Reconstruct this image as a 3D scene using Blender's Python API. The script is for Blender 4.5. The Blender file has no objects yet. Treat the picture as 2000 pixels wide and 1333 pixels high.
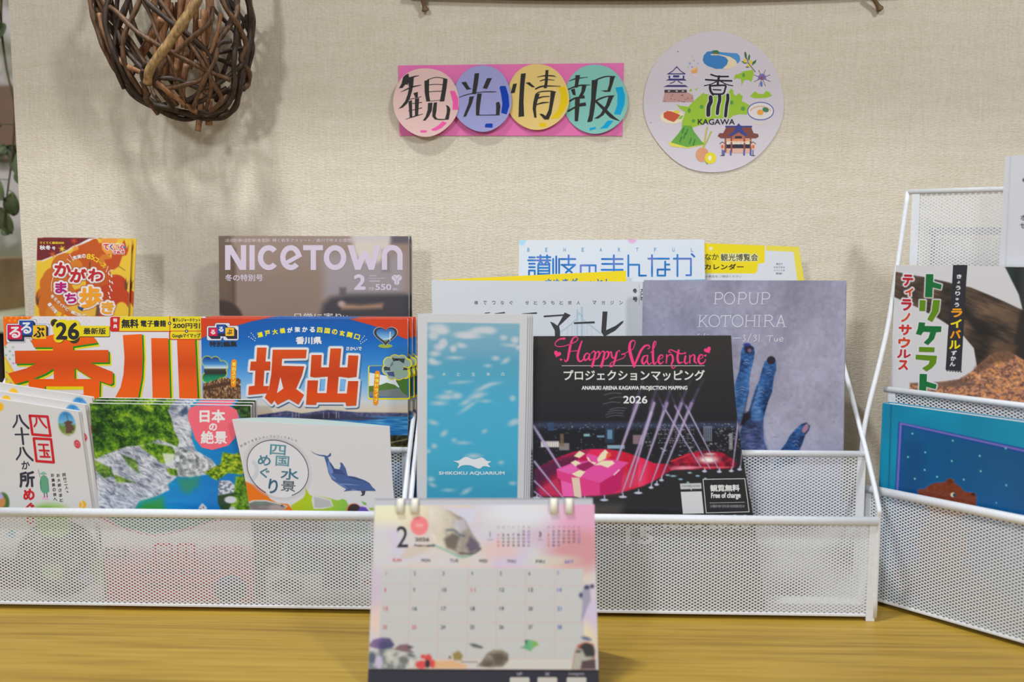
import bpy, math, random
import numpy as np
from mathutils import Vector, Matrix
from mathutils.geometry import tessellate_polygon

SC = bpy.context.scene
COL = SC.collection
# ---------------------------------------------------------------- camera
FPX = 1944.0                     # 35 mm lens on a 36 mm sensor, 2000 px wide frame
PITCH, YAW, HCAM = math.radians(6.3), math.radians(2.2), 0.38
CF = np.array([-math.sin(YAW)*math.cos(PITCH), math.cos(YAW)*math.cos(PITCH), -math.sin(PITCH)])
CR = np.array([math.cos(YAW), math.sin(YAW), 0.0])
CU = np.cross(CR, CF)
CP = np.array([0.0, 0.0, HCAM])
cd = bpy.data.cameras.new('camera')
cam = bpy.data.objects.new('camera', cd)
COL.objects.link(cam)
cd.sensor_width = 36.0
cd.lens = 36.0*FPX/2000
cd.clip_start = 0.02
mw = Matrix.Identity(4)
for i in range(3):
    mw[i][0], mw[i][1], mw[i][2], mw[i][3] = CR[i], CU[i], -CF[i], CP[i]
cam.matrix_world = mw
cd.dof.use_dof = True
cd.dof.focus_distance = 1.06
cd.dof.aperture_fstop = 3.2
SC.camera = cam
# ---------------------------------------------------------------- world, lamps, exposure
SC.view_settings.view_transform = 'Standard'
SC.view_settings.look = 'None'
SC.view_settings.exposure = 0.0
SC.view_settings.gamma = 1.0
SC.view_settings.use_curve_mapping = False
w = bpy.data.worlds.new('room_light'); SC.world = w
w.use_nodes = True
w.node_tree.nodes['Background'].inputs[0].default_value = (0.94, 0.97, 1.0, 1)
w.node_tree.nodes['Background'].inputs[1].default_value = 0.27

def lamp(name, loc, target, size, power, color=(0.92, 0.965, 1.0), size_y=None):
    l = bpy.data.lights.new(name, 'AREA')
    l.energy = power; l.color = color
    l.shape = 'RECTANGLE' if size_y else 'SQUARE'
    l.size = size
    if size_y: l.size_y = size_y
    o = bpy.data.objects.new(name, l); COL.objects.link(o)
    o.location = loc
    d = Vector(target)-Vector(loc)
    o.rotation_euler = d.to_track_quat('-Z', 'Y').to_euler()
    o['label'] = 'ceiling lamp outside the frame'; o['category'] = 'lamp'
    return o
lamp('ceiling_lamp', (-1.20, -2.0, 1.62), (-0.1, 1.1, 0.3), 0.26, 28)
lamp('ceiling_lamp', (-0.43, 0.55, 1.75), (-0.15, 1.10, 0.1), 0.20, 19, size_y=0.06)
lamp('ceiling_lamp', (1.05, -0.55, 1.65), (0.3, 1.1, 0.2), 0.22, 17)

Y_FRONT, Y_MID, Y_BACK, Y_WALL = 0.952, 0.997, 1.112, 1.142

# ---------------------------------------------------------------- pixel rays (photo measurements -> points on real planes)
def rays(px, py):
    px = np.asarray(px, float); py = np.asarray(py, float)
    return CF + np.multiply.outer((px-1000)/FPX, CR) - np.multiply.outer((py-666.5)/FPX, CU)
class Surf:
    """a plane (point, normal towards the room) with an optional bulge along the normal"""
    def __init__(s, P0, N, bulge=None):
        s.P = np.array(P0, float); s.N = np.array(N, float); s.N /= np.linalg.norm(s.N)
        s.u = np.cross([0, 0, 1.0], s.N); s.u /= np.linalg.norm(s.u)
        s.v = np.cross(s.N, s.u); s.g = bulge
    def hit(s, px, py, lift=0.0):
        d = rays(px, py); dn = d@s.N; k = (s.P-CP)@s.N
        t = (k+lift)/dn
        if s.g:
            for _ in range(4):
                q = CP + d*t[..., None] - s.P
                t = (k+lift+s.g(q@s.u, q@s.v))/dn
        return CP + d*np.asarray(t)[..., None]
    def pt(s, px, py, lift=0.0):
        return s.hit(np.array([px], float), np.array([py], float), lift)[0]
    def moved(s, d):
        return Surf(s.P - s.N*d, s.N, s.g)
def lean(Y, z=0.0, deg=4.0, x=0.0, turn=0.0, bulge=None):
    a = math.radians(deg); t = math.radians(turn)
    n = np.array([math.sin(t)*math.cos(a), -math.cos(t)*math.cos(a), math.sin(a)])
    return Surf((x, Y, z), n, bulge)
def proj(P):
    v = np.asarray(P) - CP
    dz = v@CF
    return 1000+FPX*(v@CR)/dz, 666.5-FPX*(v@CU)/dz

# ---------------------------------------------------------------- colour
KALB = 1.06
def lin(c):
    c = np.asarray(c, float)/255.0
    return np.where(c <= 0.04045, c/12.92, ((c+0.055)/1.055)**2.4)
def alb(c, k=None):
    return np.clip(lin(c)*(k or KALB), 0.003, 0.9)

# ---------------------------------------------------------------- materials
MATS = {}
def nodes(name, rough=0.5, color=(0.8, 0.8, 0.8), metal=0.0, spec=0.5):
    if name in MATS: return MATS[name], None, None
    m = bpy.data.materials.new(name); m.use_nodes = True
    b = m.node_tree.nodes['Principled BSDF']
    b.inputs['Roughness'].default_value = rough
    b.inputs['Base Color'].default_value = (*color, 1)
    b.inputs['Metallic'].default_value = metal
    b.inputs['Specular IOR Level'].default_value = spec
    MATS[name] = m
    return m, m.node_tree, b
def print_mat(name, rough, spec=0.5):
    m, nt, b = nodes(name, rough, spec=spec)
    if nt:
        a = nt.nodes.new('ShaderNodeAttribute'); a.attribute_name = 'ink'
        nt.links.new(a.outputs['Color'], b.inputs['Base Color'])
        n = nt.nodes.new('ShaderNodeTexNoise'); n.inputs['Scale'].default_value = 900
        u = nt.nodes.new('ShaderNodeBump'); u.inputs['Strength'].default_value = 0.02; u.inputs['Distance'].default_value = 0.0005
        nt.links.new(n.outputs['Fac'], u.inputs['Height']); nt.links.new(u.outputs['Normal'], b.inputs['Normal'])
    return m
GLOSS = print_mat('printed_gloss_paper', 0.27)
SATIN = print_mat('printed_satin_paper', 0.45)
MATTE = print_mat('printed_matte_paper', 0.75, 0.25)
def noisy(name, c1, c2, scale=20, rough=0.6, stretch=(1, 1, 1), bump=0.0, detail=4, spec=0.4, bdist=0.001):
    m, nt, b = nodes(name, rough, spec=spec)
    if nt:
        N = nt.nodes.new; L = nt.links.new
        tc = N('ShaderNodeTexCoord'); mp = N('ShaderNodeMapping'); mp.inputs['Scale'].default_value = stretch
        n = N('ShaderNodeTexNoise'); n.inputs['Scale'].default_value = scale; n.inputs['Detail'].default_value = detail
        r = N('ShaderNodeValToRGB')
        r.color_ramp.elements[0].position = 0.3; r.color_ramp.elements[1].position = 0.7
        r.color_ramp.elements[0].color = (*c1, 1); r.color_ramp.elements[1].color = (*c2, 1)
        L(tc.outputs['Object'], mp.inputs['Vector']); L(mp.outputs['Vector'], n.inputs['Vector'])
        L(n.outputs['Fac'], r.inputs['Fac']); L(r.outputs['Color'], b.inputs['Base Color'])
        if bump:
            u = N('ShaderNodeBump'); u.inputs['Strength'].default_value = bump; u.inputs['Distance'].default_value = bdist
            L(n.outputs['Fac'], u.inputs['Height']); L(u.outputs['Normal'], b.inputs['Normal'])
    return m
def A(c, k=None): return tuple(float(v) for v in alb(c, k))
PAGES = noisy('page_edges', A((196, 190, 182)), A((222, 218, 212)), 60, 0.8, (1, 600, 1))
WHITE_METAL = noisy('white_powder_coat', (0.74, 0.75, 0.78), (0.80, 0.81, 0.84), 300, 0.38, bump=0.03)

# ---------------------------------------------------------------- objects
def link(name, me, mat, parent=None, loc=None):
    o = bpy.data.objects.new(name, me); COL.objects.link(o)
    for m in (mat if isinstance(mat, (list, tuple)) else [mat]): me.materials.append(m)
    if parent is not None: o.parent = parent
    if loc is not None: o.location = loc
    return o
def tag(o, label=None, cat=None, group=None, kind=None):
    if label: o['label'] = label
    if cat: o['category'] = cat
    if group: o['group'] = group
    if kind: o['kind'] = kind
    return o
def thing(name, loc, label, cat, group=None):
    o = bpy.data.objects.new(name, None); COL.objects.link(o)
    o.location = tuple(float(v) for v in loc); o.empty_display_size = 0.02
    return tag(o, label, cat, group)
def mesh_np(name, V, polys, colors=None, smooth=False):
    """V (n,3); polys = list of (m,k) index arrays or python index lists"""
    idx = []; tot = []
    for p in polys:
        if isinstance(p, np.ndarray):
            idx.append(p.reshape(-1)); tot.append(np.full(len(p), p.shape[1]))
        else:
            for f in p:
                idx.append(np.asarray(f)); tot.append(np.array([len(f)]))
    idx = np.concatenate(idx).astype(np.int32); tot = np.concatenate(tot).astype(np.int32)
    me = bpy.data.meshes.new(name)
    me.vertices.add(len(V)); me.vertices.foreach_set('co', np.asarray(V, np.float32).reshape(-1))
    me.loops.add(len(idx)); me.loops.foreach_set('vertex_index', idx)
    me.polygons.add(len(tot))
    me.polygons.foreach_set('loop_start', np.concatenate([[0], np.cumsum(tot)[:-1]]).astype(np.int32))
    me.polygons.foreach_set('loop_total', tot)
    me.polygons.foreach_set('use_smooth', np.full(len(tot), bool(smooth)))
    if colors is not None:
        a = me.color_attributes.new('ink', 'FLOAT_COLOR', 'POINT')
        c = np.ones((len(V), 4), np.float32); c[:, :3] = colors
        a.data.foreach_set('color', c.reshape(-1))
    me.update(calc_edges=True); me.validate()
    return me
class MB:
    """collects boxes / tubes, built as ONE mesh"""
    def __init__(s): s.V = []; s.F = []; s.n = 0
    def add(s, V, F):
        V = np.asarray(V, float); s.V.append(V); s.F += [[i+s.n for i in f] for f in F]; s.n += len(V)
    def box(s, c, size, R=None):
        h = np.array(size)/2
        q = np.array([[x, y, z] for x in (-1, 1) for y in (-1, 1) for z in (-1, 1)])*h
        if R is not None: q = q@np.asarray(R).T
        s.add(q+np.array(c), [[0, 1, 3, 2], [4, 6, 7, 5], [0, 4, 5, 1], [2, 3, 7, 6], [0, 2, 6, 4], [1, 5, 7, 3]])
    def bar(s, a, b, w, d, up=(0, 0, 1)):
        a = np.array(a, float); b = np.array(b, float); x = b-a; L = np.linalg.norm(x); x /= L
        z = np.array(up, float); z -= x*(z@x); z /= np.linalg.norm(z); y = np.cross(z, x)
        s.box((a+b)/2, (L, d, w), np.stack([x, y, z], 1))
    def tube(s, pts, r, seg=10, cap=True):
        P = np.array(pts, float); n = len(P)
        r = np.broadcast_to(np.asarray(r, float), (n,))
        T = np.gradient(P, axis=0); T /= np.linalg.norm(T, axis=1)[:, None]
        up = np.array([0, 0, 1.0]) if abs(T[0][2]) < 0.9 else np.array([1.0, 0, 0])
        a = np.cross(T[0], up); a /= np.linalg.norm(a)
        V = []
        for i in range(n):
            a = a-T[i]*(a@T[i]); a /= np.linalg.norm(a); b = np.cross(T[i], a)
            th = np.arange(seg)*2*np.pi/seg
            V.append(P[i]+r[i]*(np.cos(th)[:, None]*a+np.sin(th)[:, None]*b))
        V = np.concatenate(V)
        F = [[i*seg+j, i*seg+(j+1) % seg, (i+1)*seg+(j+1) % seg, (i+1)*seg+j] for i in range(n-1) for j in range(seg)]
        if cap: F += [list(range(seg))[::-1], [(n-1)*seg+j for j in range(seg)]]
        s.add(V, F)
    def me(s, name, base=(0, 0, 0), smooth=False):
        V = np.concatenate(s.V)-np.array(base, float)
        return mesh_np(name, V, [s.F], smooth=smooth)
def bevel(o, w, seg=2):
    m = o.modifiers.new('bevel', 'BEVEL'); m.width = w; m.segments = seg; m.limit_method = 'ANGLE'
    return o
def spline(pts, n=8):
    """Catmull-Rom through the points"""
    P = np.array(pts, float)
    if len(P) < 3: return P
    Q = np.vstack([2*P[0]-P[1], P, 2*P[-1]-P[-2]]); out = []
    for i in range(1, len(Q)-2):
        p0, p1, p2, p3 = Q[i-1], Q[i], Q[i+1], Q[i+2]
        for t in np.arange(n)/n:
            out.append(0.5*(2*p1+(p2-p0)*t+(2*p0-5*p1+4*p2-p3)*t*t+(3*p1-p0-3*p2+p3)*t**3))
    out.append(Q[-2])
    return np.array(out)

# ---------------------------------------------------------------- procedural value noise
_rt = np.random.RandomState(7).rand(256, 256)
def vn(x, y, seed=0):
    x = np.asarray(x, float)+seed*17.31; y = np.asarray(y, float)+seed*9.73
    xi = np.floor(x).astype(int); yi = np.floor(y).astype(int); fx = x-xi; fy = y-yi
    fx = fx*fx*(3-2*fx); fy = fy*fy*(3-2*fy)
    g = lambda a, b: _rt[a & 255, b & 255]
    return (g(xi, yi)*(1-fx)+g(xi+1, yi)*fx)*(1-fy)+(g(xi, yi+1)*(1-fx)+g(xi+1, yi+1)*fx)*fy
def fbm(x, y, seed=0, octv=4):
    s = 0; a = 0.5; t = 0
    for o in range(octv):
        s = s+a*vn(x*2**o, y*2**o, seed+o*3); t += a; a *= 0.55
    return s/t
def ramp(v, stops):
    v = np.asarray(v); p = [s[0] for s in stops]
    return np.stack([np.interp(v, p, [s[1][k] for s in stops]) for k in range(3)], -1)

# ---------------------------------------------------------------- glyph outlines (Blender's built-in font), cached
_gc = {}
def glyphs(s, off=0.0):
    """outline mesh of a string, thickened by off (em), normalised to its unthickened bounding box"""
    off = round(off, 3)
    if (s, off) in _gc: return _gc[s, off]
    c = bpy.data.curves.new('t', 'FONT'); c.body = s; c.size = 1.0; c.resolution_u = 4; c.offset = off
    o = bpy.data.objects.new('t', c); COL.objects.link(o)
    dg = bpy.context.evaluated_depsgraph_get(); ev = o.evaluated_get(dg); me = ev.to_mesh()
    V = np.empty(len(me.vertices)*3); me.vertices.foreach_get('co', V); V = V.reshape(-1, 3)[:, :2].copy()
    F = [list(p.vertices) for p in me.polygons]
    ev.to_mesh_clear(); bpy.data.objects.remove(o); bpy.data.curves.remove(c)
    if len(V):
        lo = V.min(0); hi = V.max(0); em = hi[1]-lo[1]
        V = (V-lo)/np.maximum(hi-lo, 1e-6); V[:, 1] = 1-V[:, 1]
        asp = (hi-lo)[0]/max(em, 1e-6)
    else: asp = 1; em = 1
    _gc[s, off] = (V, F, asp, em)
    return _gc[s, off]

def K(x0, y0, s):
    """crop coordinates -> photo pixels"""
    def f(*p):
        if len(p) == 2 and not hasattr(p[0], '__len__'): return (x0+p[0]/s, y0+p[1]/s)
        q = np.array(p[0] if len(p) == 1 else p, float)
        return np.stack([x0+q[:, 0]/s, y0+q[:, 1]/s], 1)
    f.s = s; f.x0 = x0; f.y0 = y0
    f.b = lambda x, y, X, Y: (x0+x/s, y0+y/s, x0+X/s, y0+Y/s)
    return f

# ---------------------------------------------------------------- printed sheets
class Print:
    """ink laid out in photo pixels on a Surf: a fine colour grid plus crisp outlines slightly above it"""
    def __init__(s, surf, quad, cell=1.25, base=(230, 230, 230), k=None):
        s.surf = surf; s.q = np.array(quad, float); s.k = k; s.cell = cell; s.base = base
        lo = s.q.min(0)-2; hi = s.q.max(0)+2
        s.x0, s.y0 = lo
        s.nx = int((hi[0]-lo[0])/cell)+2; s.ny = int((hi[1]-lo[1])/cell)+2
        s.X, s.Y = np.meshgrid(s.x0+np.arange(s.nx)*cell, s.y0+np.arange(s.ny)*cell)
        s.img = np.empty((s.ny, s.nx, 3)); s.img[:] = base
        s.layers = {}; s.cur = 'cover'; s.warp = None
    # ---- raster
    def _win(s, x0, y0, x1, y1):
        a = max(0, int((x0-s.x0)/s.cell)-1); b = min(s.nx, int((x1-s.x0)/s.cell)+3)
        c = max(0, int((y0-s.y0)/s.cell)-1); d = min(s.ny, int((y1-s.y0)/s.cell)+3)
        return (slice(c, d), slice(a, b)) if b > a and d > c else None
    def mix(s, w, m, col, a=1.0):
        m = (m*a)[..., None]; s.img[w] = s.img[w]*(1-m)+np.asarray(col, float)*m
    def mask(s, pts, blur=0.0):
        P = np.array(pts, float); b = blur*1.5+1
        w = s._win(P[:, 0].min()-b, P[:, 1].min()-b, P[:, 0].max()+b, P[:, 1].max()+b)
        if w is None: return None, None
        X = s.X[w]; Y = s.Y[w]; ins = np.zeros(X.shape, bool); D = np.full(X.shape, 1e9)
        for i in range(len(P)):
            x1, y1 = P[i]; x2, y2 = P[(i+1) % len(P)]
            if y1 != y2:
                c = ((y1 > Y) != (y2 > Y)) & (X < (x2-x1)*(Y-y1)/(y2-y1)+x1); ins ^= c
            dx, dy = x2-x1, y2-y1; L = dx*dx+dy*dy+1e-9
            t = np.clip(((X-x1)*dx+(Y-y1)*dy)/L, 0, 1)
            D = np.minimum(D, (X-x1-t*dx)**2+(Y-y1-t*dy)**2)
        D = np.sqrt(D)*np.where(ins, 1, -1)
        r = max(blur, s.cell*0.6)
        m = np.clip(0.5+D/(2*r), 0, 1)
        return w, m*m*(3-2*m)
    def poly(s, pts, col, blur=0.0, a=1.0):
        w, m = s.mask(pts, blur)
        if w is not None: s.mix(w, m, col if not callable(col) else col(s.X[w], s.Y[w]), a)
    def quadfill(s, x0, y0, x1, y1, col, blur=0.0, a=1.0):
        s.poly([(x0, y0), (x1, y0), (x1, y1), (x0, y1)], col, blur, a)
    def ell(s, cx, cy, rx, ry, col, blur=0.0, a=1.0, rot=0.0):
        R = max(rx, ry)+blur*1.5+2
        w = s._win(cx-R, cy-R, cx+R, cy+R)
        if w is None: return
        t = math.radians(rot); dx = s.X[w]-cx; dy = s.Y[w]-cy
        u = (dx*math.cos(t)+dy*math.sin(t))/rx; v = (-dx*math.sin(t)+dy*math.cos(t))/ry
        d = (1-np.sqrt(u*u+v*v))*min(rx, ry); r = max(blur, s.cell*0.6)
        m = np.clip(0.5+d/(2*r), 0, 1); m = m*m*(3-2*m)
        s.mix(w, m, col if not callable(col) else col(s.X[w], s.Y[w]), a)
    def line(s, pts, wd, col, blur=0.0, a=1.0):
        P = np.array(pts, float); wd = np.broadcast_to(np.asarray(wd, float), (len(P),)); R = wd.max()+blur*1.5+2
        w = s._win(P[:, 0].min()-R, P[:, 1].min()-R, P[:, 0].max()+R, P[:, 1].max()+R)
        if w is None: return
        X = s.X[w]; Y = s.Y[w]; D = np.full(X.shape, -1e9)
        for i in range(len(P)-1):
            x1, y1 = P[i]; dx, dy = P[i+1]-P[i]; L = dx*dx+dy*dy+1e-9
            t = np.clip(((X-x1)*dx+(Y-y1)*dy)/L, 0, 1)
            D = np.maximum(D, (wd[i]+(wd[i+1]-wd[i])*t)/2-np.hypot(X-x1-t*dx, Y-y1-t*dy))
        r = max(blur, s.cell*0.6); m = np.clip(0.5+D/(2*r), 0, 1)
        s.mix(w, m*m*(3-2*m), col, a)
    def full(s, col, a=1.0):
        w = (slice(0, s.ny), slice(0, s.nx))
        s.mix(w, np.ones(s.X.shape), col(s.X, s.Y) if callable(col) else col, a)
    # ---- outlines
    def _g(s, V, F, col, lvl):
        s.n = (getattr(s, 'n', 0)+1) % 8      # no two shapes of a level share a plane
        s.layers.setdefault(s.cur, []).append((np.asarray(V, float), F, col, lvl+s.n*0.035))
    def vpoly(s, pts, col, lvl=1):
        P = [Vector((float(p[0]), float(p[1]), 0)) for p in pts]
        T = [list(t) for t in tessellate_polygon([P])]; Q = [(p.x, p.y) for p in P]
        if callable(col):          # a printed gradient needs enough points to follow it
            for _ in range(12):
                N = []; more = False
                for t in T:
                    a, b, c = (np.array(Q[i]) for i in t)
                    L = [np.abs(b-a).max(), np.abs(c-b).max(), np.abs(a-c).max()]; k = int(np.argmax(L))
                    if L[k] > 9:
                        more = True; i, j, l = t[k], t[(k+1) % 3], t[(k+2) % 3]
                        Q.append(tuple((np.array(Q[i])+np.array(Q[j]))/2)); m = len(Q)-1; N += [[i, m, l], [m, j, l]]
                    else: N.append(t)
                T = N
                if not more: break
        s._g(Q, T, col, lvl)
    def vell(s, cx, cy, rx, ry, col, lvl=1, rot=0, n=28):
        t = np.arange(n)*2*np.pi/n; c, q = math.cos(math.radians(rot)), math.sin(math.radians(rot))
        x = rx*np.cos(t); y = ry*np.sin(t)
        s._g(np.stack([cx+x*c-y*q, cy+x*q+y*c], 1), [list(range(n))], col, lvl)
    def vring(s, cx, cy, rx, ry, wd, col, lvl=1, rot=0, n=48, a0=0, a1=360):
        t = np.radians(np.linspace(a0, a1, n)); c, q = math.cos(math.radians(rot)), math.sin(math.radians(rot))
        x = rx*np.cos(t); y = ry*np.sin(t)
        s.vline(np.stack([cx+x*c-y*q, cy+x*q+y*c], 1), wd, col, lvl, cap=False)
    def vline(s, pts, wd, col, lvl=1, cap=True):
        P = np.array(pts, float); n = len(P); wd = np.broadcast_to(np.asarray(wd, float), (n,))
        T = np.gradient(P, axis=0); T /= np.maximum(np.linalg.norm(T, axis=1), 1e-9)[:, None]
        N = np.stack([-T[:, 1], T[:, 0]], 1)
        if n > 2:
            for i in range(1, n-1):
                a = P[i]-P[i-1]; b = P[i+1]-P[i]
                ca = (a@b)/max(np.linalg.norm(a)*np.linalg.norm(b), 1e-9)
                if ca < 0.75:       # sharp corner: split
                    s.vline(P[:i+1], wd[:i+1], col, lvl, cap); s.vline(P[i:], wd[i:], col, lvl, cap); return
        V = np.concatenate([P+N*wd[:, None]/2, P-N*wd[:, None]/2])
        s._g(V, [[i, i+1, n+i+1, n+i] for i in range(n-1)], col, lvl)
        if cap:
            for i in (0, n-1): s.vell(P[i, 0], P[i, 1], wd[i]/2, wd[i]/2, col, lvl, n=10)
    def text(s, t, box, col, bold=0.0, lvl=2, rot=0.0, outline=None, shear=0.0, keep=False):
        """fit the string into box (x0,y0,x1,y1); bold/outline radii in px"""
        x0, y0, x1, y1 = box; cx, cy = (x0+x1)/2, (y0+y1)/2; w, h = x1-x0, y1-y0
        V, F, asp, em = glyphs(t); bold = min(bold, 0.05*h)
        if not len(V): return
        if asp < 0.45: w = min(w, h*asp)
        if keep: w = h*asp; cx = x0+w/2
        x = (V[:, 0]-0.5)*(w-2*bold)-(V[:, 1]-0.5)*h*shear; y = (V[:, 1]-0.5)*(h-2*bold)
        c, q = math.cos(math.radians(rot)), math.sin(math.radians(rot))
        P = np.stack([cx+x*c-y*q, cy+x*q+y*c], 1)
        if outline:             # printed rim: soft ink on the sheet itself
            E = {}
            for f in F:
                for i in range(len(f)): k = (min(f[i], f[(i+1) % len(f)]), max(f[i], f[(i+1) % len(f)])); E[k] = E.get(k, 0)+1
            E = [k for k, n in E.items() if n == 1]
            for oc, orad in sorted(outline, key=lambda o: -o[1]):
                for f in F: s.poly(P[f], oc)
                for i, j in E: s.line([P[i], P[j]], 2*(orad+bold), oc)
        if bold < 0.12: s._g(P, F, col, lvl); return
        n = 4 if bold < 0.7 else 6
        for i in range(n):      # heavier strokes: the outline laid down again a hair to each side
            a = 2*np.pi*(i+0.5)/n; s._g(P+bold*np.array([math.cos(a), math.sin(a)]), F, col, lvl)
        if bold > 1.2: s._g(P, F, col, lvl)
    def vtext(s, chars, top, bot, size, col, bold=0.0, lvl=2, rot=0.0, outline=None, cols=None, sy=None):
        """vertical writing from top centre to bottom centre (px)"""
        n = len(chars); sy = sy or size
        for i, ch in enumerate(chars):
            f = (i+0.5)/n; cx = top[0]+(bot[0]-top[0])*f; cy = top[1]+(bot[1]-top[1])*f
            k = 0.62 if ch in 'ぃょゅっぇ、' else 1
            asp = glyphs(ch)[2]; w = size*k; h = sy*k
            if asp > 1.6: h = w/asp
            if asp < 0.6: w = h*asp
            s.text(ch, (cx-w/2, cy-h/2, cx+w/2, cy+h/2), cols[i] if cols else col, bold, lvl, rot, outline)
    def htext(s, chars, left, right, size, col, bold=0.0, lvl=2, arc=0.0, outline=None, cols=None):
        """characters spread from left centre to right centre, bowed upwards by arc px"""
        n = len(chars)
        for i, ch in enumerate(chars):
            if ch == ' ': continue
            f = (i+0.5)/n; cx = left[0]+(right[0]-left[0])*f
            cy = left[1]+(right[1]-left[1])*f-arc*(1-(2*f-1)**2)
            r = math.degrees(math.atan2(right[1]-left[1], right[0]-left[0])+math.atan2(arc*4*(2*f-1), right[0]-left[0]))
            asp = glyphs(ch)[2]; w = h = size
            k = 0.7 if ch in 'ょゅっェャッョィ' else 1; w *= k; h *= k
            if asp > 1.6: h = w/asp
            if asp < 0.6: w = h*asp
            s.text(ch, (cx-w/2, cy-h/2, cx+w/2, cy+h/2), cols[i] if cols else col, bold, lvl, r, outline)
    def vout(s, pts, w_, col, lvl):
        """polygon grown by w_/2 with round corners"""
        P = np.array(pts, float); s.poly(P, col); s.line(list(P)+[P[0]], w_, col)
    def marks(s, x0, y0, x1, y1, n, col, lvl=1):
        """a line of print too small to read: short strokes"""
        r = np.random.RandomState(int(x0*7+y0)); w = (x1-x0)/n
        for i in range(n):
            a = x0+i*w+w*0.12; b = a+w*0.7; h = y1-y0
            s.line([(a, y0+h*r.uniform(0.1, 0.4)), (b, y0+h*r.uniform(0.1, 0.4))], h*0.16, col, 0.4)
            s.line([(a, y0+h*r.uniform(0.6, 0.9)), (b, y0+h*r.uniform(0.6, 0.9))], h*0.16, col, 0.4)
            m = r.uniform(a, b); s.line([(m, y0), (m, y1)], h*0.16, col, 0.4)
    def vbox(s, box, col, lvl=1, r=0.0):
        x0, y0, x1, y1 = box
        if r <= 0: s.vpoly([(x0, y0), (x1, y0), (x1, y1), (x0, y1)], col, lvl); return
        p = []
        for cx, cy, a in ((x1-r, y0+r, -90), (x1-r, y1-r, 0), (x0+r, y1-r, 90), (x0+r, y0+r, 180)):
            for k in range(5): t = math.radians(a+k*22.5); p.append((cx+r*math.cos(t), cy+r*math.sin(t)))
        s.vpoly(p, col, lvl)
    # ---- mesh
    def corner(s, a, b):
        q = s.q; return (q[0]*(1-a)+q[1]*a)*(1-b)+(q[3]*(1-a)+q[2]*a)*b
    def gridpts(s, nu, nv, inset=0.0):
        a, b = np.meshgrid(np.linspace(inset, 1-inset, nu+1), np.linspace(inset, 1-inset, nv+1))
        a = a[..., None]; b = b[..., None]; q = s.q
        P = (q[0]*(1-a)+q[1]*a)*(1-b)+(q[3]*(1-a)+q[2]*a)*b
        if s.warp: P = P+np.concatenate(s.warp(a, b), -1)
        return P
    def sample(s, P):
        fx = np.clip((P[..., 0]-s.x0)/s.cell, 0, s.nx-1.001); fy = np.clip((P[..., 1]-s.y0)/s.cell, 0, s.ny-1.001)
        i = fx.astype(int); j = fy.astype(int); fx = (fx-i)[..., None]; fy = (fy-j)[..., None]; g = s.img
        return (g[j, i]*(1-fx)+g[j, i+1]*fx)*(1-fy)+(g[j+1, i]*(1-fx)+g[j+1, i+1]*fx)*fy
    def front(s):
        """the fine colour grid"""
        wq = max(np.linalg.norm(s.q[1]-s.q[0]), np.linalg.norm(s.q[2]-s.q[3]))
        hq = max(np.linalg.norm(s.q[3]-s.q[0]), np.linalg.norm(s.q[2]-s.q[1]))
        nu = max(1, int(wq/s.cell)); nv = max(1, int(hq/s.cell))
        P = s.gridpts(nu, nv); c = alb(s.sample(P), s.k).reshape(-1, 3)
        W = s.surf.hit(P[..., 0].ravel(), P[..., 1].ravel(), 0.00004)
        i = np.arange(nv)[:, None]*(nu+1)+np.arange(nu)[None]
        Q = np.stack([i, i+nu+1, i+nu+2, i+1], -1).reshape(-1, 4)
        return W, [Q], c
    def ink(s, layer):
        Vs, Fs, Cs, n = [], [], [], 0
        for V, F, col, lvl in s.layers.get(layer, []):
            W = s.surf.hit(V[:, 0], V[:, 1], 0.00006+0.00008*lvl)
            c = alb(col(V[:, 0], V[:, 1]), s.k) if callable(col) else np.tile(alb(col, s.k), (len(V), 1))
            Vs.append(W); Cs.append(c); Fs += [[k+n for k in f] for f in F]; n += len(V)
        if not n: return None
        return np.concatenate(Vs), [Fs], np.concatenate(Cs)
    def slab(s, d0, d1, inset=0.0, nu=10, nv=10, quad=None):
        """closed block following the sheet from depth d0 to d1 behind it"""
        if quad is not None:
            q0 = s.q; s.q = np.array(quad, float); P = s.gridpts(nu, nv, inset); s.q = q0
        else: P = s.gridpts(nu, nv, inset)
        f = s.surf.hit(P[..., 0].ravel(), P[..., 1].ravel(), 0)
        N = s.surf.N; f0 = f-N*d0; b0 = f-N*d1; n = len(f)
        i = np.arange(nv)[:, None]*(nu+1)+np.arange(nu)[None]
        Q = np.stack([i, i+nu+1, i+nu+2, i+1], -1).reshape(-1, 4)
        ring = list(range(nu+1))+[j*(nu+1)+nu for j in range(1, nv+1)]+[nv*(nu+1)+j for j in range(nu-1, -1, -1)]+[j*(nu+1) for j in range(nv-1, 0, -1)]
        R = np.array([[ring[k], ring[(k+1) % len(ring)], ring[(k+1) % len(ring)]+n, ring[k]+n] for k in range(len(ring))])
        return np.concatenate([f0, b0]), [Q, Q[:, ::-1]+n, R]
def join(parts):
    Vs, Ps, Cs, n = [], [], [], 0
    for V, P, c in parts:
        Vs.append(V); Cs.append(np.broadcast_to(c, (len(V), 3)))
        for p in P:
            Ps.append(p+n if isinstance(p, np.ndarray) else [[k+n for k in f] for f in p])
        n += len(V)
    return np.concatenate(Vs), Ps, np.concatenate(Cs)

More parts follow.
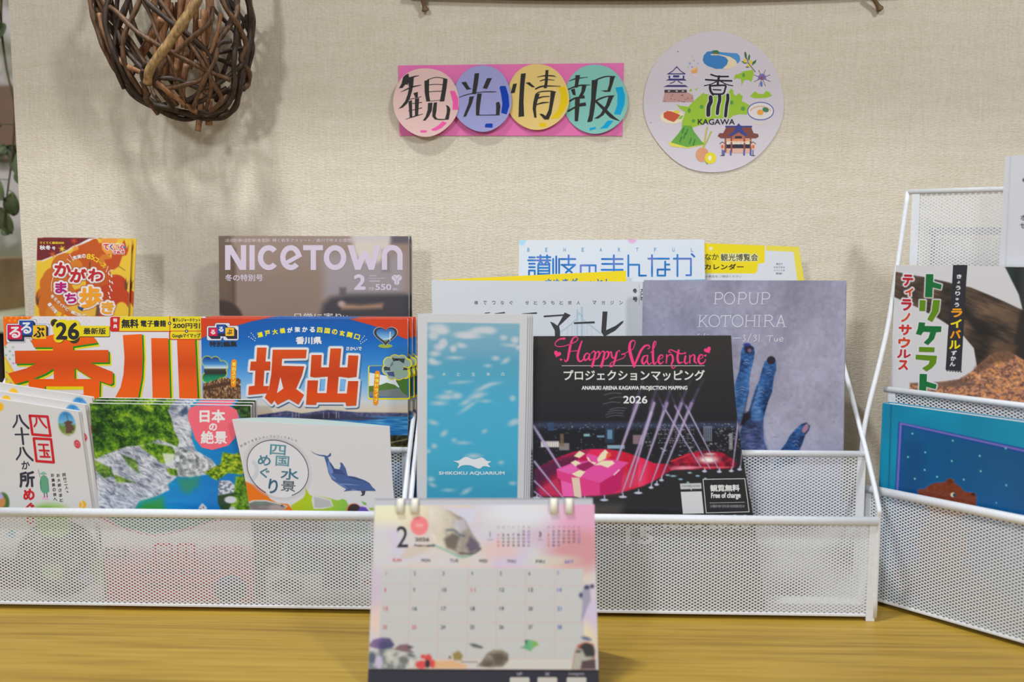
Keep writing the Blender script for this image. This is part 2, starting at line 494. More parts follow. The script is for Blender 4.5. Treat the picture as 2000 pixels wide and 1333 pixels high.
def to_floor(surf, x_top, y_top, x, y, z):
    """extend an edge (photo pixels) downwards until it reaches height z on the sheet"""
    a, b = 0.5, 8.0
    f = lambda t: surf.pt(x_top+(x-x_top)*t, y_top+(y-y_top)*t)[2]
    for _ in range(40):
        m = (a+b)/2
        if f(m) > z: a = m
        else: b = m
    return (x_top+(x-x_top)*a, y_top+(y-y_top)*a)
def body_quad(P, z):
    q = P.q
    return [q[0], q[1], to_floor(P.surf, *q[1], *q[2], z), to_floor(P.surf, *q[0], *q[3], z)]

def sheet(P, name, label, cat, mat=SATIN, floor=None, th=0.0004, group=None, back=(225, 225, 225), layers=()):
    """a single printed sheet or folded leaflet: ONE mesh (plus separately raised lettering parts)"""
    bq = body_quad(P, floor) if floor is not None else P.q
    base = (P.surf.pt(*bq[2])+P.surf.pt(*bq[3]))/2 - P.surf.N*th
    V, F = P.slab(0, th, quad=bq)
    c = np.tile(alb(back, P.k), (len(V), 1)); c[:len(V)//2] = alb(P.base, P.k)
    parts = [(V, F, c), P.front()]
    k = P.ink('cover')
    if k: parts.append(k)
    V, F, C = join(parts)
    o = link(name, mesh_np(name, V-base, F, C), mat, loc=tuple(base))
    tag(o, label, cat, group)
    for ln in layers:
        V, F, C = P.ink(ln)
        link(ln, mesh_np(ln, V-base, F, C), mat, o)
    return o
def book(P, name, label, cat, th, mat=GLOSS, floor=0.0065, group=None, back=(215, 212, 210), cover_th=0.0005, layers=(), cover_label=None, page_shift=0.0):
    """front cover, page block and back cover under an Empty standing at the foot of the book"""
    bq = body_quad(P, floor)
    base = (P.surf.pt(*bq[2])+P.surf.pt(*bq[3]))/2 - P.surf.N*th/2
    root = thing(name, base, label, cat, group)
    V, F = P.slab(0, cover_th, quad=bq)
    c = np.tile(alb((225, 225, 222), P.k), (len(V), 1)); c[:len(V)//2] = alb(P.base, P.k)
    parts = [(V, F, c), P.front()]
    k = P.ink('cover')
    if k: parts.append(k)
    V, F, C = join(parts)
    fc = link('front_cover', mesh_np('front_cover', V-base, F, C), mat, root)
    for ln in layers:
        V, F, C = P.ink(ln)
        link(ln, mesh_np(ln, V-base, F, C), mat, fc)
    V, F = P.slab(cover_th+0.0001, th-cover_th-0.0001, 0.004, quad=bq)
    link('page_block', mesh_np('page_block', V-base, F), PAGES, root)
    V, F = P.slab(th-cover_th, th, quad=bq)
    link('back_cover', mesh_np('back_cover', V-base, F, np.tile(alb(back), (len(V), 1))), mat, root)
    return root
def copy_tree(o, parent=None, label=None, shift=None):
    c = o.copy(); COL.objects.link(c); c.parent = parent
    if label: c['label'] = label
    if shift is not None: c.location = Vector(o.location)+Vector(shift)
    for ch in o.children: copy_tree(ch, c)
    return c
# ================================================================ setting
def wallpaper():
    m, nt, b = nodes('woven_wallpaper', 0.8, spec=0.25)
    N = nt.nodes.new; L = nt.links.new
    tc = N('ShaderNodeTexCoord')
    def noise(sc, st, det=3):
        mp = N('ShaderNodeMapping'); mp.inputs['Scale'].default_value = st
        n = N('ShaderNodeTexNoise'); n.inputs['Scale'].default_value = sc; n.inputs['Detail'].default_value = det
        L(tc.outputs['Object'], mp.inputs['Vector']); L(mp.outputs['Vector'], n.inputs['Vector'])
        return n.outputs['Fac']
    def math_(op, a, b_):
        n = N('ShaderNodeMath'); n.operation = op
        for i, v in enumerate((a, b_)):
            if isinstance(v, (int, float)): n.inputs[i].default_value = v
            else: L(v, n.inputs[i])
        return n.outputs[0]
    hz = noise(560, (0.45, 1, 1.25), 5); vt = noise(300, (2.2, 1, 0.12), 2); lo = noise(55, (0.25, 1, 1.6), 2); hl = noise(120, (0.05, 1, 3.0), 2)
    h = math_('ADD', math_('MULTIPLY', hz, 1.0), math_('MULTIPLY', vt, 0.35))
    h = math_('ADD', h, math_('MULTIPLY', hl, 0.08))
    c = math_('ADD', math_('MULTIPLY', hz, 0.5), math_('ADD', math_('MULTIPLY', vt, 0.3), math_('MULTIPLY', lo, 0.25)))
    r = N('ShaderNodeValToRGB')
    r.color_ramp.elements[0].position = 0.38; r.color_ramp.elements[0].color = (*A((206, 194, 173)), 1)
    r.color_ramp.elements[1].position = 0.68; r.color_ramp.elements[1].color = (*A((225, 214, 197)), 1)
    L(c, r.inputs['Fac']); L(r.outputs['Color'], b.inputs['Base Color'])
    u = N('ShaderNodeBump'); u.inputs['Strength'].default_value = 0.68; u.inputs['Distance'].default_value = 0.001
    L(h, u.inputs['Height']); L(u.outputs['Normal'], b.inputs['Normal'])
    return m
def wood_table():
    m, nt, b = nodes('oak_veneer', 0.42, spec=0.4)
    N = nt.nodes.new; L = nt.links.new
    tc = N('ShaderNodeTexCoord')
    def noise(sc, st, det=4):
        mp = N('ShaderNodeMapping'); mp.inputs['Scale'].default_value = st
        n = N('ShaderNodeTexNoise'); n.inputs['Scale'].default_value = sc; n.inputs['Detail'].default_value = det
        L(tc.outputs['Object'], mp.inputs['Vector']); L(mp.outputs['Vector'], n.inputs['Vector'])
        return n.outputs['Fac']
    a = noise(14, (0.3, 9, 1)); c = noise(60, (0.16, 5.5, 1), 3); d = noise(7, (0.5, 2, 1), 2)
    def mth(op, p, q):
        n = N('ShaderNodeMath'); n.operation = op
        for i, v in enumerate((p, q)):
            if isinstance(v, (int, float)): n.inputs[i].default_value = v
            else: L(v, n.inputs[i])
        return n.outputs[0]
    f = mth('ADD', mth('MULTIPLY', a, 0.45), mth('ADD', mth('MULTIPLY', c, 0.4), mth('MULTIPLY', d, 0.3)))
    r = N('ShaderNodeValToRGB'); e = r.color_ramp.elements
    e[0].position = 0.40; e[0].color = (*A((138, 104, 34)), 1)
    e[1].position = 0.72; e[1].color = (*A((186, 153, 62)), 1)
    q = e.new(0.56); q.color = (*A((170, 135, 46)), 1)
    L(f, r.inputs['Fac']); L(r.outputs['Color'], b.inputs['Base Color'])
    u = N('ShaderNodeBump'); u.inputs['Strength'].default_value = 0.15; u.inputs['Distance'].default_value = 0.0006
    L(f, u.inputs['Height']); L(u.outputs['Normal'], b.inputs['Normal'])
    return m
WALLP = wallpaper(); OAK = wood_table()
def boxobj(name, lo, hi, mat, parent=None, bw=0.0, kind=None, base=None):
    lo = np.array(lo, float); hi = np.array(hi, float); c = (lo+hi)/2
    if parent is None: base = np.array([c[0], c[1], lo[2]])
    m = MB(); m.box(c, hi-lo)
    o = link(name, m.me(name, base), mat, parent, None if parent is not None else tuple(base))
    if bw: bevel(o, bw)
    return tag(o, kind=kind)
boxobj('wall_back', (-0.6155, Y_WALL, -0.72), (1.6, Y_WALL+0.035, 1.9), WALLP, kind='structure')
tag(boxobj('added_shade_board', (-0.60, 0.95, 0.892), (1.4, Y_WALL, 0.93), noisy('cream_shade_board', A((214, 206, 190)), A((224, 216, 200)), 8)), kind='structure')  # unseen board, added to cut the steep lamp off the upper wall
boxobj('floor', (-2.5, -1.5, -0.74), (2.2, 2.6, -0.72), noisy('grey_floor', A((120, 112, 104)), A((140, 132, 122)), 6), kind='structure')
def floral():
    m, nt, b = nodes('floral_wallpaper', 0.85, spec=0.2)
    N = nt.nodes.new; L = nt.links.new
    tc = N('ShaderNodeTexCoord'); n = N('ShaderNodeTexNoise'); n.inputs['Scale'].default_value = 16; n.inputs['Detail'].default_value = 3
    r = N('ShaderNodeValToRGB'); e = r.color_ramp.elements
    e[0].position = 0.38; e[0].color = (*A((140, 140, 118)), 1); e[1].position = 0.55; e[1].color = (*A((206, 196, 192)), 1)
    L(tc.outputs['Object'], n.inputs['Vector']); L(n.outputs['Fac'], r.inputs['Fac']); L(r.outputs['Color'], b.inputs['Base Color'])
    return m
boxobj('wall_far', (-2.5, 1.95, -0.72), (0.6, 1.99, 1.9), floral(), kind='structure')
boxobj('trim_1', (-2.5, 1.925, 0.52), (-0.6, 1.95, 0.66), noisy('brown_rail_paint', A((118, 92, 76)), A((134, 106, 88)), 8), kind='structure')

# ---------------------------------------------------------------- desk
dk = thing('desk', (0.0, 0.72, -0.72), 'long pale oak desk top in front of the cream wall', 'desk')
def child_box(root, name, lo, hi, mat, bw=0.0):
    return boxobj(name, lo, hi, mat, root, bw, base=np.array(root.location))
child_box(dk, 'desk_top', (-1.25, 0.30, -0.032), (1.35, Y_WALL-0.001, 0.0), OAK, 0.002)
child_box(dk, 'side_panel', (-1.23, 0.33, -0.72), (-1.20, Y_WALL-0.01, -0.032), OAK)
child_box(dk, 'side_panel', (1.30, 0.33, -0.72), (1.33, Y_WALL-0.01, -0.032), OAK)

# ---------------------------------------------------------------- wire mesh racks
def lattice(W, H, px=0.0056, pz=0.0033, op=0.62, th=0.0005, shape=None):
    """expanded metal in the local xz plane, from (0,0) to (W,H): every diamond hole is open"""
    C = []
    nz = int(2*H/pz)+1; nx = int(W/px)+1
    for j in range(nz):
        z = j*pz/2
        if z > H: break
        x = np.arange(nx)*px+(px/2 if j % 2 else 0)
        x = x[(x <= W)]
        C.append(np.stack([x, np.full(len(x), z)], 1))
    C = np.concatenate(C)
    if shape is not None: C = C[shape(C[:, 0], C[:, 1])]
    o = np.array([[-px/2, 0], [0, pz/2], [px/2, 0], [0, -pz/2]])
    V2 = np.concatenate([C[:, None]+o[None], C[:, None]+o[None]*op], 1)      # n,8,2
    n = len(C); V = np.zeros((n, 16, 3))
    V[:, :8, 0] = V2[..., 0]; V[:, :8, 2] = V2[..., 1]; V[:, :8, 1] = -th/2
    V[:, 8:, 0] = V2[..., 0]; V[:, 8:, 2] = V2[..., 1]; V[:, 8:, 1] = th/2
    f = []
    for k in range(4):
        l = (k+1) % 4
        f += [[k, l, 4+l, 4+k], [8+l, 8+k, 12+k, 12+l], [4+k, 4+l, 12+l, 12+k]]
    F = (np.array(f)[None]+np.arange(n)[:, None, None]*16).reshape(-1, 4)
    return V.reshape(-1, 3), F
def rot_part(V, ang): c, s = math.cos(ang), math.sin(ang); return np.stack([V[:, 0]*c-V[:, 1]*s, V[:, 0]*s+V[:, 1]*c, V[:, 2]], 1)
def make_rack(label, W, ys, zs, loc, turn=0.0, rail=0.0045, fl=0.0085, rod=None, out=0.0):
    """three stepped mesh panels between two side frames; local x along the front, y into the rack"""
    root = thing('mesh_magazine_rack', loc, label, 'rack', 'white wire mesh racks')
    root.rotation_euler = (0, 0, turn)
    def part(name, mb, sm=False, bw=0):
        o = link(name, mb.me(name, smooth=sm), WHITE_METAL, root)
        if bw: bevel(o, bw)
        return o
    for nm, y, z, r in (('front_panel', ys[0], zs[0], rail), ('middle_panel', ys[1], zs[1], rail*0.72), ('back_panel', ys[2], zs[2], rail*0.6)):
        V, F = lattice(W-0.012, z-0.009); V = V+np.array([0.006, y, 0.0065])
        pn = link(nm, mesh_np(nm, V, [F]), WHITE_METAL, root)
        m = MB(); m.tube([(0.001-out, y, z-r), (W*0.5, y, z-r), (W-0.001+out, y, z-r)], r, 12)
        link('top_rail', m.me('top_rail', smooth=True), WHITE_METAL, pn)
        m = MB()
        for x in (fl/2, W-fl/2): m.box((x, y, (z-r)/2), (fl, 0.003, z-r))
        m.box((W/2, y, 0.0060), (W-fl*2, 0.0016, 0.003))
        bevel(link('panel_frame', m.me('panel_frame'), WHITE_METAL, pn), 0.0006)
    m = MB(); m.box((W/2, (ys[0]+ys[2])/2, 0.0052), (W-0.006, ys[2]-ys[0]-0.002, 0.0016)); part('bottom_tray', m)
    if rod is None:
        rod = [(ys[0], 0.004), (ys[0], zs[0]*0.93), (ys[0]+0.003, zs[0]+0.012), (ys[1]+0.007, zs[1]+0.006), (ys[2]-0.014, zs[2]-0.01), (ys[2], zs[2]-0.004)]
    for x in (0.0, W):
        m = MB(); xo = x+(out if x else -out); m.tube(spline([(xo, y, z) for y, z in rod], 6), 0.0025, 10); sf = part('side_frame', m, True)
        ry = np.array([p[0] for p in rod]); rz = np.array([p[1] for p in rod])
        def inside(u, v):
            top = np.interp(u, [ys[0], ys[1], ys[2]], [zs[0], zs[1], zs[1]])
            return v < np.minimum(top-0.004, zs[0]-0.016)
        V, F = lattice(ys[2]-ys[0]-0.004, zs[0], shape=lambda u, v: inside(u+ys[0], v))
        V = np.stack([V[:, 1]+x+(0.002 if x == 0 else -0.002), V[:, 0]+ys[0]+0.002, V[:, 2]+0.003], 1)
        link('side_mesh', mesh_np('side_mesh', V, [F]), WHITE_METAL, sf)
    return root
LW, LX = 0.455, -0.598
rackL = make_rack('white wire mesh rack at the left end, full of orange and blue guidebooks', LW, (0, 0.045, 0.160), (0.105, 0.160, 0.257), (LX, Y_FRONT, 0))
rackR = copy_tree(rackL, None, 'middle white wire mesh rack standing behind the desk calendar', (LW+0.0065, 0, 0))
R3 = math.radians(-45.26)
rack3 = make_rack('tall white wire mesh rack turned sideways at the right, holding hardcover picture books', 0.30, (0, 0.043, 0.078), (0.1235, 0.2195, 0.4235), (0.3213, 1.0075, 0), R3,
                  rod=[(0, 0.004), (0, 0.11), (0.001, 0.135), (0.0065, 0.185), (0.034, 0.250), (0.048, 0.288), (0.0625, 0.349), (0.078, 0.421)], out=0.005)
# rear brace of the tall rack, seen through its back panel
V, F = lattice(0.25, 0.37); m = MB()
o = link('rear_panel', mesh_np('rear_panel', V+np.array([0.018, 0.103, 0.003]), [F]), WHITE_METAL, rack3)
m.bar((0.012, 0.103, 0.004), (0.012, 0.103, 0.382), 0.008, 0.002, (0, 1, 0)); m.bar((0.274, 0.103, 0.004), (0.274, 0.103, 0.382), 0.008, 0.002, (0, 1, 0))
m.bar((0.008, 0.103, 0.380), (0.278, 0.103, 0.380), 0.008, 0.002)
for x in (0.012, 0.274): m.bar((x, 0.079, 0.25), (x, 0.102, 0.25), 0.003, 0.003)
link('rear_frame', m.me('rear_frame'), WHITE_METAL, o)
# raised inner step carrying the rear row of each wide rack
for r in (rackL, rackR):
    m = MB(); m.box((LW/2, 0.131, 0.0712), (LW-0.014, 0.052, 0.0016)); m.box((LW/2, 0.1045, 0.0370), (LW-0.014, 0.0016, 0.068))
    link('inner_step', m.me('inner_step'), WHITE_METAL, r)

# ---------------------------------------------------------------- wall shelf just above the frame
SHELFW = noisy('brown_shelf_wood', A((96, 72, 50)), A((122, 94, 66)), 12, 0.5, (0.3, 1, 6))
sh = thing('peg_rail', (0.11, Y_WALL, 0.634), 'brown wooden rail with two round pegs along the top of the cream wall', 'rail')
m = MB()
n = 24; xs = np.linspace(-0.16, 0.385, n)
zb = 0.6395-0.006*(1-((xs-0.112)/0.2725)**2)
V = []; 
for x, z in zip(xs, zb): V += [(x, Y_WALL-0.0005, z), (x, Y_WALL-0.012, z), (x, Y_WALL-0.012, 0.656), (x, Y_WALL-0.0005, 0.656)]
F = [[i*4+a, i*4+(a+1) % 4, i*4+4+(a+1) % 4, i*4+4+a] for i in range(n-1) for a in range(4)]+[[0, 1, 2, 3], [(n-1)*4+3, (n-1)*4+2, (n-1)*4+1, (n-1)*4]]
m.add(V, F); link('rail_board', m.me('rail_board', sh.location), SHELFW, sh)
for a, b in (((823, -12), (830, 17)), ((1696, -12), (1717, 15))):
    S = Surf((0, Y_WALL-0.006, 0), (0, -1, 0))
    p, q = S.pt(*a), S.pt(*b); p[1] -= 0.006; m = MB()
    P = [p*(1-t)+q*t for t in np.linspace(0, 1, 8)]
    m.tube(P+[q+(q-p)*0.05, q+(q-p)*0.14, q+(q-p)*0.2], [0.0024]*6+[0.0026, 0.0034, 0.0042, 0.004, 0.0012], 12)
    link('rail_peg', m.me('rail_peg', sh.location, True), SHELFW, sh)

# ---------------------------------------------------------------- things beyond the left end of the wall
cb = thing('cabinet', (-1.25, 1.70, -0.72), 'dark brown low cabinet seen past the left end of the wall', 'cabinet')
DARKW = noisy('dark_cabinet_wood', A((42, 34, 30)), A((58, 46, 40)), 9, 0.5)
child_box(cb, 'cabinet_body', (-1.60, 1.50, -0.72), (-0.85, 1.90, 0.225), DARKW, 0.004)
child_box(cb, 'cabinet_top', (-1.62, 1.48, 0.225), (-0.83, 1.91, 0.250), noisy('pale_green_top', A((188, 190, 150)), A((206, 206, 176)), 9), 0.003)
bxo = boxobj('storage_box', (-1.20, 1.55, 0.2505), (-0.90, 1.75, 0.335), noisy('tan_box_card', A((150, 120, 84)), A((186, 156, 112)), 14))
tag(bxo, 'blurred tan box on the cabinet beyond the left end of the wall', 'box')
LEAF = noisy('eucalyptus_leaf', A((52, 60, 34)), A((104, 118, 74)), 30, 0.55)
STEM = noisy('leaf_stem', A((70, 58, 36)), A((96, 80, 50)), 30)
S = Surf((0, 1.32, 0), (0, -1, 0))
g0 = S.pt(8, -60)
gl = thing('leaf_garland', g0, 'dangling spray of round green leaves past the left wall edge', 'plant')
pts = spline([S.pt(*p) for p in ((6, -60), (2, 40), (12, 130), (28, 210), (24, 300), (14, 380), (6, 450))], 8)
m = MB(); m.tube(pts, np.linspace(0.0018, 0.001, len(pts)), 8); link('stem', m.me('stem', g0, True), STEM, gl)
rnd = random.Random(4)
for (x, y, L, Wd, a) in ((2, 18, 46, 34, 60), (6, 66, 40, 30, 100), (2, 246, 34, 26, 10), (22, 296, 40, 30, 30), (38, 318, 60, 40, 80), (52, 345, 44, 40, 70), (8, 372, 62, 36, 50), (36, 398, 46, 34, 95), (6, 430, 56, 34, 70), (-6, 300, 40, 32, 120), (18, 452, 20, 14, 40)):
    c = S.pt(x, y); c[1] += rnd.uniform(-0.015, 0.015); k = 1.32/1944
    t = math.radians(a); ax = np.array([math.cos(t), rnd.uniform(-0.4, 0.4), -math.sin(t)]); ax /= np.linalg.norm(ax)
    sd = np.cross(ax, [0, 1, 0]); sd /= np.linalg.norm(sd); nn = np.cross(ax, sd)
    V = []; F = []
    for i in range(9):
        u = i/8; ww = Wd*k/2*math.sin(math.pi*min(1, u*0.98+0.02))**0.6
        for j in range(5):
            v = (j-2)/2; V.append(c+ax*(u-0.5)*L*k+sd*v*ww+nn*(0.004*v*v+0.006*math.sin(u*2.5)))
    F = [[i*5+j, i*5+j+1, i*5+j+6, i*5+j+5] for i in range(8) for j in range(4)]
    mm = MB(); mm.add(V, F)
    s0 = min(pts, key=lambda p: np.linalg.norm(p-(c-ax*L*k/2)))
    mm.tube([s0, c-ax*L*k*0.48], 0.0006, 6)
    o = link('leaf', mm.me('leaf', g0, True), LEAF, gl)
    so = o.modifiers.new('thickness', 'SOLIDIFY'); so.thickness = 0.0005

# ---------------------------------------------------------------- hanging woven vine basket
VINES = [noisy('dark_vine_bark', A((34, 26, 20)), A((72, 52, 36)), 420, 0.55, (1, 1, 0.2), 0.3),
         noisy('brown_vine_bark', A((66, 46, 30)), A((116, 82, 54)), 420, 0.5, (1, 1, 0.2), 0.3),
         noisy('red_vine_bark', A((112, 74, 46)), A((164, 116, 78)), 420, 0.5, (1, 1, 0.2), 0.3),
         noisy('peeled_branch', A((100, 74, 42)), A((178, 142, 92)), 330, 0.55, (1, 1, 0.25), 0.5)]
Yb = Y_WALL-0.060
SB = Surf((0, Yb, 0), (0, -1, 0))
bc = SB.pt(338, -20)
bk = thing('vine_basket', bc, 'round basket woven from dark brown vines hanging on the cream wall', 'basket')
KB = Yb/1944*1.01
def bp(px, py, d): # d: -1 front .. 1 back of the basket
    rx = np.interp(py, [-160, -20, 60, 150, 200, 232], [110, 156, 150, 118, 88, 30])
    p = SB.pt(px, py); p[1] += d*0.050; return p
def vine(pts, r, mat, smooth=6):
    P = spline([bp(*p) for p in pts], smooth); m = MB()
    ph = rnd.uniform(0, 6); rr = r*(1+0.12*np.sin(np.arange(len(P))*0.9+ph))
    m.tube(P, rr, 9); link('vine', m.me('vine', bk.location, True), VINES[mat], bk)
R = 0.0027
front = [ # traced vines on the near side: (px, py, depth)
 ([(262, -40, -.6), (246, 10, -.8), (240, 60, -.85), (252, 110, -.8), (268, 150, -.7), (285, 190, -.5), (316, 214, -.3), (352, 232, 0), (380, 226, .2)], 1.15, 0),
 ([(205, -30, -.2), (184, 15, .1), (190, 50, .1), (212, 100, 0), (236, 150, 0), (262, 184, -.1), (300, 208, -.2), (330, 205, -.1)], 1.15, 0),
 ([(196, -30, -.5), (200, 20, -.55), (208, 60, -.5), (224, 104, -.5), (240, 140, -.4), (262, 168, -.3), (306, 190, -.4)], 1.0, 1),
 ([(214, -20, -.6), (232, 20, -.7), (262, 40, -.9), (300, 76, -1), (336, 100, -1), (372, 120, -.9), (420, 145, -.7), (462, 162, -.4)], 1.0, 1),
 ([(222, 40, -.7), (232, 76, -.7), (250, 116, -.7), (280, 142, -.8), (306, 152, -.9), (334, 170, -.9), (372, 204, -.6), (392, 222, -.2)], 1.05, 2),
 ([(240, 10, -.6), (268, 96, -.8), (282, 118, -.8), (306, 142, -.9), (320, 160, -.9)], 1.0, 0),
 ([(316, 0, -.9), (300, 40, -.95), (280, 84, -.95), (275, 120, -.9), (280, 150, -.8), (300, 190, -.6)], 1.0, 1),
 ([(290, 0, -.8), (270, 40, -.8), (255, 90, -.75), (250, 130, -.7), (262, 180, -.5)], 0.95, 0),
 ([(250, 8, -.8), (300, 4, -.9), (330, 30, -1), (368, 62, -1), (400, 86, -.9), (430, 118, -.7), (440, 160, -.5), (430, 200, -.2)], 1.1, 0),
 ([(480, -30, -.2), (488, 20, 0), (486, 60, .1), (482, 110, 0), (474, 150, -.1), (470, 180, -.1), (460, 208, 0), (436, 226, .1), (400, 230, .1), (360, 222, .0), (322, 212, -.2)], 1.2, 0),
 ([(470, -20, -.4), (476, 40, -.4), (472, 90, -.4), (468, 130, -.4), (466, 170, -.3), (452, 204, -.2), (424, 220, -.2), (392, 222, -.2)], 1.1, 0),
 ([(446, -10, -.7), (462, 30, -.7), (480, 60, -.5), (486, 90, -.2), (476, 120, -.2), (486, 140, .0), (480, 160, .2), (472, 175, .1)], 1.0, 1),
 ([(440, 30, -.8), (436, 60, -.85), (404, 90, -.9), (380, 112, -.9), (352, 136, -.9), (336, 168, -.9), (350, 182, -.8), (396, 172, -.7), (416, 160, -.6), (424, 140, -.5)], 1.0, 1),
 ([(404, 100, -.8), (424, 130, -.7), (432, 166, -.6), (444, 196, -.4), (432, 212, -.3), (404, 226, -.1)], 0.95, 1),
 ([(470, 90, -.6), (448, 100, -.7), (428, 150, -.6), (410, 185, -.6), (380, 205, -.5)], 0.95, 0),
 ([(330, 165, -.9), (370, 166, -.8), (410, 180, -.6), (440, 170, -.5), (470, 140, -.3), (484, 118, -.1)], 0.95, 0),
 ([(416, 54, -.8), (420, 80, -.8), (426, 124, -.7), (445, 80, -.7), (452, 40, -.7)], 0.85, 2),
 ([(246, 8, -.6), (270, 6, -.7), (285, 0, -.7)], 0.9, 0),
 ([(300, 205, -.3), (334, 214, -.3), (372, 222, -.1), (410, 224, 0), (440, 214, .2)], 1.1, 0),
 ([(312, 150, -.9), (322, 140, -1), (336, 142, -1), (340, 160, -1), (326, 176, -.9), (312, 168, -.9), (316, 150, -1)], 0.9, 0),
 ([(306, 170, -.8), (312, 190, -.7), (304, 200, -.5), (316, 224, -.2)], 1.0, 1),
 ([(372, 200, -.4), (400, 204, -.4), (430, 190, -.4), (452, 176, -.3)], 1.0, 0),
]
for p, s, mt in front: vine(p, R*s, mt)
back = [ # far side, against the wall
 ([(228, -20, .6), (240, 40, .6), (262, 90, .7), (300, 140, .8), (340, 190, .8), (380, 215, .6)], 0.95, 0),
 ([(300, -20, .7), (270, 50, .7), (244, 120, .6), (240, 160, .3), (268, 186, .2)], 0.95, 0),
 ([(262, 70, .7), (290, 84, .8), (330, 100, .9), (370, 96, .9), (420, 110, .8), (462, 140, .5)], 0.9, 0),
 ([(470, 20, .5), (440, 70, .7), (420, 110, .8), (404, 150, .8), (380, 180, .8), (340, 186, .8)], 0.95, 0),
 ([(420, -20, .7), (440, 30, .7), (452, 90, .6), (462, 140, .5), (456, 190, .3)], 0.95, 0),
 ([(372, 182, .6), (410, 178, .6), (440, 166, .5)], 1.2, 0), ([(344, 196, .5), (366, 200, .5), (384, 206, .5)], 1.0, 0),
 ([(430, 40, .4), (470, 70, .3), (482, 74, .2)], 0.9, 0), ([(400, 96, .3), (424, 60, .4), (444, 20, .4)], 0.9, 0),
 ([(404, 104, .2), (440, 96, .2), (476, 92, .1)], 0.9, 0), ([(232, 60, .3), (252, 96, .3), (262, 140, .2)], 0.9, 0),
]
for p, s, mt in back: vine(p, R*s, mt)
for i in range(15):      # more strands woven round the shell
    u0 = rnd.uniform(-1, 1); du = rnd.uniform(0.5, 1.3)*rnd.choice((-1, 1)); side = -1 if i < 10 else 1; P = []
    for t in np.linspace(0, 1, 7):
        py = -40+t*rnd.uniform(0.97, 1.0)*258; u = max(-0.98, min(0.98, u0+du*(t-0.3)+rnd.uniform(-0.05, 0.05)))
        hw = np.interp(py, [-160, -20, 60, 150, 200, 222], [110, 150, 146, 112, 84, 40]); cx = np.interp(py, [0, 120, 220], [338, 362, 372])
        P.append((cx+hw*u, py, side*math.sqrt(max(0, 1-u*u))*np.interp(py, [150, 222], [0.92, 0.45])))
    vine(P, R*rnd.uniform(0.72, 0.95), rnd.choice((0, 0, 0, 1)))
inner = [((300, -30, 0), (300, 60, .1), (298, 170, .2)), ((334, -30, -.1), (318, 70, 0), (306, 150, .1)), ((352, -20, .1), (346, 80, .2), (336, 150, .3)),
         ((362, -10, -.2), (352, 90, -.1), (344, 165, 0)), ((384, -20, -.2), (366, 60, -.2), (350, 150, -.2)), ((340, 0, .3), (326, 90, .3), (322, 150, .4)),
         ((374, 130, -.3), (366, 180, -.3), (366, 212, -.2)), ((398, 20, .0), (394, 120, .0), (398, 180, .1)), ((320, 0, .3), (332, 60, .3), (352, 110, .3)),
         ((392, 170, .1), (388, 220, .1), (383, 256, .1)), ((402, 190, .2), (402, 225, .2), (402, 243, .2)), ((334, 46, -.5), (310, 80, -.4), (284, 116, -.3)),
         ((376, 0, .2), (372, 60, .3), (360, 130, .3)), ((296, 40, .4), (310, 90, .4), (312, 150, .4)), ((404, -10, .2), (402, 40, .2), (388, 90, .3))]
for i, p in enumerate(inner):
    P = spline([bp(*q) for q in p], 6); m = MB(); m.tube(P, 0.0033+0.0006*(i % 3), 9)
    link('twig', m.me('twig', bk.location, True), VINES[2], bk)
P = spline([bp(*q) for q in ((446, -45, -1.1), (424, 24, -1.2), (400, 66, -1.25), (366, 112, -1.2), (336, 150, -1.15), (324, 176, -1.0))], 8)
m = MB(); m.tube(P, 0.0054+0.0002*np.sin(np.arange(len(P))*0.8)-np.linspace(0, 0.0008, len(P)), 12)
link('peeled_branch', m.me('peeled_branch', bk.location, True), VINES[3], bk)
# the upper loop that carries the basket on its nail, outside the frame
m = MB(); m.tube(spline([bp(200, -30, 0), bp(215, -130, .3), bp(300, -210, .8), bp(338, -240, 1.1), bp(380, -210, .8), bp(470, -120, .3), bp(482, -30, 0)], 8), 0.004, 10)
m.tube([bp(338, -236, 1.25), bp(338, -236, .9)], 0.002, 8)
link('hanging_loop', m.me('hanging_loop', bk.location, True), VINES[0], bk)
# ================================================================ paper decorations on the wall
INKB = (52, 50, 48)
A1 = K(760, 110, 7.842); A2 = K(990, 110, 7.842)
SW = Surf((0, Y_WALL-0.0012, 0), (0, -1, 0))
BAN = Print(SW, [(778, 128), (1218.5, 123), (1215.5, 265.5), (780.5, 265)], 3.0, (232, 118, 178))
V, F = BAN.slab(0, 0.0006)
base = SW.pt(998, 265)
ban = thing('paper_banner', base, 'pink paper banner with four pastel circles of brush writing, on the wall', 'sign')
V2, F2, C2 = join([(V, F, alb(BAN.base)), BAN.front()])
link('pink_backing', mesh_np('pink_backing', V2-base, F2, C2), MATTE, ban)
def disc(k, c, r, col, lift, tilt):
    cx, cy = k(*c); rx, ry = r[0]/k.s, r[1]/k.s
    d0 = SW.pt(cx, cy)
    s = Surf((d0[0], Y_WALL-lift, d0[2]), (tilt[0], -1, tilt[1]))
    p = Print(s, [(cx-rx, cy-ry), (cx+rx, cy-ry), (cx+rx, cy+ry), (cx-rx, cy+ry)], 3.0, col)
    p.c = (cx, cy, rx, ry, col); p.k2 = k
    return p
D1 = disc(A1, (565, 700), (505, 525), (224, 188, 182), 0.0085, (0.03, 0.03))
D2 = disc(A1, (1425, 650), (455, 508), (158, 158, 208), 0.0065, (-0.01, 0.02))
D3 = disc(A2, (470, 625), (480, 505), (232, 200, 124), 0.0048, (-0.05, 0.01))
D4 = disc(A2, (1355, 660), (495, 530), (134, 196, 184), 0.0036, (-0.06, 0.02))
pk = (244, 92, 168); bl = (8, 62, 170); ye = (232, 198, 8); cy_ = (10, 164, 214)
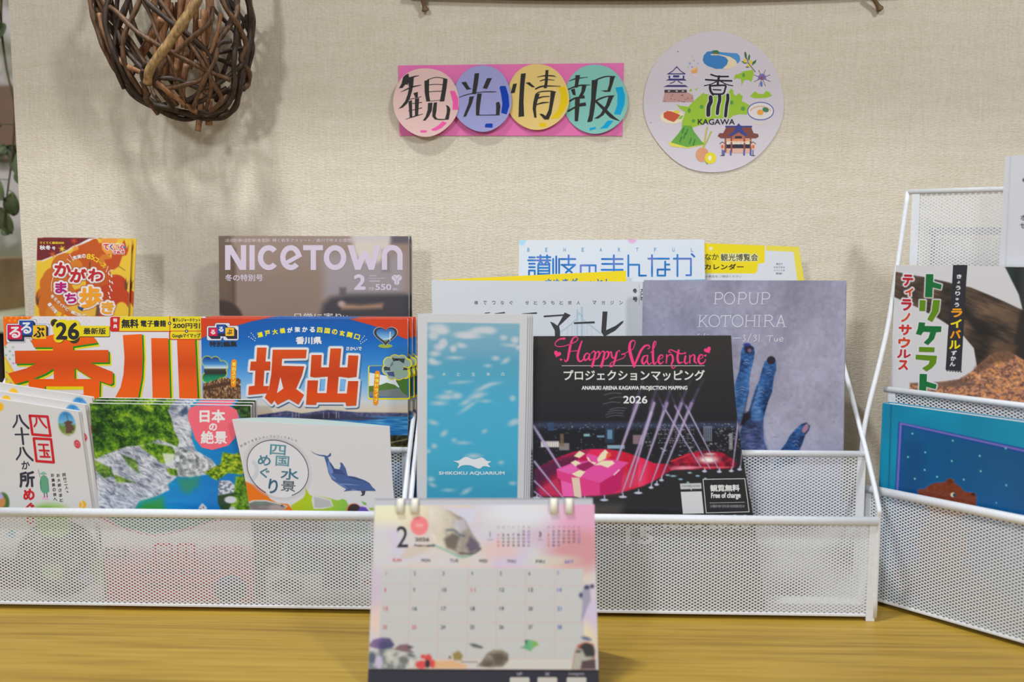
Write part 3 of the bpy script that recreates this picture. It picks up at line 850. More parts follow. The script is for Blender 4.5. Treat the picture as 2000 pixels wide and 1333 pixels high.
def polys(D, k, L, col, lvl=1):
    for p in L: D.vpoly(k(p), col, lvl)
def lines(D, k, L, col, lvl=1):
    for p, w_ in L: D.vline(spline(k(p), 6), np.interp(np.linspace(0, 1, (len(p)-1)*6+1), np.linspace(0, 1, len(w_)), np.array(w_)/k.s) if hasattr(w_, '__len__') else w_/k.s, col, lvl)
polys(D1, A1, [[(930, 530), (1005, 530), (1060, 650), (1062, 820), (970, 820), (975, 700)], [(645, 1120), (740, 1070), (820, 995), (888, 1020), (800, 1100), (720, 1140), (655, 1140)], [(475, 1140), (500, 1130), (590, 1140), (560, 1170), (480, 1168)]], pk)
polys(D2, A1, [[(1690, 480), (1705, 455), (1785, 455), (1830, 600), (1842, 760), (1800, 890), (1715, 868), (1735, 720), (1715, 580)], [(1465, 1060), (1485, 1032), (1570, 1028), (1590, 1045), (1580, 1095), (1470, 1090)]], bl)
polys(D3, A2, [[(790, 470), (890, 462), (930, 600), (930, 720), (870, 840), (780, 950), (665, 955), (780, 830), (820, 700), (825, 580)], [(495, 1025), (600, 1018), (605, 1080), (500, 1080)]], ye)
polys(D4, A2, [[(1660, 480), (1770, 465), (1810, 600), (1800, 740), (1740, 895), (1640, 890), (1690, 740), (1695, 590)], [(1545, 985), (1635, 985), (1540, 1100), (1420, 1112), (1480, 1060)], [(1265, 1100), (1360, 1080), (1362, 1112), (1270, 1140)]], cy_)
for D in (D1, D2, D3, D4): D.cur = 'brush_lettering'
polys(D1, A1, [[(295, 265), (250, 285), (215, 320), (190, 420), (150, 490), (205, 485), (250, 430), (285, 440), (305, 320)],
    [(300, 320), (380, 312), (370, 440), (350, 540), (320, 640), (280, 720), (210, 785), (140, 805), (190, 760), (250, 680), (285, 580), (305, 480), (290, 400)],
    [(370, 565), (440, 545), (440, 630), (405, 640)], [(295, 690), (350, 670), (355, 930), (315, 945)], [(395, 650), (460, 640), (445, 900), (395, 915)],
    [(540, 380), (615, 350), (610, 500), (615, 600), (630, 690), (570, 690), (545, 560)], [(830, 335), (895, 350), (880, 480), (845, 690), (775, 695), (800, 560), (820, 430)],
    [(595, 715), (665, 710), (655, 830), (610, 920), (555, 985), (515, 985), (560, 920), (590, 820)],
    [(685, 710), (735, 705), (725, 830), (710, 920), (740, 955), (800, 962), (915, 955), (910, 970), (780, 978), (700, 968), (660, 920), (665, 820)],
    [(870, 745), (915, 765), (940, 810), (915, 960), (855, 960), (880, 870), (885, 800)]], INKB, 2)
lines(D1, A1, [([(300, 330), (380, 312), (460, 295)], (10, 22, 8)), ([(180, 545), (240, 520), (300, 490)], (6, 16, 20)), ([(350, 470), (420, 455), (490, 440)], (24, 16, 8)),
    ([(315, 660), (400, 640), (490, 620)], 10), ([(360, 725), (430, 715), (500, 705)], 12), ([(300, 835), (400, 815), (500, 790)], 12), ([(255, 965), (390, 920), (515, 885)], (6, 18, 8)),
    ([(590, 360), (680, 330), (760, 325), (840, 340), (885, 352)], 12), ([(605, 440), (700, 430), (820, 435)], 11), ([(600, 548), (700, 538), (820, 535)], 11), ([(565, 690), (670, 684), (780, 670)], 8)], INKB, 2)
polys(D2, A1, [[(1310, 262), (1380, 258), (1360, 420), (1330, 580), (1268, 580), (1290, 420)], [(1105, 400), (1175, 388), (1230, 480), (1268, 500), (1190, 515), (1150, 460)],
    [(1500, 335), (1575, 335), (1500, 500), (1435, 490)], [(1230, 620), (1300, 612), (1270, 720), (1180, 920), (1135, 932), (1160, 860), (1215, 720)],
    [(1350, 570), (1420, 570), (1395, 740), (1380, 892), (1430, 897), (1680, 890), (1680, 905), (1330, 908), (1330, 740)], [(1635, 715), (1665, 698), (1690, 705), (1705, 760), (1690, 905), (1635, 905), (1640, 780)]], INKB, 2)
lines(D2, A1, [([(1072, 630), (1150, 600), (1250, 575), (1400, 550), (1560, 545), (1640, 545)], (8, 14, 14, 12, 16, 10))], INKB, 2)
polys(D3, A2, [[(95, 425), (155, 415), (120, 560), (58, 568)], [(215, 268), (290, 258), (268, 450), (255, 700), (265, 920), (178, 930), (185, 700), (200, 450)],
    [(285, 405), (345, 395), (435, 475), (385, 475)], [(592, 212), (638, 210), (625, 400), (610, 490), (565, 490), (580, 400)],
    [(435, 580), (505, 570), (470, 680), (445, 800), (455, 940), (420, 942), (395, 800), (405, 700)],
    [(670, 545), (745, 548), (715, 700), (680, 880), (640, 970), (575, 970), (495, 880), (545, 882), (595, 915), (640, 820), (660, 680)]], INKB, 2)
lines(D3, A2, [([(465, 318), (580, 298), (700, 300), (750, 315)], (8, 20, 20, 8)), ([(510, 378), (600, 355), (725, 368)], (14, 20, 8)), ([(440, 500), (520, 465), (640, 455), (820, 460)], (22, 26, 20, 8)),
    ([(440, 590), (480, 555), (560, 538), (680, 535), (745, 550)], 18), ([(480, 640), (560, 620), (650, 615)], (26, 18, 14)), ([(440, 745), (540, 715), (640, 705)], (14, 26, 12))], INKB, 2)
polys(D4, A2, [[(1050, 290), (1122, 288), (1100, 400), (1085, 480), (1035, 480), (1045, 400)], [(980, 510), (1040, 490), (1055, 600), (1010, 590)], [(1150, 450), (1220, 450), (1195, 540), (1150, 620), (1100, 620), (1140, 540)],
    [(1150, 605), (1185, 595), (1195, 645), (1110, 650)], [(1120, 720), (1205, 705), (1215, 760), (1100, 772)], [(1045, 640), (1120, 640), (1110, 800), (1090, 995), (1038, 995), (1040, 800)],
    [(1300, 365), (1395, 360), (1370, 560), (1345, 800), (1310, 990), (1280, 1005), (1230, 1010), (1260, 900), (1290, 650)], [(1580, 310), (1655, 305), (1620, 430), (1580, 545), (1500, 545), (1440, 525), (1540, 520), (1570, 420)],
    [(1560, 605), (1640, 600), (1570, 760), (1480, 900), (1400, 955), (1335, 955), (1430, 890), (1520, 740)]], INKB, 2)
lines(D4, A2, [([(950, 382), (1050, 345), (1240, 320)], (8, 20, 8)), ([(945, 505), (1030, 470), (1130, 445), (1280, 438)], (20, 22, 24, 8)), ([(955, 690), (1050, 640), (1160, 625)], 26), ([(940, 840), (1030, 790), (1120, 755)], 28), ([(1340, 375), (1420, 340), (1520, 310), (1655, 310)], (20, 22, 18, 16)),
    ([(1350, 690), (1450, 640), (1540, 615), (1640, 605)], (26, 26, 18, 14)), ([(1350, 680), (1480, 800), (1600, 920), (1725, 990)], (30, 50, 56, 8))], INKB, 2)
for D, nm in ((D4, 'teal'), (D3, 'yellow'), (D2, 'lilac'), (D1, 'pale pink')):
    cx, cy, rx, ry, col = D.c; n = 56; t = np.arange(n)*2*np.pi/n
    wob = 1+0.012*np.sin(3*t+cx)+0.008*np.sin(5*t)
    X = cx+rx*wob*np.cos(t); Y = cy+ry*wob*np.sin(t)
    f = D.surf.hit(X, Y, 0.00005); b = f-D.surf.N*0.0005
    V = np.concatenate([f, b, D.surf.hit(X, Y, 0.0)]); Fs = [list(range(n)), list(range(2*n-1, n-1, -1))]+[[i, (i+1) % n, n+(i+1) % n, n+i] for i in range(n)]
    parts = [(V, [Fs], alb(col)), D.ink('cover')]
    # a folded paper tab holds the disc on the backing
    c0 = D.surf.pt(cx, cy); m = MB(); m.box((c0[0], (c0[1]+0.0006+Y_WALL-0.0012)/2, c0[2]), (0.018, max(Y_WALL-0.0012-c0[1]-0.0006, 0.0004), 0.018))
    parts.append((np.concatenate(m.V), [m.F], alb(col)))
    V, Fq, C = join(parts)
    o = link('paper_circle', mesh_np('paper_circle', V-base, Fq, C), MATTE, ban); o['label'] = nm+' paper circle'
    V, Fq, C = D.ink('brush_lettering')
    link('brush_lettering', mesh_np('brush_lettering', V-base, Fq, C), MATTE, o)

# ---------------------------------------------------------------- round illustrated map sheet
A3 = K(1250, 60, 6.897); A4 = K(1250, 195, 6.897)
SM = Surf((0, Y_WALL-0.0012, 0), (0, -1, 0))
M = Print(SM, [(1257, 62), (1532, 62), (1532, 338), (1257, 338)], 2.0, (212, 203, 210))
def P3(pts, col, lvl=1): M.vpoly(A3(pts), col, lvl)
def P4(pts, col, lvl=1): M.vpoly(A4(pts), col, lvl)
def L3(pts, w_, col, lvl=2): M.vline(A3(pts), w_/6.897, col, lvl)
def L4(pts, w_, col, lvl=2): M.vline(A4(pts), w_/6.897, col, lvl)
def E3(x, y, rx, ry, col, lvl=1, rot=0): c = A3(x, y); M.vell(c[0], c[1], rx/6.897, ry/6.897, col, lvl, rot)
def E4(x, y, rx, ry, col, lvl=1, rot=0): c = A4(x, y); M.vell(c[0], c[1], rx/6.897, ry/6.897, col, lvl, rot)
seab = lambda X, Y: ramp(vn(X*0.22, Y*0.22, 3), [(0.2, (62, 118, 190)), (0.8, (112, 166, 218))])
P3([(845, 390), (860, 330), (905, 282), (980, 272), (1120, 292), (1310, 305), (1345, 345), (1350, 400), (1320, 440), (1250, 480), (1150, 515), (1020, 515), (910, 475), (860, 435)], (84, 146, 204))
P3([(845, 390), (860, 330), (905, 282), (980, 280), (1000, 320), (1100, 335), (1180, 380), (1180, 430), (1120, 495), (1040, 515), (910, 475), (860, 435)], (66, 128, 192), 1.3)
P3([(945, 318), (1000, 312), (1110, 328), (1215, 352), (1290, 400), (1312, 450), (1290, 480), (1190, 515), (1110, 512), (1170, 460), (1190, 400), (1150, 355), (1060, 330), (960, 330)], (232, 214, 180), 1.6)
P3([(980, 265), (1040, 262), (1072, 290), (1060, 312), (985, 315), (975, 290)], (58, 122, 74), 2); P3([(990, 300), (1035, 295), (1040, 316), (985, 316)], (150, 100, 84), 2.3)
for p in ([(1405, 290), (1425, 285), (1440, 330), (1432, 385), (1410, 350)], [(1475, 312), (1485, 350), (1470, 405), (1455, 390), (1458, 345)], [(1570, 388), (1560, 430), (1505, 475), (1520, 420)], [(1362, 410), (1400, 412), (1452, 440), (1405, 445)], [(1420, 485), (1450, 482), (1480, 492), (1440, 500)]): P3(p, (66, 112, 72), 1.5)
for c in ((1415, 405), (1495, 420), (1472, 465)): E3(*c, 22, 26, (226, 202, 70), 2)
L3([(1435, 360), (1460, 440), (1555, 555)], 9, (92, 72, 66)); L3([(1465, 440), (1500, 410)], 5, (92, 110, 66))
dots = [(670, 385, 22, (226, 206, 190)), (728, 400, 13, (206, 170, 190)), (673, 440, 15, (150, 170, 220)), (778, 440, 12, (190, 180, 214)), (652, 490, 12, (170, 206, 170)), (703, 490, 14, (196, 150, 196)), (710, 350, 8, (190, 190, 200)), (752, 632, 7, (220, 160, 190))]
for x, y, r, c in dots: E3(x, y, r, r, c)
P3([(683, 545), (720, 530), (778, 500), (772, 560), (750, 580), (700, 575)], (232, 166, 112)); P3([(683, 545), (700, 520), (760, 490), (780, 480), (778, 505), (720, 535)], (234, 190, 120)); P3([(700, 580), (770, 575), (765, 610), (745, 640), (730, 620)], (222, 206, 214))
nv = (72, 62, 120)
L3([(380, 580), (440, 545), (495, 485), (550, 545), (605, 580)], 12, nv); L3([(495, 480), (495, 500)], 7, nv); L3([(375, 582), (605, 582)], 16, nv)
P3([(385, 590), (600, 590), (600, 645), (385, 645)], (214, 208, 222)); P3([(445, 600), (530, 600), (530, 630), (445, 630)], nv, 2)
for x in (385, 575): P3([(x, 605), (x+22, 605), (x+22, 645), (x, 645)], nv, 2)
P3([(345, 672), (400, 645), (590, 645), (630, 672)], nv, 2); L3([(405, 710), (440, 700), (470, 680)], 12, nv); L3([(515, 680), (545, 700), (570, 710)], 12, nv)
P3([(315, 758), (370, 732), (610, 732), (650, 758)], nv, 2); P3([(330, 795), (630, 795), (630, 835), (330, 835)], (84, 64, 66), 2)
for x in (390, 495, 578): P3([(x-14, 806), (x+14, 806), (x+14, 822), (x-14, 822)], (206, 196, 200), 2.5)
st = lambda X, Y: ramp(vn(X*0.5, Y*0.5, 5), [(0.3, (176, 132, 128)), (0.8, (206, 164, 158))])
M.vpoly([A3(330, 838), A3(660, 838), A3(715, 870), A3(725, 960), A4(722, 32), A4(300, 30), A3(305, 960)], (196, 152, 146), 1)
rr = random.Random(3)
for _ in range(16): x, y = rr.uniform(330, 700), rr.uniform(860, 970); E3(x, y, 9, 6, (140, 100, 96), 2)
# the green island outline
gr = (160, 196, 62)
G = [A3(740, 935), A3(800, 880), A3(860, 850), A3(930, 860), A3(1000, 880), A3(1150, 850), A3(1200, 820), A3(1225, 780), A3(1255, 800), A3(1258, 850), A3(1300, 880), A3(1325, 840), A3(1385, 880), A3(1370, 950), A4(1440, 50), A4(1475, 75), A4(1440, 200), A4(1350, 195), A4(1260, 210), A4(1210, 250), A4(1000, 250), A4(850, 330), A4(720, 370), A4(700, 400), A4(560, 370), A4(570, 280), A4(600, 200), A4(610, 165), A4(550, 130), A4(490, 60), A4(540, 80), A4(650, 95), A4(700, 40)]
M.vpoly(G, gr, 1.2)
P3([(1285, 590), (1330, 585), (1400, 545), (1480, 535), (1520, 525), (1535, 570), (1515, 650), (1500, 690), (1460, 660), (1400, 670), (1370, 740), (1360, 650), (1300, 640), (1262, 660)], gr, 1.2)
P3([(660, 810), (690, 770), (700, 810), (670, 825)], gr); P3([(740, 790), (780, 770), (760, 805)], gr); P3([(820, 855), (860, 835), (870, 860), (830, 880)], gr)
P3([(1480, 890), (1520, 840), (1560, 815), (1590, 850), (1660, 855), (1700, 810), (1750, 830), (1778, 880), (1700, 905), (1560, 912)], gr)
dg_ = (96, 160, 72)
for k, x, y, rx, ry in ((3, 1395, 600, 20, 28), (4, 830, 95, 26, 28), (4, 662, 145, 22, 32), (4, 720, 285, 26, 24), (4, 1235, 38, 24, 28), (4, 1388, 120, 30, 30)): (E3 if k == 3 else E4)(x, y, rx, ry, dg_, 1.8)
# windmill
vi = (132, 120, 190)
P3([(1585, 660), (1600, 600), (1645, 575), (1690, 600), (1705, 660)], vi, 1.5)
for a in range(8):
    t = math.radians(a*45+22); L3([(1645+25*math.cos(t), 640+25*math.sin(t)), (1645+118*math.cos(t), 640+118*math.sin(t))], 7, (110, 92, 110))
E3(1645, 640, 20, 24, (150, 92, 110), 2.5); P3([(1625, 690), (1650, 690), (1650, 752), (1622, 752)], (92, 120, 200), 2)
# noodle bowl, fried chicken, hill, lute, kiwi, shrine
c = A4(1625, 152); M.vring(c[0], c[1], 174/6.897, 118/6.897, 12/6.897, (92, 100, 176), 2); M.vell(c[0], c[1], 168/6.897, 112/6.897, (226, 218, 218), 1.6)
M.vring(c[0], c[1]+3, 140/6.897, 84/6.897, 16/6.897, (226, 176, 140), 2, a0=195, a1=345); E4(1620, 170, 44, 38, (240, 166, 74), 2.5); E4(1692, 135, 44, 32, (72, 130, 96), 2.5, 20); E4(1610, 318, 70, 16, (222, 206, 196), 1.5)
E4(435, 232, 165, 92, (238, 222, 190), 1.0); P4([(315, 180), (370, 150), (430, 160), (540, 205), (510, 250), (455, 300), (380, 275), (320, 240)], (204, 92, 62), 2); P4([(440, 155), (500, 140), (545, 165), (500, 190)], (232, 216, 74), 2.3); P4([(540, 215), (590, 210), (560, 260), (510, 262)], (150, 190, 80), 1.8)
P4([(415, 575), (520, 450), (590, 345), (690, 350), (730, 430), (830, 560), (870, 600), (640, 640)], (110, 168, 74), 2); P4([(370, 560), (450, 585), (640, 610), (870, 560), (860, 610), (640, 655), (420, 630)], (226, 214, 92), 1.7)
for x, y in ((590, 380), (610, 450), (560, 500), (690, 520), (640, 400), (740, 540)): L4([(x, y), (x-22, y+70)], 18, (72, 130, 64), 2.5)
L4([(905, 370), (870, 560), (850, 650)], 22, (196, 186, 92)); L4([(960, 430), (900, 560), (850, 650)], 20, (176, 186, 92)); E4(838, 740, 88, 98, (218, 156, 118), 2, 10)
E4(950, 785, 78, 76, (232, 214, 50), 2.5); E4(940, 785, 24, 34, (240, 236, 214), 3); E4(905, 800, 30, 70, (150, 170, 60), 2.3)
br = (132, 78, 70); db = (70, 76, 140); sk = (222, 178, 158); dk_ = (58, 54, 66)
P4([(1150, 350), (1510, 350), (1510, 372), (1150, 372)], db, 2); P4([(1160, 372), (1500, 372), (1530, 450), (1590, 460), (1600, 500), (1560, 520), (1090, 520), (1045, 490), (1070, 450), (1120, 450)], br, 1.8)
P4([(1330, 315), (1360, 350), (1400, 430), (1460, 480), (1410, 490), (1330, 430), (1240, 490), (1190, 480), (1260, 430), (1300, 350)], db, 2.4); P4([(1240, 490), (1330, 440), (1410, 490), (1420, 530), (1240, 530)], (176, 110, 90), 2.6); P4([(1280, 490), (1370, 490), (1370, 520), (1280, 520)], dk_, 3)
P4([(1150, 530), (1500, 530), (1490, 560), (1160, 560)], (226, 150, 110), 2); P4([(1155, 560), (1490, 560), (1490, 610), (1155, 610)], (224, 206, 196), 1.6); P4([(1150, 600), (1490, 600), (1490, 655), (1150, 655)], dk_, 1.8); P4([(1150, 655), (1490, 655), (1490, 720), (1150, 720)], sk, 1.6)
for x in (1152, 1232, 1405, 1490): L4([(x, 530), (x, 700)], 24, (150, 84, 76), 2.6)
for x in (1130, 1222, 1402, 1490): L4([(x, 690), (x, 740)], 24, (92, 100, 170), 3)
for x in (1108, 1522): P4([(x-30, 590), (x, 570), (x+34, 590), (x+24, 670), (x-16, 670)], (226, 196, 180), 2.8); E4(x+2, 632, 18, 26, (214, 112, 84), 3.2); L4([(x-32, 592), (x, 568), (x+36, 592)], 9, dk_, 3.2); L4([(x, 680), (x, 750)], 12, db, 3); L4([(x-22, 752), (x+26, 752)], 9, dk_, 3)
L4([(1160, 545), (1250, 570), (1330, 575), (1410, 570), (1490, 545)], 9, (232, 206, 150), 3)
for x in (1185, 1260, 1330, 1390, 1450): P4([(x-8, 575), (x+8, 575), (x, 610)], (240, 236, 230), 3)
E3(512, 283, 8, 8, (110, 110, 120), 2); E4(145, 308, 7, 7, (130, 130, 140), 2)
# lettering
M.cur = 'map_lettering'
ik = (46, 44, 54); wh = (228, 222, 228)
def S3(pts, w_, lvl=3):
    M.vline(spline(A3(pts), 5), (w_+16)/6.897, wh, lvl-0.5); M.vline(spline(A3(pts), 5), w_/6.897, ik, lvl)
S3([(955, 590), (1040, 615), (1190, 618)], 24); S3([(1065, 615), (1050, 690), (1048, 735)], 34); S3([(885, 660), (1060, 672), (1235, 676)], 26); S3([(1040, 680), (960, 720), (865, 742)], 16); S3([(1080, 680), (1170, 725), (1250, 742)], 16)
S3([(940, 760), (955, 820), (985, 860)], 34); S3([(940, 745), (1050, 738), (1150, 740), (1145, 790), (1115, 850), (985, 855)], 26); S3([(985, 795), (1090, 800)], 20)
for a, b, c_, w_ in (((952, 30), (925, 90), (920, 205), 56), ((1072, 10), (1052, 90), (1042, 185), 46), ((1182, 0), (1165, 90), (1152, 220), 44)):
    q = spline(A4([(a[0], a[1]-65), a, b, c_]), 5); M.vline(q, (w_+20)/6.897, wh, 2.5); M.vline(q, w_/6.897, ik, 3)
M.text('KAGAWA', A4.b(778, 258, 1278, 336), ik, 0.35, 3, outline=[(wh, 1.1)])
n = 72; t = np.arange(n)*2*np.pi/n; cx, cy = 1394, 199.5
wob = 1+0.006*np.sin(4*t+1)+0.005*np.sin(7*t)
X = cx+136.5*wob*np.cos(t); Y = cy+137.5*wob*np.sin(t)
f = SM.hit(X, Y, 0.00004); b = f-SM.N*0.0007
base = SM.pt(cx, 336)
V, Fq, C = join([(np.concatenate([f, b]), [[list(range(n)), list(range(2*n-1, n-1, -1))]+[[i, (i+1) % n, n+(i+1) % n, n+i] for i in range(n)]], alb(M.base)), M.ink('cover')])
mp_ = link('map_sticker', mesh_np('map_sticker', V-base, Fq, C), MATTE, loc=tuple(base))
tag(mp_, 'round pale lilac paper sheet with small island map drawings, on the wall', 'poster')
V, Fq, C = M.ink('map_lettering'); link('map_lettering', mesh_np('map_lettering', V-base, Fq, C), MATTE, mp_)
# ================================================================ left rack, rear row
WH = (226, 222, 222); BK = (40, 38, 42)
A5 = K(55, 455, 7.618)
P = Print(lean(1.090, 0.37, 4), [A5(135, 75), A5(1540, 95), A5(1478, 1420), A5(92, 1420)], 1.2, (226, 184, 50))
def e5(x, y, r, c, r2=None, bl=0.0): q = A5(x, y); P.ell(q[0], q[1], r/7.618, (r2 or r)/7.618, c, bl)
o1 = (198, 104, 28); o2 = (190, 82, 22); o3 = (206, 120, 34)
for x, y, r in ((560, 520, 220), (400, 700, 190), (320, 760, 150), (300, 980, 200), (420, 1150, 260), (900, 620, 330), (1000, 300, 130), (760, 420, 170), (650, 1000, 330), (1000, 900, 300), (1150, 1000, 250), (1300, 800, 180), (900, 200, 160), (1120, 260, 120)): e5(x, y, r, o1 if x < 700 else o2)
for x, y, r in ((1330, 790, 150), (1200, 900, 140), (1380, 1000, 160), (1050, 1100, 180)): e5(x, y, r, (186, 62, 22))
for x, y, r in ((700, 500, 110), (1150, 420, 100), (400, 1200, 140)): e5(x, y, r, o3)
P.poly(A5((1080, 85), (1340, 80), (1290, 200), (1320, 300), (1180, 320), (1230, 390), (1100, 250)), (226, 150, 62))
P.poly(A5((1250, 260), (1400, 160), (1430, 100), (1470, 240), (1500, 160), (1490, 260), (1465, 330), (1400, 350), (1350, 500), (1260, 560), (1180, 520), (1130, 400), (1240, 380)), (188, 72, 24))
P.line(A5((1350, 500), (1440, 560)), 1.2, (120, 60, 30))
P.poly(A5((135, 75), (1000, 75), (900, 130), (780, 180), (680, 215), (560, 290), (400, 345), (300, 390), (220, 425), (120, 415)), WH)
P.poly(A5((135, 75), (930, 75), (840, 120), (760, 165), (660, 200), (590, 250), (480, 300), (380, 340), (290, 375), (200, 410), (124, 412)), (112, 34, 38))
for x, y, c in ((680, 120, (196, 66, 32)), (505, 240, (226, 196, 60)), (365, 320, (196, 84, 30)), (700, 230, (226, 140, 50))):
    for a in range(0, 360, 60):
        t = math.radians(a+15); q = A5(x, y); P.line([q, A5(x+52*math.cos(t), y+52*math.sin(t))], [3.2, 0.8], c)
for x, y in ((1455, 740), (140, 960)):
    for dx, w_ in ((0, 6), (-22, 2.5), (24, 2.5)): P.line(A5((x, y+100), (x+dx*1.6, y-70+abs(dx)*2)), [w_*0.7, 0.7], (84, 62, 44))
P.line(A5((920, 440), (912, 520)), 3, (110, 70, 40)); P.poly(A5((650, 780), (720, 720), (860, 720), (860, 800), (690, 850)), (226, 180, 50)); e5(1390, 1200, 110, (226, 184, 50), 170)
P.poly(A5((560, 1110), (760, 1070), (1040, 1080), (1010, 1240), (760, 1240)), (222, 172, 62)); P.poly(A5((1020, 1060), (1060, 1060), (1060, 1240), (1000, 1240)), (110, 76, 50))
q = A5(790, 810); P.vring(q[0], q[1], 445/7.618, 420/7.618, 0.9, (240, 226, 206), 1, n=40, a0=172, a1=205)
P.text('てくてく通信2025', A5.b(170, 130, 535, 168), (232, 196, 40), 0.4); P.text('秋冬', A5.b(170, 185, 340, 255), WH, 0.5); P.text('号', A5.b(355, 205, 405, 255), WH, 0.3)
P.htext('充実の', A5(660, 380), A5(860, 345), 8.2, WH, 0.4, arc=1); P.text('85', A5.b(868, 315, 990, 398), (236, 196, 40), 0.9, rot=8); P.htext('コース', A5(985, 385), A5(1150, 510), 9, (236, 196, 40), 0.6, arc=1)
for p in (((580, 390), (630, 435)), ((615, 320), (672, 415)), ((1160, 580), (1190, 500)), ((1195, 580), (1265, 548))): P.vline(A5(p), 1.0, WH)
for x, y in ((1200, 610), (1240, 640), (1215, 720), (1250, 740), (1215, 800), (1240, 850), (1200, 900), (1215, 960)): P.vline(A5((x-6, y-12), (x+6, y+16)), 2.0, WH)
P.htext('地元ガイドと一緒に歩いて', A5(340, 920), A5(860, 1240), 6.6, WH, 0.25, arc=-9); P.htext('香川を', A5(300, 1040), A5(430, 1190), 8, WH, 0.4, arc=-1); P.htext('発見', A5(410, 1190), A5(590, 1290), 11, (236, 190, 40), 0.6)
P.htext('てくてく', A5(1120, 205), A5(1430, 215), 11.5, (200, 30, 40), 0.9, cols=[(206, 30, 40), (120, 60, 160), (230, 150, 40), (206, 30, 60)], outline=[((226, 222, 230), 1.2)]); P.text('さぬき', A5.b(1262, 262, 1430, 310), (206, 40, 40), 0.5, outline=[((230, 226, 226), 0.9)])
q = A5(1440, 215); P.vell(q[0], q[1], 2, 2, (40, 130, 190), 2)
P.cur = 'title_lettering'
wo = [((230, 224, 224), 3.0), ((150, 60, 20), 4.2)]
for ch, b, c in (('か', (385, 440, 640, 655), (184, 36, 38)), ('が', (620, 525, 860, 745), (184, 36, 38)), ('わ', (890, 535, 1120, 730), (184, 36, 38)), ('ま', (400, 730, 575, 900), (176, 18, 110)), ('ち', (545, 895, 720, 1050), (176, 18, 110)), ('歩', (755, 790, 1095, 1130), (234, 154, 36)), ('き', (1085, 1020, 1280, 1210), (232, 158, 44))):
    P.text(ch, A5.b(*b), c, 2.2, 3, rot=6 if ch in 'かがわ' else 0, outline=wo)
P.vpoly(A5((735, 1090), (830, 1120), (800, 1165), (745, 1130)), (44, 72, 120), 3.2)
lf = sheet(P, 'walking_leaflet', 'orange autumn walking leaflet at the back left, foremost of two', 'leaflet', GLOSS, 0.073, 0.0012, 'autumn walking leaflets', layers=('title_lettering',))
copy_tree(lf, None, 'second orange autumn leaflet peeking out right behind its twin', (0.0037, 0.004, 0.0006))

B1 = K(420, 450, 5)
P = Print(lean(1.088, 0.37, 4), [B1(35, 55), B1(1890, 58), B1(1893, 930), B1(44, 930)], 1.3, (140, 118, 104))
P.full(lambda X, Y: ramp(vn(X*0.01, Y*0.02, 4), [(0, (134, 112, 98)), (1, (152, 130, 118))]))
P.quadfill(*B1.b(-50, 40, 170, 950), (104, 84, 68), 8); P.quadfill(*B1.b(150, 180, 200, 950), (92, 70, 54), 6)
P.quadfill(*B1.b(1060, 240, 1860, 650), (152, 140, 142), 14); P.ell(*B1(1530, 150), 36, 34, (206, 192, 180), 7); P.quadfill(*B1.b(1330, 40, 1720, 110), (196, 186, 184), 8)
P.quadfill(*B1.b(1720, 50, 1900, 130), (92, 84, 92), 6); P.quadfill(*B1.b(1640, 200, 1700, 400), (120, 108, 110), 8)
P.poly(B1((1060, 720), (1130, 660), (1280, 630), (1850, 620), (1900, 640), (1900, 940), (1000, 940)), (66, 62, 66), 9); P.quadfill(*B1.b(1215, 560, 1280, 640), (100, 90, 92), 4)
P.poly(B1((1230, 720), (1420, 735), (1640, 715), (1630, 760), (1400, 770), (1240, 770)), (170, 130, 104), 6); P.ell(*B1(1235, 720), 7, 6, (176, 150, 140), 4); P.quadfill(*B1.b(1850, 640, 1895, 850), (60, 56, 66), 3)
P.ell(*B1(30, 870), 48, 38, (64, 48, 44), 4); P.ell(*B1(0, 950), 26, 28, (120, 94, 76), 5)
lt = (206, 190, 206)
P.text('冬の特別号', B1.b(98, 430, 468, 498), lt, 0.35); P.text('2', B1.b(1355, 430, 1472, 584), lt, 2.2); P.text('550', B1.b(1565, 525, 1722, 586), lt, 1.2)
P.text('2026', B1.b(1503, 438, 1578, 452), lt, 0.2); P.text('FEBRUARY', B1.b(1503, 464, 1668, 478), lt, 0.1); P.marks(*B1.b(1503, 490, 1614, 504), 6, lt); P.marks(*B1.b(1503, 558, 1555, 582), 2, lt); P.marks(*B1.b(1735, 568, 1780, 584), 3, lt)
for x, y, r in ((1755, 465, 30), (1795, 465, 30), (1775, 510, 26)): q = B1(x, y); P.vell(q[0], q[1], r*0.2, r*0.2, lt, 1)
for a, b in (((1770, 480), (1740, 440)), ((1780, 480), (1812, 440)), ((1775, 485), (1775, 530))): P.vline(B1(a, b), 0.9, (150, 136, 138), 1.6)
P.text('輝く若手アスリート／香川で叶える理想', B1.b(560, 82, 1330, 116), (212, 198, 208), 0.05); P.marks(*B1.b(95, 84, 540, 114), 10, (206, 194, 204)); P.text('日常に寄り', B1.b(775, 808, 1235, 890), (226, 218, 214), 0.1); P.text('い', B1.b(1250, 830, 1300, 880), (226, 218, 214), 0.1)
P.cur = 'title_lettering'
u = 52/5
def nv_(pts): P.vline(B1(pts), u, lt, 2, cap=False)
nv_(((124, 146), (124, 388))); nv_(((278, 146), (278, 388))); P.vpoly(B1((98, 146), (160, 146), (304, 388), (242, 388)), lt, 2); nv_(((362, 146), (362, 388)))
q = B1(524, 268); P.vring(q[0], q[1], 80/5, 96/5, u, lt, 2, n=50, a0=42, a1=318)
q = B1(740, 268); P.vring(q[0], q[1], 78/5, 96/5, u, lt, 2, n=60, a0=42, a1=352); P.vline(B1((690, 322), (842, 238)), 40/5, lt, 2, cap=False)
P.vpoly(B1((860, 146), (1054, 146), (1054, 196), (860, 196)), lt, 2); nv_(((960, 160), (960, 388)))
q = B1(1172, 268); P.vring(q[0], q[1], 84/5, 96/5, u, lt, 2, n=60)
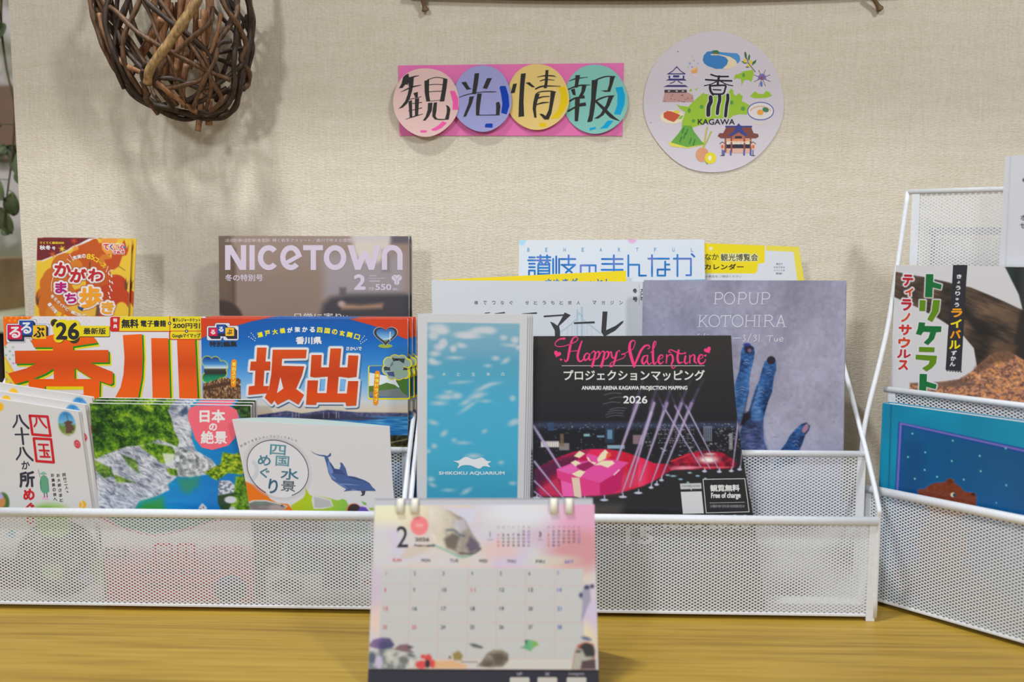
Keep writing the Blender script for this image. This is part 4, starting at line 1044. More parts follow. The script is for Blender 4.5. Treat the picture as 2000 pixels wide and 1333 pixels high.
P.vpoly(B1((1292, 146), (1352, 146), (1395, 290), (1432, 210), (1490, 210), (1528, 290), (1560, 146), (1622, 146), (1552, 388), (1502, 388), (1462, 280), (1420, 388), (1368, 388)), lt, 2)
nv_(((1655, 250), (1655, 388))); nv_(((1806, 240), (1806, 388))); q = B1(1730, 246); P.vring(q[0], q[1], 76/5, 76/5, u, lt, 2, n=40, a0=176, a1=364)
mg = book(P, 'town_magazine', 'brown town magazine with pale English title at the back of the left rack', 'magazine', 0.006, GLOSS, 0.073, 'brown town magazines', layers=('title_lettering',))
copy_tree(mg, None, 'second brown town magazine, only its right edge showing behind the first', (0.0022, 0.0075, 0.0))

# ================================================================ left rack, middle row: guidebooks
def series_logo(P, b, sq, ink=(44, 44, 60)):
    """three stepped tiles with white syllables on a dark backing with a pale rim"""
    for grow, col, l in ((15, ink, 1.0), (12, (216, 214, 224), 1.2), (0, None, 0)):
        if not col: break
        for (x0, y0, x1, y1) in sq: bx = b(x0-24, y0-22, x1+52, y1+52); P.vbox((bx[0]-(0.5 if grow == 15 else 0), bx[1]-(0.5 if grow == 15 else 0), bx[2]+(0.5 if grow == 15 else 0), bx[3]+(0.5 if grow == 15 else 0)), col, l, 3.4)
    for (x0, y0, x1, y1) in sq: P.vpoly([b(x0-8, y0-6, 0, 0)[:2], b(x1, y0-6, 0, 0)[:2], b(x1+38, y0+34, 0, 0)[:2], b(x1+38, y1+36, 0, 0)[:2], b(x0+30, y1+36, 0, 0)[:2], b(x0-8, y1, 0, 0)[:2]], ink, 1.5)
    for (x0, y0, x1, y1), c, ch, tc in zip(sq, ((212, 18, 70), (18, 76, 160), (236, 184, 32)), 'るるぶ', (WH, WH, BK)):
        P.vbox(b(x0, y0, x1, y1), c, 1.9); P.text(ch, b(x0+18, y0+20, x1-22, y1-18), tc, 0.9, 2.3)
A6 = K(0, 610, 7.841); A7 = K(210, 610, 7.84)
P = Print(lean(1.033, 0.285, 4), [A6(45, 66), (396, 619), (399, 812), A6(95, 1590)], 1.3, (218, 212, 214))
og = (240, 102, 14)
P.poly(A6((40, 60), (515, 60), (400, 150), (240, 240), (140, 400), (110, 490), (66, 535)), og)
for i in range(5):
    for j in range(2): P.ell(*A6(85+i*85+j*60, 85+j*45), 1.6, 1.6, (244, 190, 40))
for i in range(10):
    for j in range(4): P.ell(*A6(610+i*79+(j % 2)*40, 102+j*40), 0.9, 0.9, (196, 150, 200))
for i, (x, y) in enumerate(((90, 540), (200, 540), (150, 600), (92, 660), (200, 660), (150, 720), (100, 785), (205, 785), (155, 845))): P.ell(*A6(x, y), 2.1, 2.1, [(150, 190, 140), (120, 180, 150), (130, 180, 200), (190, 140, 190)][i//2 % 4])
P.poly(A6((70, 680), (430, 1290), (85, 1600), (60, 1300)), (226, 204, 60)); P.line(A6((72, 690), (430, 1290)), 3, (238, 176, 40))
for i, (x, y) in enumerate(((105, 925), (105, 1030), (165, 1090), (110, 1150), (215, 1155), (240, 1260))): P.ell(*A6(x, y), 2.1, 2.1, (196, 140, 170))
series_logo(P, A6.b, ((122, 202, 335, 415), (302, 135, 505, 350), (492, 205, 705, 410)))
yl = (228, 206, 26)
for x, y, r in ((830, 160, 60), (960, 260, 150), (900, 390, 80), (1090, 280, 160), (1130, 390, 85), (1150, 190, 70)): q = A6(x, y); P.vell(q[0]+0.8, q[1]+0.9, r/7.84, r/7.84, (60, 52, 24), 2.2); P.vell(q[0], q[1], r/7.84, r/7.84, yl, 2.4)
P.vbox(A6.b(1130, 216, 1684, 382), (60, 52, 24), 2.2, 2); P.vbox(A6.b(1120, 210, 1676, 372), yl, 2.4, 2)
P.text('26', A6.b(852, 155, 1215, 425), BK, 1.6, 3.1); P.text("’", A6.b(802, 148, 842, 208), BK, 0.6, 3.1); P.text('最新版', A6.b(1275, 240, 1622, 342), BK, 0.45, 3.1)
rd = (200, 36, 30)
P.vbox(A7.b(40, 72, 1440, 300), rd, 2.2, 4); P.vpoly(A7((192, 70), (1435, 66), (1440, 288), (180, 290)), yl, 2.4); P.vbox(A7.b(942, 280, 1450, 424), rd, 2.1, 4); P.vbox(A7.b(960, 296, 1450, 412), yl, 2.4, 3)
P.vline(A7((955, 66), (955, 290)), 1.4, rd, 2.6); P.vline(A7((950, 290), (1440, 290)), 1.2, rd, 2.6)
for x, y in ((950, 172), (1210, 292)): q = A7(x, y); P.vell(q[0], q[1], 3.3, 3.3, BK, 2.8); P.vell(q[0], q[1], 1.5, 1.5, WH, 3.1)
oo = None
P.vtext('特典', A7(118, 80), A7(118, 262), 8, WH, 0.5, 3); P.text('無料', A7.b(212, 105, 478, 246), BK, 0.8, 3.1, outline=oo); P.text('電子書籍', A7.b(505, 122, 897, 228), BK, 0.5, 3.1, outline=oo)
P.text('電子レジャーチケット', A7.b(995, 94, 1425, 152), BK, 0.3, 3.1, outline=oo); P.text('200円引', A7.b(1000, 165, 1416, 252), BK, 0.6, 3.1, outline=oo); P.text('Googleマイマップ', A7.b(990, 325, 1422, 404), BK, 0.3, 3.1, outline=oo)
P.cur = 'title_lettering'
T6 = [[(470, 430), (830, 340), (1440, 385), (1492, 470), (1120, 525), (1115, 600), (810, 600), (810, 540), (520, 540)], [(225, 592), (1660, 580), (1666, 770), (235, 792)],
      [(570, 780), (830, 770), (825, 860), (700, 940), (510, 1022), (230, 1105), (120, 940), (400, 862)], [(1150, 770), (1380, 775), (1560, 850), (1730, 918), (1730, 1085), (1690, 1112), (1400, 1012), (1140, 850)],
      [(815, 700), (1140, 700), (1145, 1040), (825, 1040)], [(440, 1025), (1530, 1025), (1525, 1140), (440, 1140)], [(440, 1025), (682, 1025), (690, 1330), (455, 1330)], [(1275, 1025), (1530, 1025), (1520, 1330), (1282, 1330)], [(450, 1258), (1525, 1262), (1525, 1330), (450, 1330)]]
T7 = [[(235, 352), (525, 336), (540, 700), (525, 1000), (470, 1305), (110, 1322), (200, 1150), (245, 950), (260, 700)], [(668, 398), (930, 400), (958, 1330), (690, 1330)], [(1062, 400), (1338, 400), (1382, 1330), (1100, 1330)]]
oc = lambda X, Y: ramp(Y, [(655, (238, 96, 10)), (712, (206, 72, 2)), (745, (236, 88, 2)), (775, (252, 98, 0))])
for k, TT in ((A6, T6), (A7, T7)):
    for t in TT:
        q = k(t); P.vpoly(q+np.array([5.6, 6.4]) if k is A6 else q+np.array([6.4, 2.5]), (226, 208, 20), 1.0); P.vpoly(q+np.array([3.0, 3.3]) if k is A6 else q+np.array([3.4, 1.4]), (30, 132, 12), 1.2); P.vpoly(q, oc, 1.5)
book(P, 'travel_guidebook', 'guidebook with huge orange characters and yellow bonus strip, middle row of the left rack', 'guidebook', 0.009, GLOSS, layers=('title_lettering',))

B2 = K(385, 615, 6.061); B3 = K(600, 615, 5.03); GG = K(500, 630, 7.841)
P = Print(lean(1.023, 0.285, 4), [(392.5, 621.5), B3(985, 42), (797, 905), (397, 905)], 1.2, (40, 110, 170))
P.full(lambda X, Y: ramp(Y, [(622, (4, 84, 164)), (660, (8, 94, 176)), (720, (66, 140, 206)), (765, (150, 190, 222)), (785, (206, 206, 204)), (806, (216, 196, 168)), (812, (210, 180, 150))]))
P.poly(B2((0, 0), (830, 42), (640, 80), (470, 130), (250, 195), (40, 285)), (206, 60, 20)); P.poly(B3((400, 40), (1010, 30), (1000, 252), (900, 210), (780, 150), (600, 95)), (206, 60, 20))
P.poly([(392, 817), (500, 812), (560, 803), (590, 808), (640, 801), (700, 806), (800, 807), (800, 840), (392, 840)], lambda X, Y: ramp(fbm(X*0.2, Y*0.3, 2), [(0.25, (50, 56, 92)), (0.75, (106, 100, 132))]), 1.5)
P.poly([(392, 816), (800, 814), (800, 852), (392, 852)], lambda X, Y: ramp(vn(X*0.06, Y*0.6, 8), [(0, (20, 92, 160)), (0.6, (44, 126, 186)), (1, (110, 168, 206))]), 2)
P.poly([(560, 816), (640, 806), (680, 812), (760, 818), (700, 822), (600, 820)], (64, 62, 86), 2); P.poly([(608, 812), (650, 808), (655, 818), (605, 820)], (54, 50, 70), 1)
for x in (571, 578, 584, 632, 642, 657, 662): P.line([(x, 806), (x, 817)], 0.9, (206, 196, 186), a=0.8)
P.quadfill(390, 851, 800, 910, lambda X, Y: ramp(fbm(X*0.2, Y*0.15, 6), [(0.3, (30, 26, 16)), (0.7, (92, 92, 40))])); P.line([(760, 866), (796, 858)], 2, (180, 160, 110)); P.line([(756, 873), (796, 872)], 1.2, (160, 140, 90))
yb = (228, 214, 26)
for x, y, r in ((120, 555, 68), (215, 560, 66), (300, 610, 68), (290, 690, 66), (210, 740, 66), (120, 745, 66)): P.ell(*B2(x, y), r/6.06, r/6.06, yb)
ph = lambda X, Y: ramp(Y, [(697, (10, 50, 130)), (712, (70, 140, 200)), (719, (214, 220, 214)), (722, (60, 58, 52)), (730, (44, 46, 44)), (734, (16, 110, 76)), (745, (30, 150, 96))])
for x, y, r in ((120, 555, 60), (215, 560, 58), (300, 610, 60), (290, 690, 58), (210, 740, 58), (120, 745, 58), (180, 650, 100)): P.ell(*B2(x, y), r/6.06, r/6.06, ph)
P.poly(B2((70, 820), (290, 750), (480, 750), (515, 770), (515, 1000), (70, 1000)), lambda X, Y: ramp(fbm(X*0.5, Y*0.25, 3), [(0.3, (60, 40, 26)), (0.55, (140, 96, 60)), (0.75, (206, 176, 130))])); P.poly(B2((70, 850), (380, 790), (510, 840), (510, 870), (380, 830), (70, 900)), (80, 52, 34), 1)
for x in (90, 180, 290, 360, 430, 480): P.line(B2((x, 870), (x, 990)), 0.9, (60, 40, 30))
P.vbox(B3.b(598, 500, 1010, 836), yb, 0.6, 4)
P.cur = 'cover'
P.quadfill(*B3.b(606, 500, 1000, 820), (70, 120, 60))
rc = lambda X, Y: ramp(Y, [(714, (20, 90, 180)), (735, (140, 180, 214)), (745, (226, 226, 224))])
# picture panel on top of the yellow frame, drawn as outlines
P.vbox(B3.b(610, 504, 1000, 818), (40, 108, 180), 0.9, 3); P.vpoly(B3((612, 570), (980, 640), (980, 720), (608, 700)), (222, 226, 228), 1.1); P.vpoly(B3((605, 705), (720, 690), (780, 668), (860, 690), (900, 720), (900, 760), (605, 765)), (84, 122, 52), 1.3)
P.vpoly(B3((605, 760), (900, 725), (985, 760), (985, 815), (605, 800)), (120, 128, 126), 1.5); P.vpoly(B3((870, 650), (930, 600), (985, 580), (985, 800), (930, 760), (900, 700)), (70, 116, 40), 1.8)
for x, y, r in ((800, 470, 50), (860, 450, 54), (930, 450, 50), (980, 480, 46), (790, 540, 50), (830, 590, 46), (900, 590, 50), (965, 580, 46)): q = B3(x, y); P.vell(q[0], q[1], (r+6)/5.03, (r+6)/5.03, yb, 2.0); 
for x, y, r in ((800, 470, 50), (860, 450, 54), (930, 450, 50), (980, 480, 40), (790, 540, 50), (830, 590, 46), (900, 590, 50), (950, 580, 46), (880, 520, 70)): q = B3(x, y); P.vell(q[0], q[1], (r-3)/5.03, (r-3)/5.03, (150, 172, 170), 2.2)
P.vpoly(B3((830, 420), (860, 430), (880, 470), (900, 430), (960, 430), (950, 480), (900, 450), (870, 480), (850, 470)), (52, 62, 58), 2.4); P.vpoly(B3((750, 520), (800, 490), (870, 500), (985, 525), (985, 545), (760, 550)), (60, 66, 62), 2.4); P.vpoly(B3((800, 550), (985, 545), (985, 590), (860, 610)), (150, 176, 150), 2.4); P.vpoly(B3((780, 565), (850, 560), (860, 610), (800, 600)), (70, 84, 130), 2.6)
series_logo(P, lambda x, y, X, Y: B2.b(x, y, X, Y), ((140, 158, 238, 252), (236, 122, 335, 222), (335, 155, 438, 252)))
P.text('特別編集', B2.b(145, 312, 470, 382), BK, 0.7)
gl_ = (250, 140, 20)
for t, k, a, b in (('坂出ステイ', B2, (438, 560), (430, 830)), ('爽快ドライブ', B3, (690, 575), (672, 865))):
    q0 = k(*a); q1 = k(*b); P.vline([q0, ((q0[0]+q1[0])/2-0.8, (q0[1]+q1[1])/2), q1], 10.5 if k is B2 else 10, gl_, 2.7); P.vtext(t, q0, q1, 7.6, (250, 232, 90), 0.5, 3.6)
q = B3(770, 200); hp = [(16*math.sin(t)**3, -(13*math.cos(t)-5*math.cos(2*t)-2*math.cos(3*t)-math.cos(4*t))) for t in np.linspace(0, 2*np.pi, 40)[:-1]]
P.vpoly([(q[0]+x*1.5, q[1]+y*1.34) for x, y in hp], (190, 190, 190), 1.8); P.vpoly([(q[0]+x*1.43, q[1]+y*1.28) for x, y in hp], (58, 56, 60), 2.0); P.vpoly([(q[0]+x*1.12, q[1]-0.6+y*1.0) for x, y in hp], lambda X, Y: ramp(Y, [(640, (20, 80, 160)), (662, (140, 190, 220)), (668, (90, 110, 60))]), 2.3)
P.vline(B3((815, 170), (812, 250)), 1.6, (226, 226, 226), 2.6); P.vline(B3((745, 245), (830, 228)), 1.0, (226, 226, 226), 2.6); P.vell(*B3(768, 308), 14, 4, (150, 170, 60), 1.7)
P.htext('瀬戸大橋が架かる四国の玄関口', GG(5, 205), GG(1605, 240), 10.8, yb, 0.7, arc=14.5, cols=[(236, 222, 40)]*4+[(232, 232, 232)]*4+[(236, 222, 40)]*6)
P.text('香川県', GG.b(608, 218, 1008, 338), WH, 1.0); P.text('さかいで', GG.b(1380, 372, 1620, 432), WH, 0.4)
for k, L in ((GG, ((1660, 210), (1640, 235), (1620, 260), (1598, 290), (1690, 265), (1662, 285), (1636, 302), (1607, 325))), (B2, ((640, 220), (660, 240), (672, 262), (690, 280), (612, 262), (640, 278), (660, 292), (682, 308)))):
    for p in L: q = k(*p); P.vell(q[0], q[1], 1.0, 1.0, WH, 1.5, n=8)
P.cur = 'title_lettering'
SA = [B2(p) for p in ([(710, 390), (822, 390), (808, 555), (868, 555), (864, 660), (796, 660), (784, 845), (852, 845), (830, 930), (605, 950), (612, 850), (680, 842), (690, 660), (625, 660), (635, 555), (700, 555)],
      [(895, 415), (1297, 415), (1287, 515), (1005, 520), (1000, 605), (1268, 612), (1240, 720), (1170, 880), (1266, 950), (1200, 1066), (1085, 1000), (950, 1068), (915, 1015), (880, 1062), (800, 985), (850, 880), (878, 700)])]
DE = [GG(p) for p in ([(850, 500), (1005, 500), (995, 690), (1115, 690), (1140, 400), (1305, 400), (1280, 690), (1400, 690), (1415, 505), (1567, 510), (1540, 835), (1420, 850), (1265, 830), (1245, 1090), (1390, 1090), (1410, 900), (1567, 900), (1535, 1275), (1380, 1282), (1370, 1225), (930, 1225), (920, 1265), (765, 1262), (790, 890), (950, 890), (935, 1085), (1080, 1085), (1100, 830), (900, 845), (830, 830)],)]
tc = lambda X, Y: ramp(Y, [(685, (214, 76, 12)), (735, (196, 60, 8)), (770, (224, 72, 2)), (790, (216, 80, 20))])
for p in SA+DE: P.vout(p+np.array([1.6, 2.0]), 9.5, (30, 60, 96), 2.3); P.vout(p, 9.5, (224, 220, 220), 2.6); P.vpoly(p, tc, 3.0)
for p in ([(1075, 705), (1132, 705), (1100, 777)], [(985, 740), (1020, 875), (945, 930)]): P.vpoly(B2(p), (224, 220, 220), 3.2)
for p in ([(995, 870), (1055, 870), (1045, 1040), (985, 1040)], [(1300, 870), (1365, 870), (1355, 1045), (1290, 1040)]): P.vpoly(GG(p), (120, 176, 224), 3.2)
gb = book(P, 'travel_guidebook', 'blue guidebook with red title outlined in white, foremost of its three copies', 'guidebook', 0.0052, GLOSS, group='blue guidebooks of the left rack', layers=('title_lettering',))
copy_tree(gb, None, 'second blue and red guidebook, its right edge showing behind the front copy', (0.0040, 0.0060, 0.0008))
copy_tree(gb, None, 'third blue and red guidebook, hindmost beside the mesh rack end', (0.0072, 0.0120, 0.0012))

# ================================================================ left rack, front pocket
B4 = K(0, 770, 5.553); D5 = K(0, 1000, 5.263); D6 = K(370, 1000, 5.405)
P = Print(lean(0.962, 0.0, 4.2), [(-150, 757), (153, 804), (207, 1186), (-166, 1186)], 1.4, (208, 204, 202))
P.ell(*B4(-10, 140), 9, 9, (236, 180, 30))
ov = B4(725, 325); P.ell(ov[0], ov[1], 16.5, 24.5, lambda X, Y: ramp(Y+fbm(X*0.3, Y*0.3, 2)*10, [(806, (20, 110, 180)), (832, (110, 176, 214)), (838, (96, 130, 50)), (852, (120, 140, 60)), (858, (196, 190, 184))]), 2.0, rot=-14)
for a, b in (((690, 310), (790, 300)), ((700, 340), (800, 350)), ((720, 385), (810, 370))): P.poly(B4(a, (a[0]+50, a[1]-22), b, (b[0]-10, b[1]+22), (a[0]+20, a[1]+22)), (92, 56, 44), 0.6)
P.quadfill(*B4.b(715, 330, 780, 425), (96, 66, 50), 0.8); P.line(B4((720, 220), (742, 300)), 0.9, (80, 60, 60))
P.ell(*B4(838, 545), 6, 8.5, (196, 44, 62), rot=-20); P.text('の', B4.b(815, 520, 860, 570), (226, 150, 150), 0.1)
P.ell(*B4(897, 1202), 7, 8, (232, 168, 30)); P.line(B4((880, 1160), (900, 1210), (880, 1240)), 2, (226, 214, 190))
P.ell(*B4(30, 1180), 13, 20, (70, 104, 46), 2); P.ell(*B4(10, 1170), 9, 12, (200, 130, 70), 2); P.ell(*B4(0, 1110), 6, 6, (180, 160, 210), 2)
P.ell(*B4(540, 1310), 40, 22, (150, 190, 100), 8); P.ell(*B4(480, 1290), 20, 12, (110, 160, 60), 5)
# the pilgrim figure in green robe
gn = (92, 156, 124)
P.vpoly(B4((425, 868), (470, 842), (510, 868), (470, 878)), (120, 176, 156), 1.5); P.vpoly(B4((440, 900), (470, 880), (500, 890), (522, 920), (525, 1000), (535, 1060), (500, 1078), (460, 1070), (440, 1040), (430, 960)), gn, 1.3); P.vline(B4((415, 820), (432, 900)), 0.7, (70, 80, 80), 1.5)
for x in (480, 508): P.vline(B4((x, 1075), (x+4, 1120)), 1.6, (60, 60, 66), 1.4)
P.vpoly(B4((455, 1140), (470, 1100), (490, 1120), (520, 1100), (525, 1145)), (226, 170, 200), 1.2); P.vline(B4((440, 930), (445, 1030)), 1, (60, 110, 84), 1.6); P.vline(B4((520, 930), (530, 1050)), 1, (60, 110, 84), 1.6)
for i, t in enumerate(('同行二人、', 'お大師さまと', 'お遍路の旅へ')):
    xs = (690, 628, 566)[i]; L = len(t); P.vtext(t, B4(xs, 855), B4(xs+ (45, 40, 36)[i], (1085, 1180, 1170)[i]), 6.6, BK, 0.2, rot=-8)
nb = (44, 44, 62)
for p, w_ in ((((185, 235), (180, 300), (145, 360)), 3.4), (((210, 232), (240, 300), (310, 372)), 4), (((165, 440), (310, 438)), 3), (((232, 370), (252, 545)), 4), (((222, 585), (218, 650), (180, 710)), 3.4), (((250, 582), (285, 650), (355, 720)), 4)): P.vline(spline(B4(p), 5), w_, nb, 2)
P.text('か', B4.b(232, 725, 322, 818), nb, 0.5, rot=-4); P.text('所', B4.b(205, 838, 378, 1015), nb, 1.2, rot=-3)
rr_ = (196, 16, 34)
P.text('め', B4.b(250, 1028, 375, 1155), rr_, 1.2, rot=-6); P.text('ぐ', B4.b(275, 1178, 375, 1290), rr_, 1.2, rot=-6); P.text('り', B4.b(285, 1305, 372, 1420), rr_, 1.2, rot=-6)
for o_ in ([(322, 236), (515, 246), (548, 455), (352, 438)], [(366, 482), (552, 492), (582, 742), (396, 728)]):
    q = B4(o_); 
    for i in range(4): P.vline([q[i], q[(i+1) % 4]], 5, rr_, 2)
for p in (((372, 352), (395, 310), (395, 262)), ((425, 262), (470, 330), (505, 365)), ((418, 548), (520, 552)), ((428, 612), (530, 616)), ((438, 680), (540, 684)), ((470, 550), (485, 680)), ((505, 640), (520, 662))): P.vline(spline(B4(p), 4), 3.6, rr_, 2)
dk2 = lambda X, Y: ramp(fbm(X*0.06, Y*0.06, 4), [(0.3, (40, 36, 38)), (0.55, (92, 84, 80)), (0.75, (150, 150, 150))])
P.ell(*D5(600, 480), 82, 76, dk2, 3); P.ell(*D5(550, 150), 34, 24, (120, 160, 60), 4); P.ell(*D5(540, 620), 22, 16, (176, 206, 120), 4); P.ell(*D5(980, 600), 10, 28, (130, 160, 80), 3); P.quadfill(*D5.b(-200, 480, 270, 790), lambda X, Y: ramp(fbm(X*0.1, Y*0.1, 7), [(0.3, (60, 36, 42)), (0.7, (140, 80, 90))]), 3); P.ell(*D5(115, 225), 8, 8, (90, 160, 170), 2); P.ell(*D5(890, 680), 14, 12, (170, 160, 200), 4)
pb = book(P, 'pilgrimage_booklet', 'white booklet with red and black vertical title, foremost of its three copies', 'booklet', 0.0055, SATIN, group='white pilgrimage booklets of the left rack')
copy_tree(pb, None, 'second white pilgrimage booklet, cream edge showing behind the first copy', (0.0042, 0.0062, 0.0060))
copy_tree(pb, None, 'third white pilgrimage booklet, hindmost of the bundle at far left', (0.0085, 0.0125, 0.0125))

B5 = K(170, 770, 5.441)
P = Print(lean(0.964, 0.0, 3.1), [B5(25, 100), (489, 793), (498, 1184), (211, 1184)], 1.2, (214, 208, 206))
def rock(X, Y):
    wx = X+14*fbm(X*0.05, Y*0.05, 21); wy = Y+14*fbm(X*0.05, Y*0.05, 27)
    return ramp(0.5*fbm((wx+wy)*0.05, (wy-wx*0.62)*0.16, 5)+0.25*vn((wx+wy*0.9)*0.12, (wy-wx*0.62)*0.4, 9)+0.25*fbm(wx*0.1, wy*0.12, 14), [(0.22, (78, 84, 104)), (0.42, (150, 156, 172)), (0.6, (206, 208, 216)), (0.8, (232, 232, 238))])
def wood(X, Y):
    wx = X+9*fbm(X*0.07, Y*0.07, 31); wy = Y+9*fbm(X*0.07, Y*0.07, 47)
    rx, ry = wx*0.8+wy*0.6, -wx*0.6+wy*0.8
    return ramp(0.5*fbm(rx*0.045, ry*0.06, 3, 3)+0.3*fbm(rx*0.16, ry*0.2, 8, 2)+0.2*vn(rx*0.45, ry*0.5, 12)+(X-330)*0.0005, [(0.25, (16, 44, 10)), (0.42, (54, 98, 20)), (0.55, (104, 146, 28)), (0.72, (160, 190, 44)), (0.9, (184, 204, 70))])
water = lambda X, Y: ramp((X-250)*0.004+(Y-900)*0.002+0.25*vn(X*0.03, Y*0.16, 2), [(0.1, (30, 150, 70)), (0.3, (20, 160, 150)), (0.55, (10, 140, 200)), (0.9, (0, 116, 190))])
P.quadfill(160, 780, 500, 1010, rock)
P.poly(B5((480, 1270), (560, 1140), (740, 1090), (880, 1020), (860, 960), (960, 880), (1100, 890), (1260, 860), (1400, 800), (1330, 700), (1160, 600), (1080, 420), (1090, 250), (1000, 180), (1100, 80), (1800, 80), (1800, 1300)), water, 2)
P.poly(B5((960, 900), (1200, 880), (1180, 980), (1080, 1060), (1000, 1040)), (60, 140, 90), 8, 0.7); P.poly(B5((480, 1280), (600, 1150), (800, 1100), (840, 1270)), (60, 150, 40), 10, 0.8)
P.poly(B5((10, 80), (900, 80), (860, 180), (930, 330), (990, 480), (960, 560), (760, 480), (640, 540), (420, 560), (200, 640), (100, 690), (40, 650)), wood, 2.5)
P.poly(B5((560, 560), (700, 520), (900, 560), (960, 640), (900, 720), (800, 740), (700, 660)), wood, 3); P.poly(B5((60, 690), (250, 790), (320, 940), (510, 940), (300, 860), (180, 900), (80, 800)), wood, 3, 0.85); P.poly(B5((360, 640), (520, 700), (560, 850), (440, 760)), wood, 3, 0.8); P.poly(B5((840, 790), (960, 800), (960, 870), (880, 860)), wood, 2)
P.poly(B5((930, 600), (1010, 580), (1130, 620), (1190, 680), (1340, 740), (1300, 810), (1180, 850), (1000, 880), (940, 780)), lambda X, Y: ramp(fbm(X*0.16, Y*0.16, 11), [(0.25, (96, 104, 104)), (0.5, (160, 164, 168)), (0.75, (226, 226, 230))]), 1.5); P.poly(B5((800, 630), (930, 640), (920, 760), (840, 770)), (222, 224, 226), 2, 0.8)
P.poly(B5((980, 160), (1100, 100), (1110, 400), (1130, 560), (1010, 560), (920, 380), (890, 200)), rock, 2); P.poly(B5((980, 190), (1060, 130), (1080, 200), (1010, 240)), (40, 60, 96), 3, 0.8)
P.poly(B5((1250, 830), (1420, 740), (1440, 620), (1560, 640), (1700, 600), (1800, 760), (1640, 860), (1500, 840), (1380, 920), (1300, 880)), lambda X, Y: ramp(fbm(X*0.2, Y*0.3, 5), [(0.3, (60, 96, 20)), (0.55, (150, 174, 30)), (0.8, (196, 206, 70))]), 2)
P.poly(B5((1400, 920), (1520, 920), (1580, 980), (1560, 1060), (1390, 1090)), lambda X, Y: ramp(vn(X*0.3, Y*0.3, 3), [(0.3, (110, 120, 140)), (0.7, (206, 208, 216))]), 1); P.poly(B5((1390, 1080), (1560, 1050), (1600, 1180), (1440, 1260), (1390, 1160)), (40, 66, 34), 2)
P.poly(B5((1580, 880), (1760, 860), (1760, 1290), (1500, 1290), (1560, 1080)), wood, 3); P.ell(*B5(1525, 1125), 12, 7, (206, 206, 212), 1.5); P.ell(*B5(1545, 1240), 7, 8, (190, 190, 196), 2)
P.poly(B5((1170, 1290), (1190, 1200), (1225, 1160), (1270, 1200), (1285, 1290)), (200, 196, 200), 1); 
for x, y in ((1205, 1225), (1235, 1205), (1255, 1240), (1225, 1250)): P.ell(*B5(x, y), 1.3, 1.6, (110, 60, 60))
P.poly(B5((1540, 120), (1760, 90), (1760, 330), (1640, 260)), lambda X, Y: ramp(fbm(X*0.2, Y*0.2, 2), [(0.3, (22, 44, 18)), (0.7, (76, 110, 50))]), 2)
P.line(B5((24, 100), (110, 1280)), 1.6, (196, 70, 70))
# lower half, seen through the mesh
P.poly([(190, 1008), (240, 1032), (300, 1046), (360, 1036), (420, 1018), (500, 1012), (500, 1190), (200, 1190)], (216, 206, 202)); P.line(spline([(190, 1008), (240, 1032), (300, 1046), (360, 1036), (420, 1018), (500, 1012)]), 2, (206, 60, 90))
P.poly([(190, 1000), (240, 1031), (300, 1044), (360, 1034), (420, 1016), (430, 1000)], (60, 130, 120), 2)
P.full(lambda X, Y: (206, 40, 80), 0.0)
w_ = (slice(0, P.ny), slice(0, P.nx)); P.mix(w_, np.clip((P.Y-1062)/70, 0, 1)**0.8*0.95, (214, 56, 92))
P.vline([(302, 1064), (334, 1064), (334, 1104), (302, 1104), (302, 1064)], 5, (206, 24, 60)); P.vline([(348, 1064), (380, 1064), (380, 1104), (348, 1104), (348, 1064)], 5, (206, 24, 60)); P.vline([(308, 1084), (328, 1084)], 5, (206, 24, 60)); P.vline([(364, 1072), (364, 1096)], 5, (206, 24, 60)); P.marks(262, 1112, 430, 1124, 8, (70, 66, 66)); P.marks(285, 1140, 420, 1150, 10, (70, 60, 66)); P.marks(412, 1066, 475, 1080, 5, (206, 50, 80)); P.marks(206, 1070, 255, 1092, 3, (70, 66, 66))
P.ell(450, 1152, 32, 27, lambda X, Y: ramp(Y+6*vn(X*0.1, Y*0.1, 1), [(1128, (80, 140, 190)), (1142, (40, 60, 130)), (1155, (40, 60, 60)), (1170, (70, 100, 60)), (1180, (50, 60, 50))]), 1.5)
P.vpoly([B5(1075, 200), B5(1090, 150), B5(1150, 125), B5(1500, 125), B5(1590, 170), B5(1615, 250), B5(1590, 330), B5(1570, 470), B5(1500, 550), B5(1330, 595), B5(1220, 570), B5(1150, 480), B5(1110, 360), B5(1075, 270)], (250, 104, 120), 1)
P.cur = 'title_lettering'
P.text('日本', B5.b(1195, 165, 1470, 305), (232, 226, 226), 1.1, 2); P.text('の', B5.b(1296, 312, 1382, 392), (232, 226, 226), 0.8, 2); P.text('絶景', B5.b(1208, 392, 1488, 532), (232, 226, 226), 0.8, 2)
nh = book(P, 'scenery_booklet', 'booklet with green gorge and blue river cover, foremost of its three copies', 'booklet', 0.0062, GLOSS, group='gorge photo booklets of the left rack', layers=('title_lettering',))
copy_tree(nh, None, 'second gorge booklet, white top edge just behind the front copy', (0.0006, 0.0066, 0.0018))
copy_tree(nh, None, 'third gorge booklet, hindmost of the bundle, in front of the orange guidebook', (0.0012, 0.0132, 0.0034))

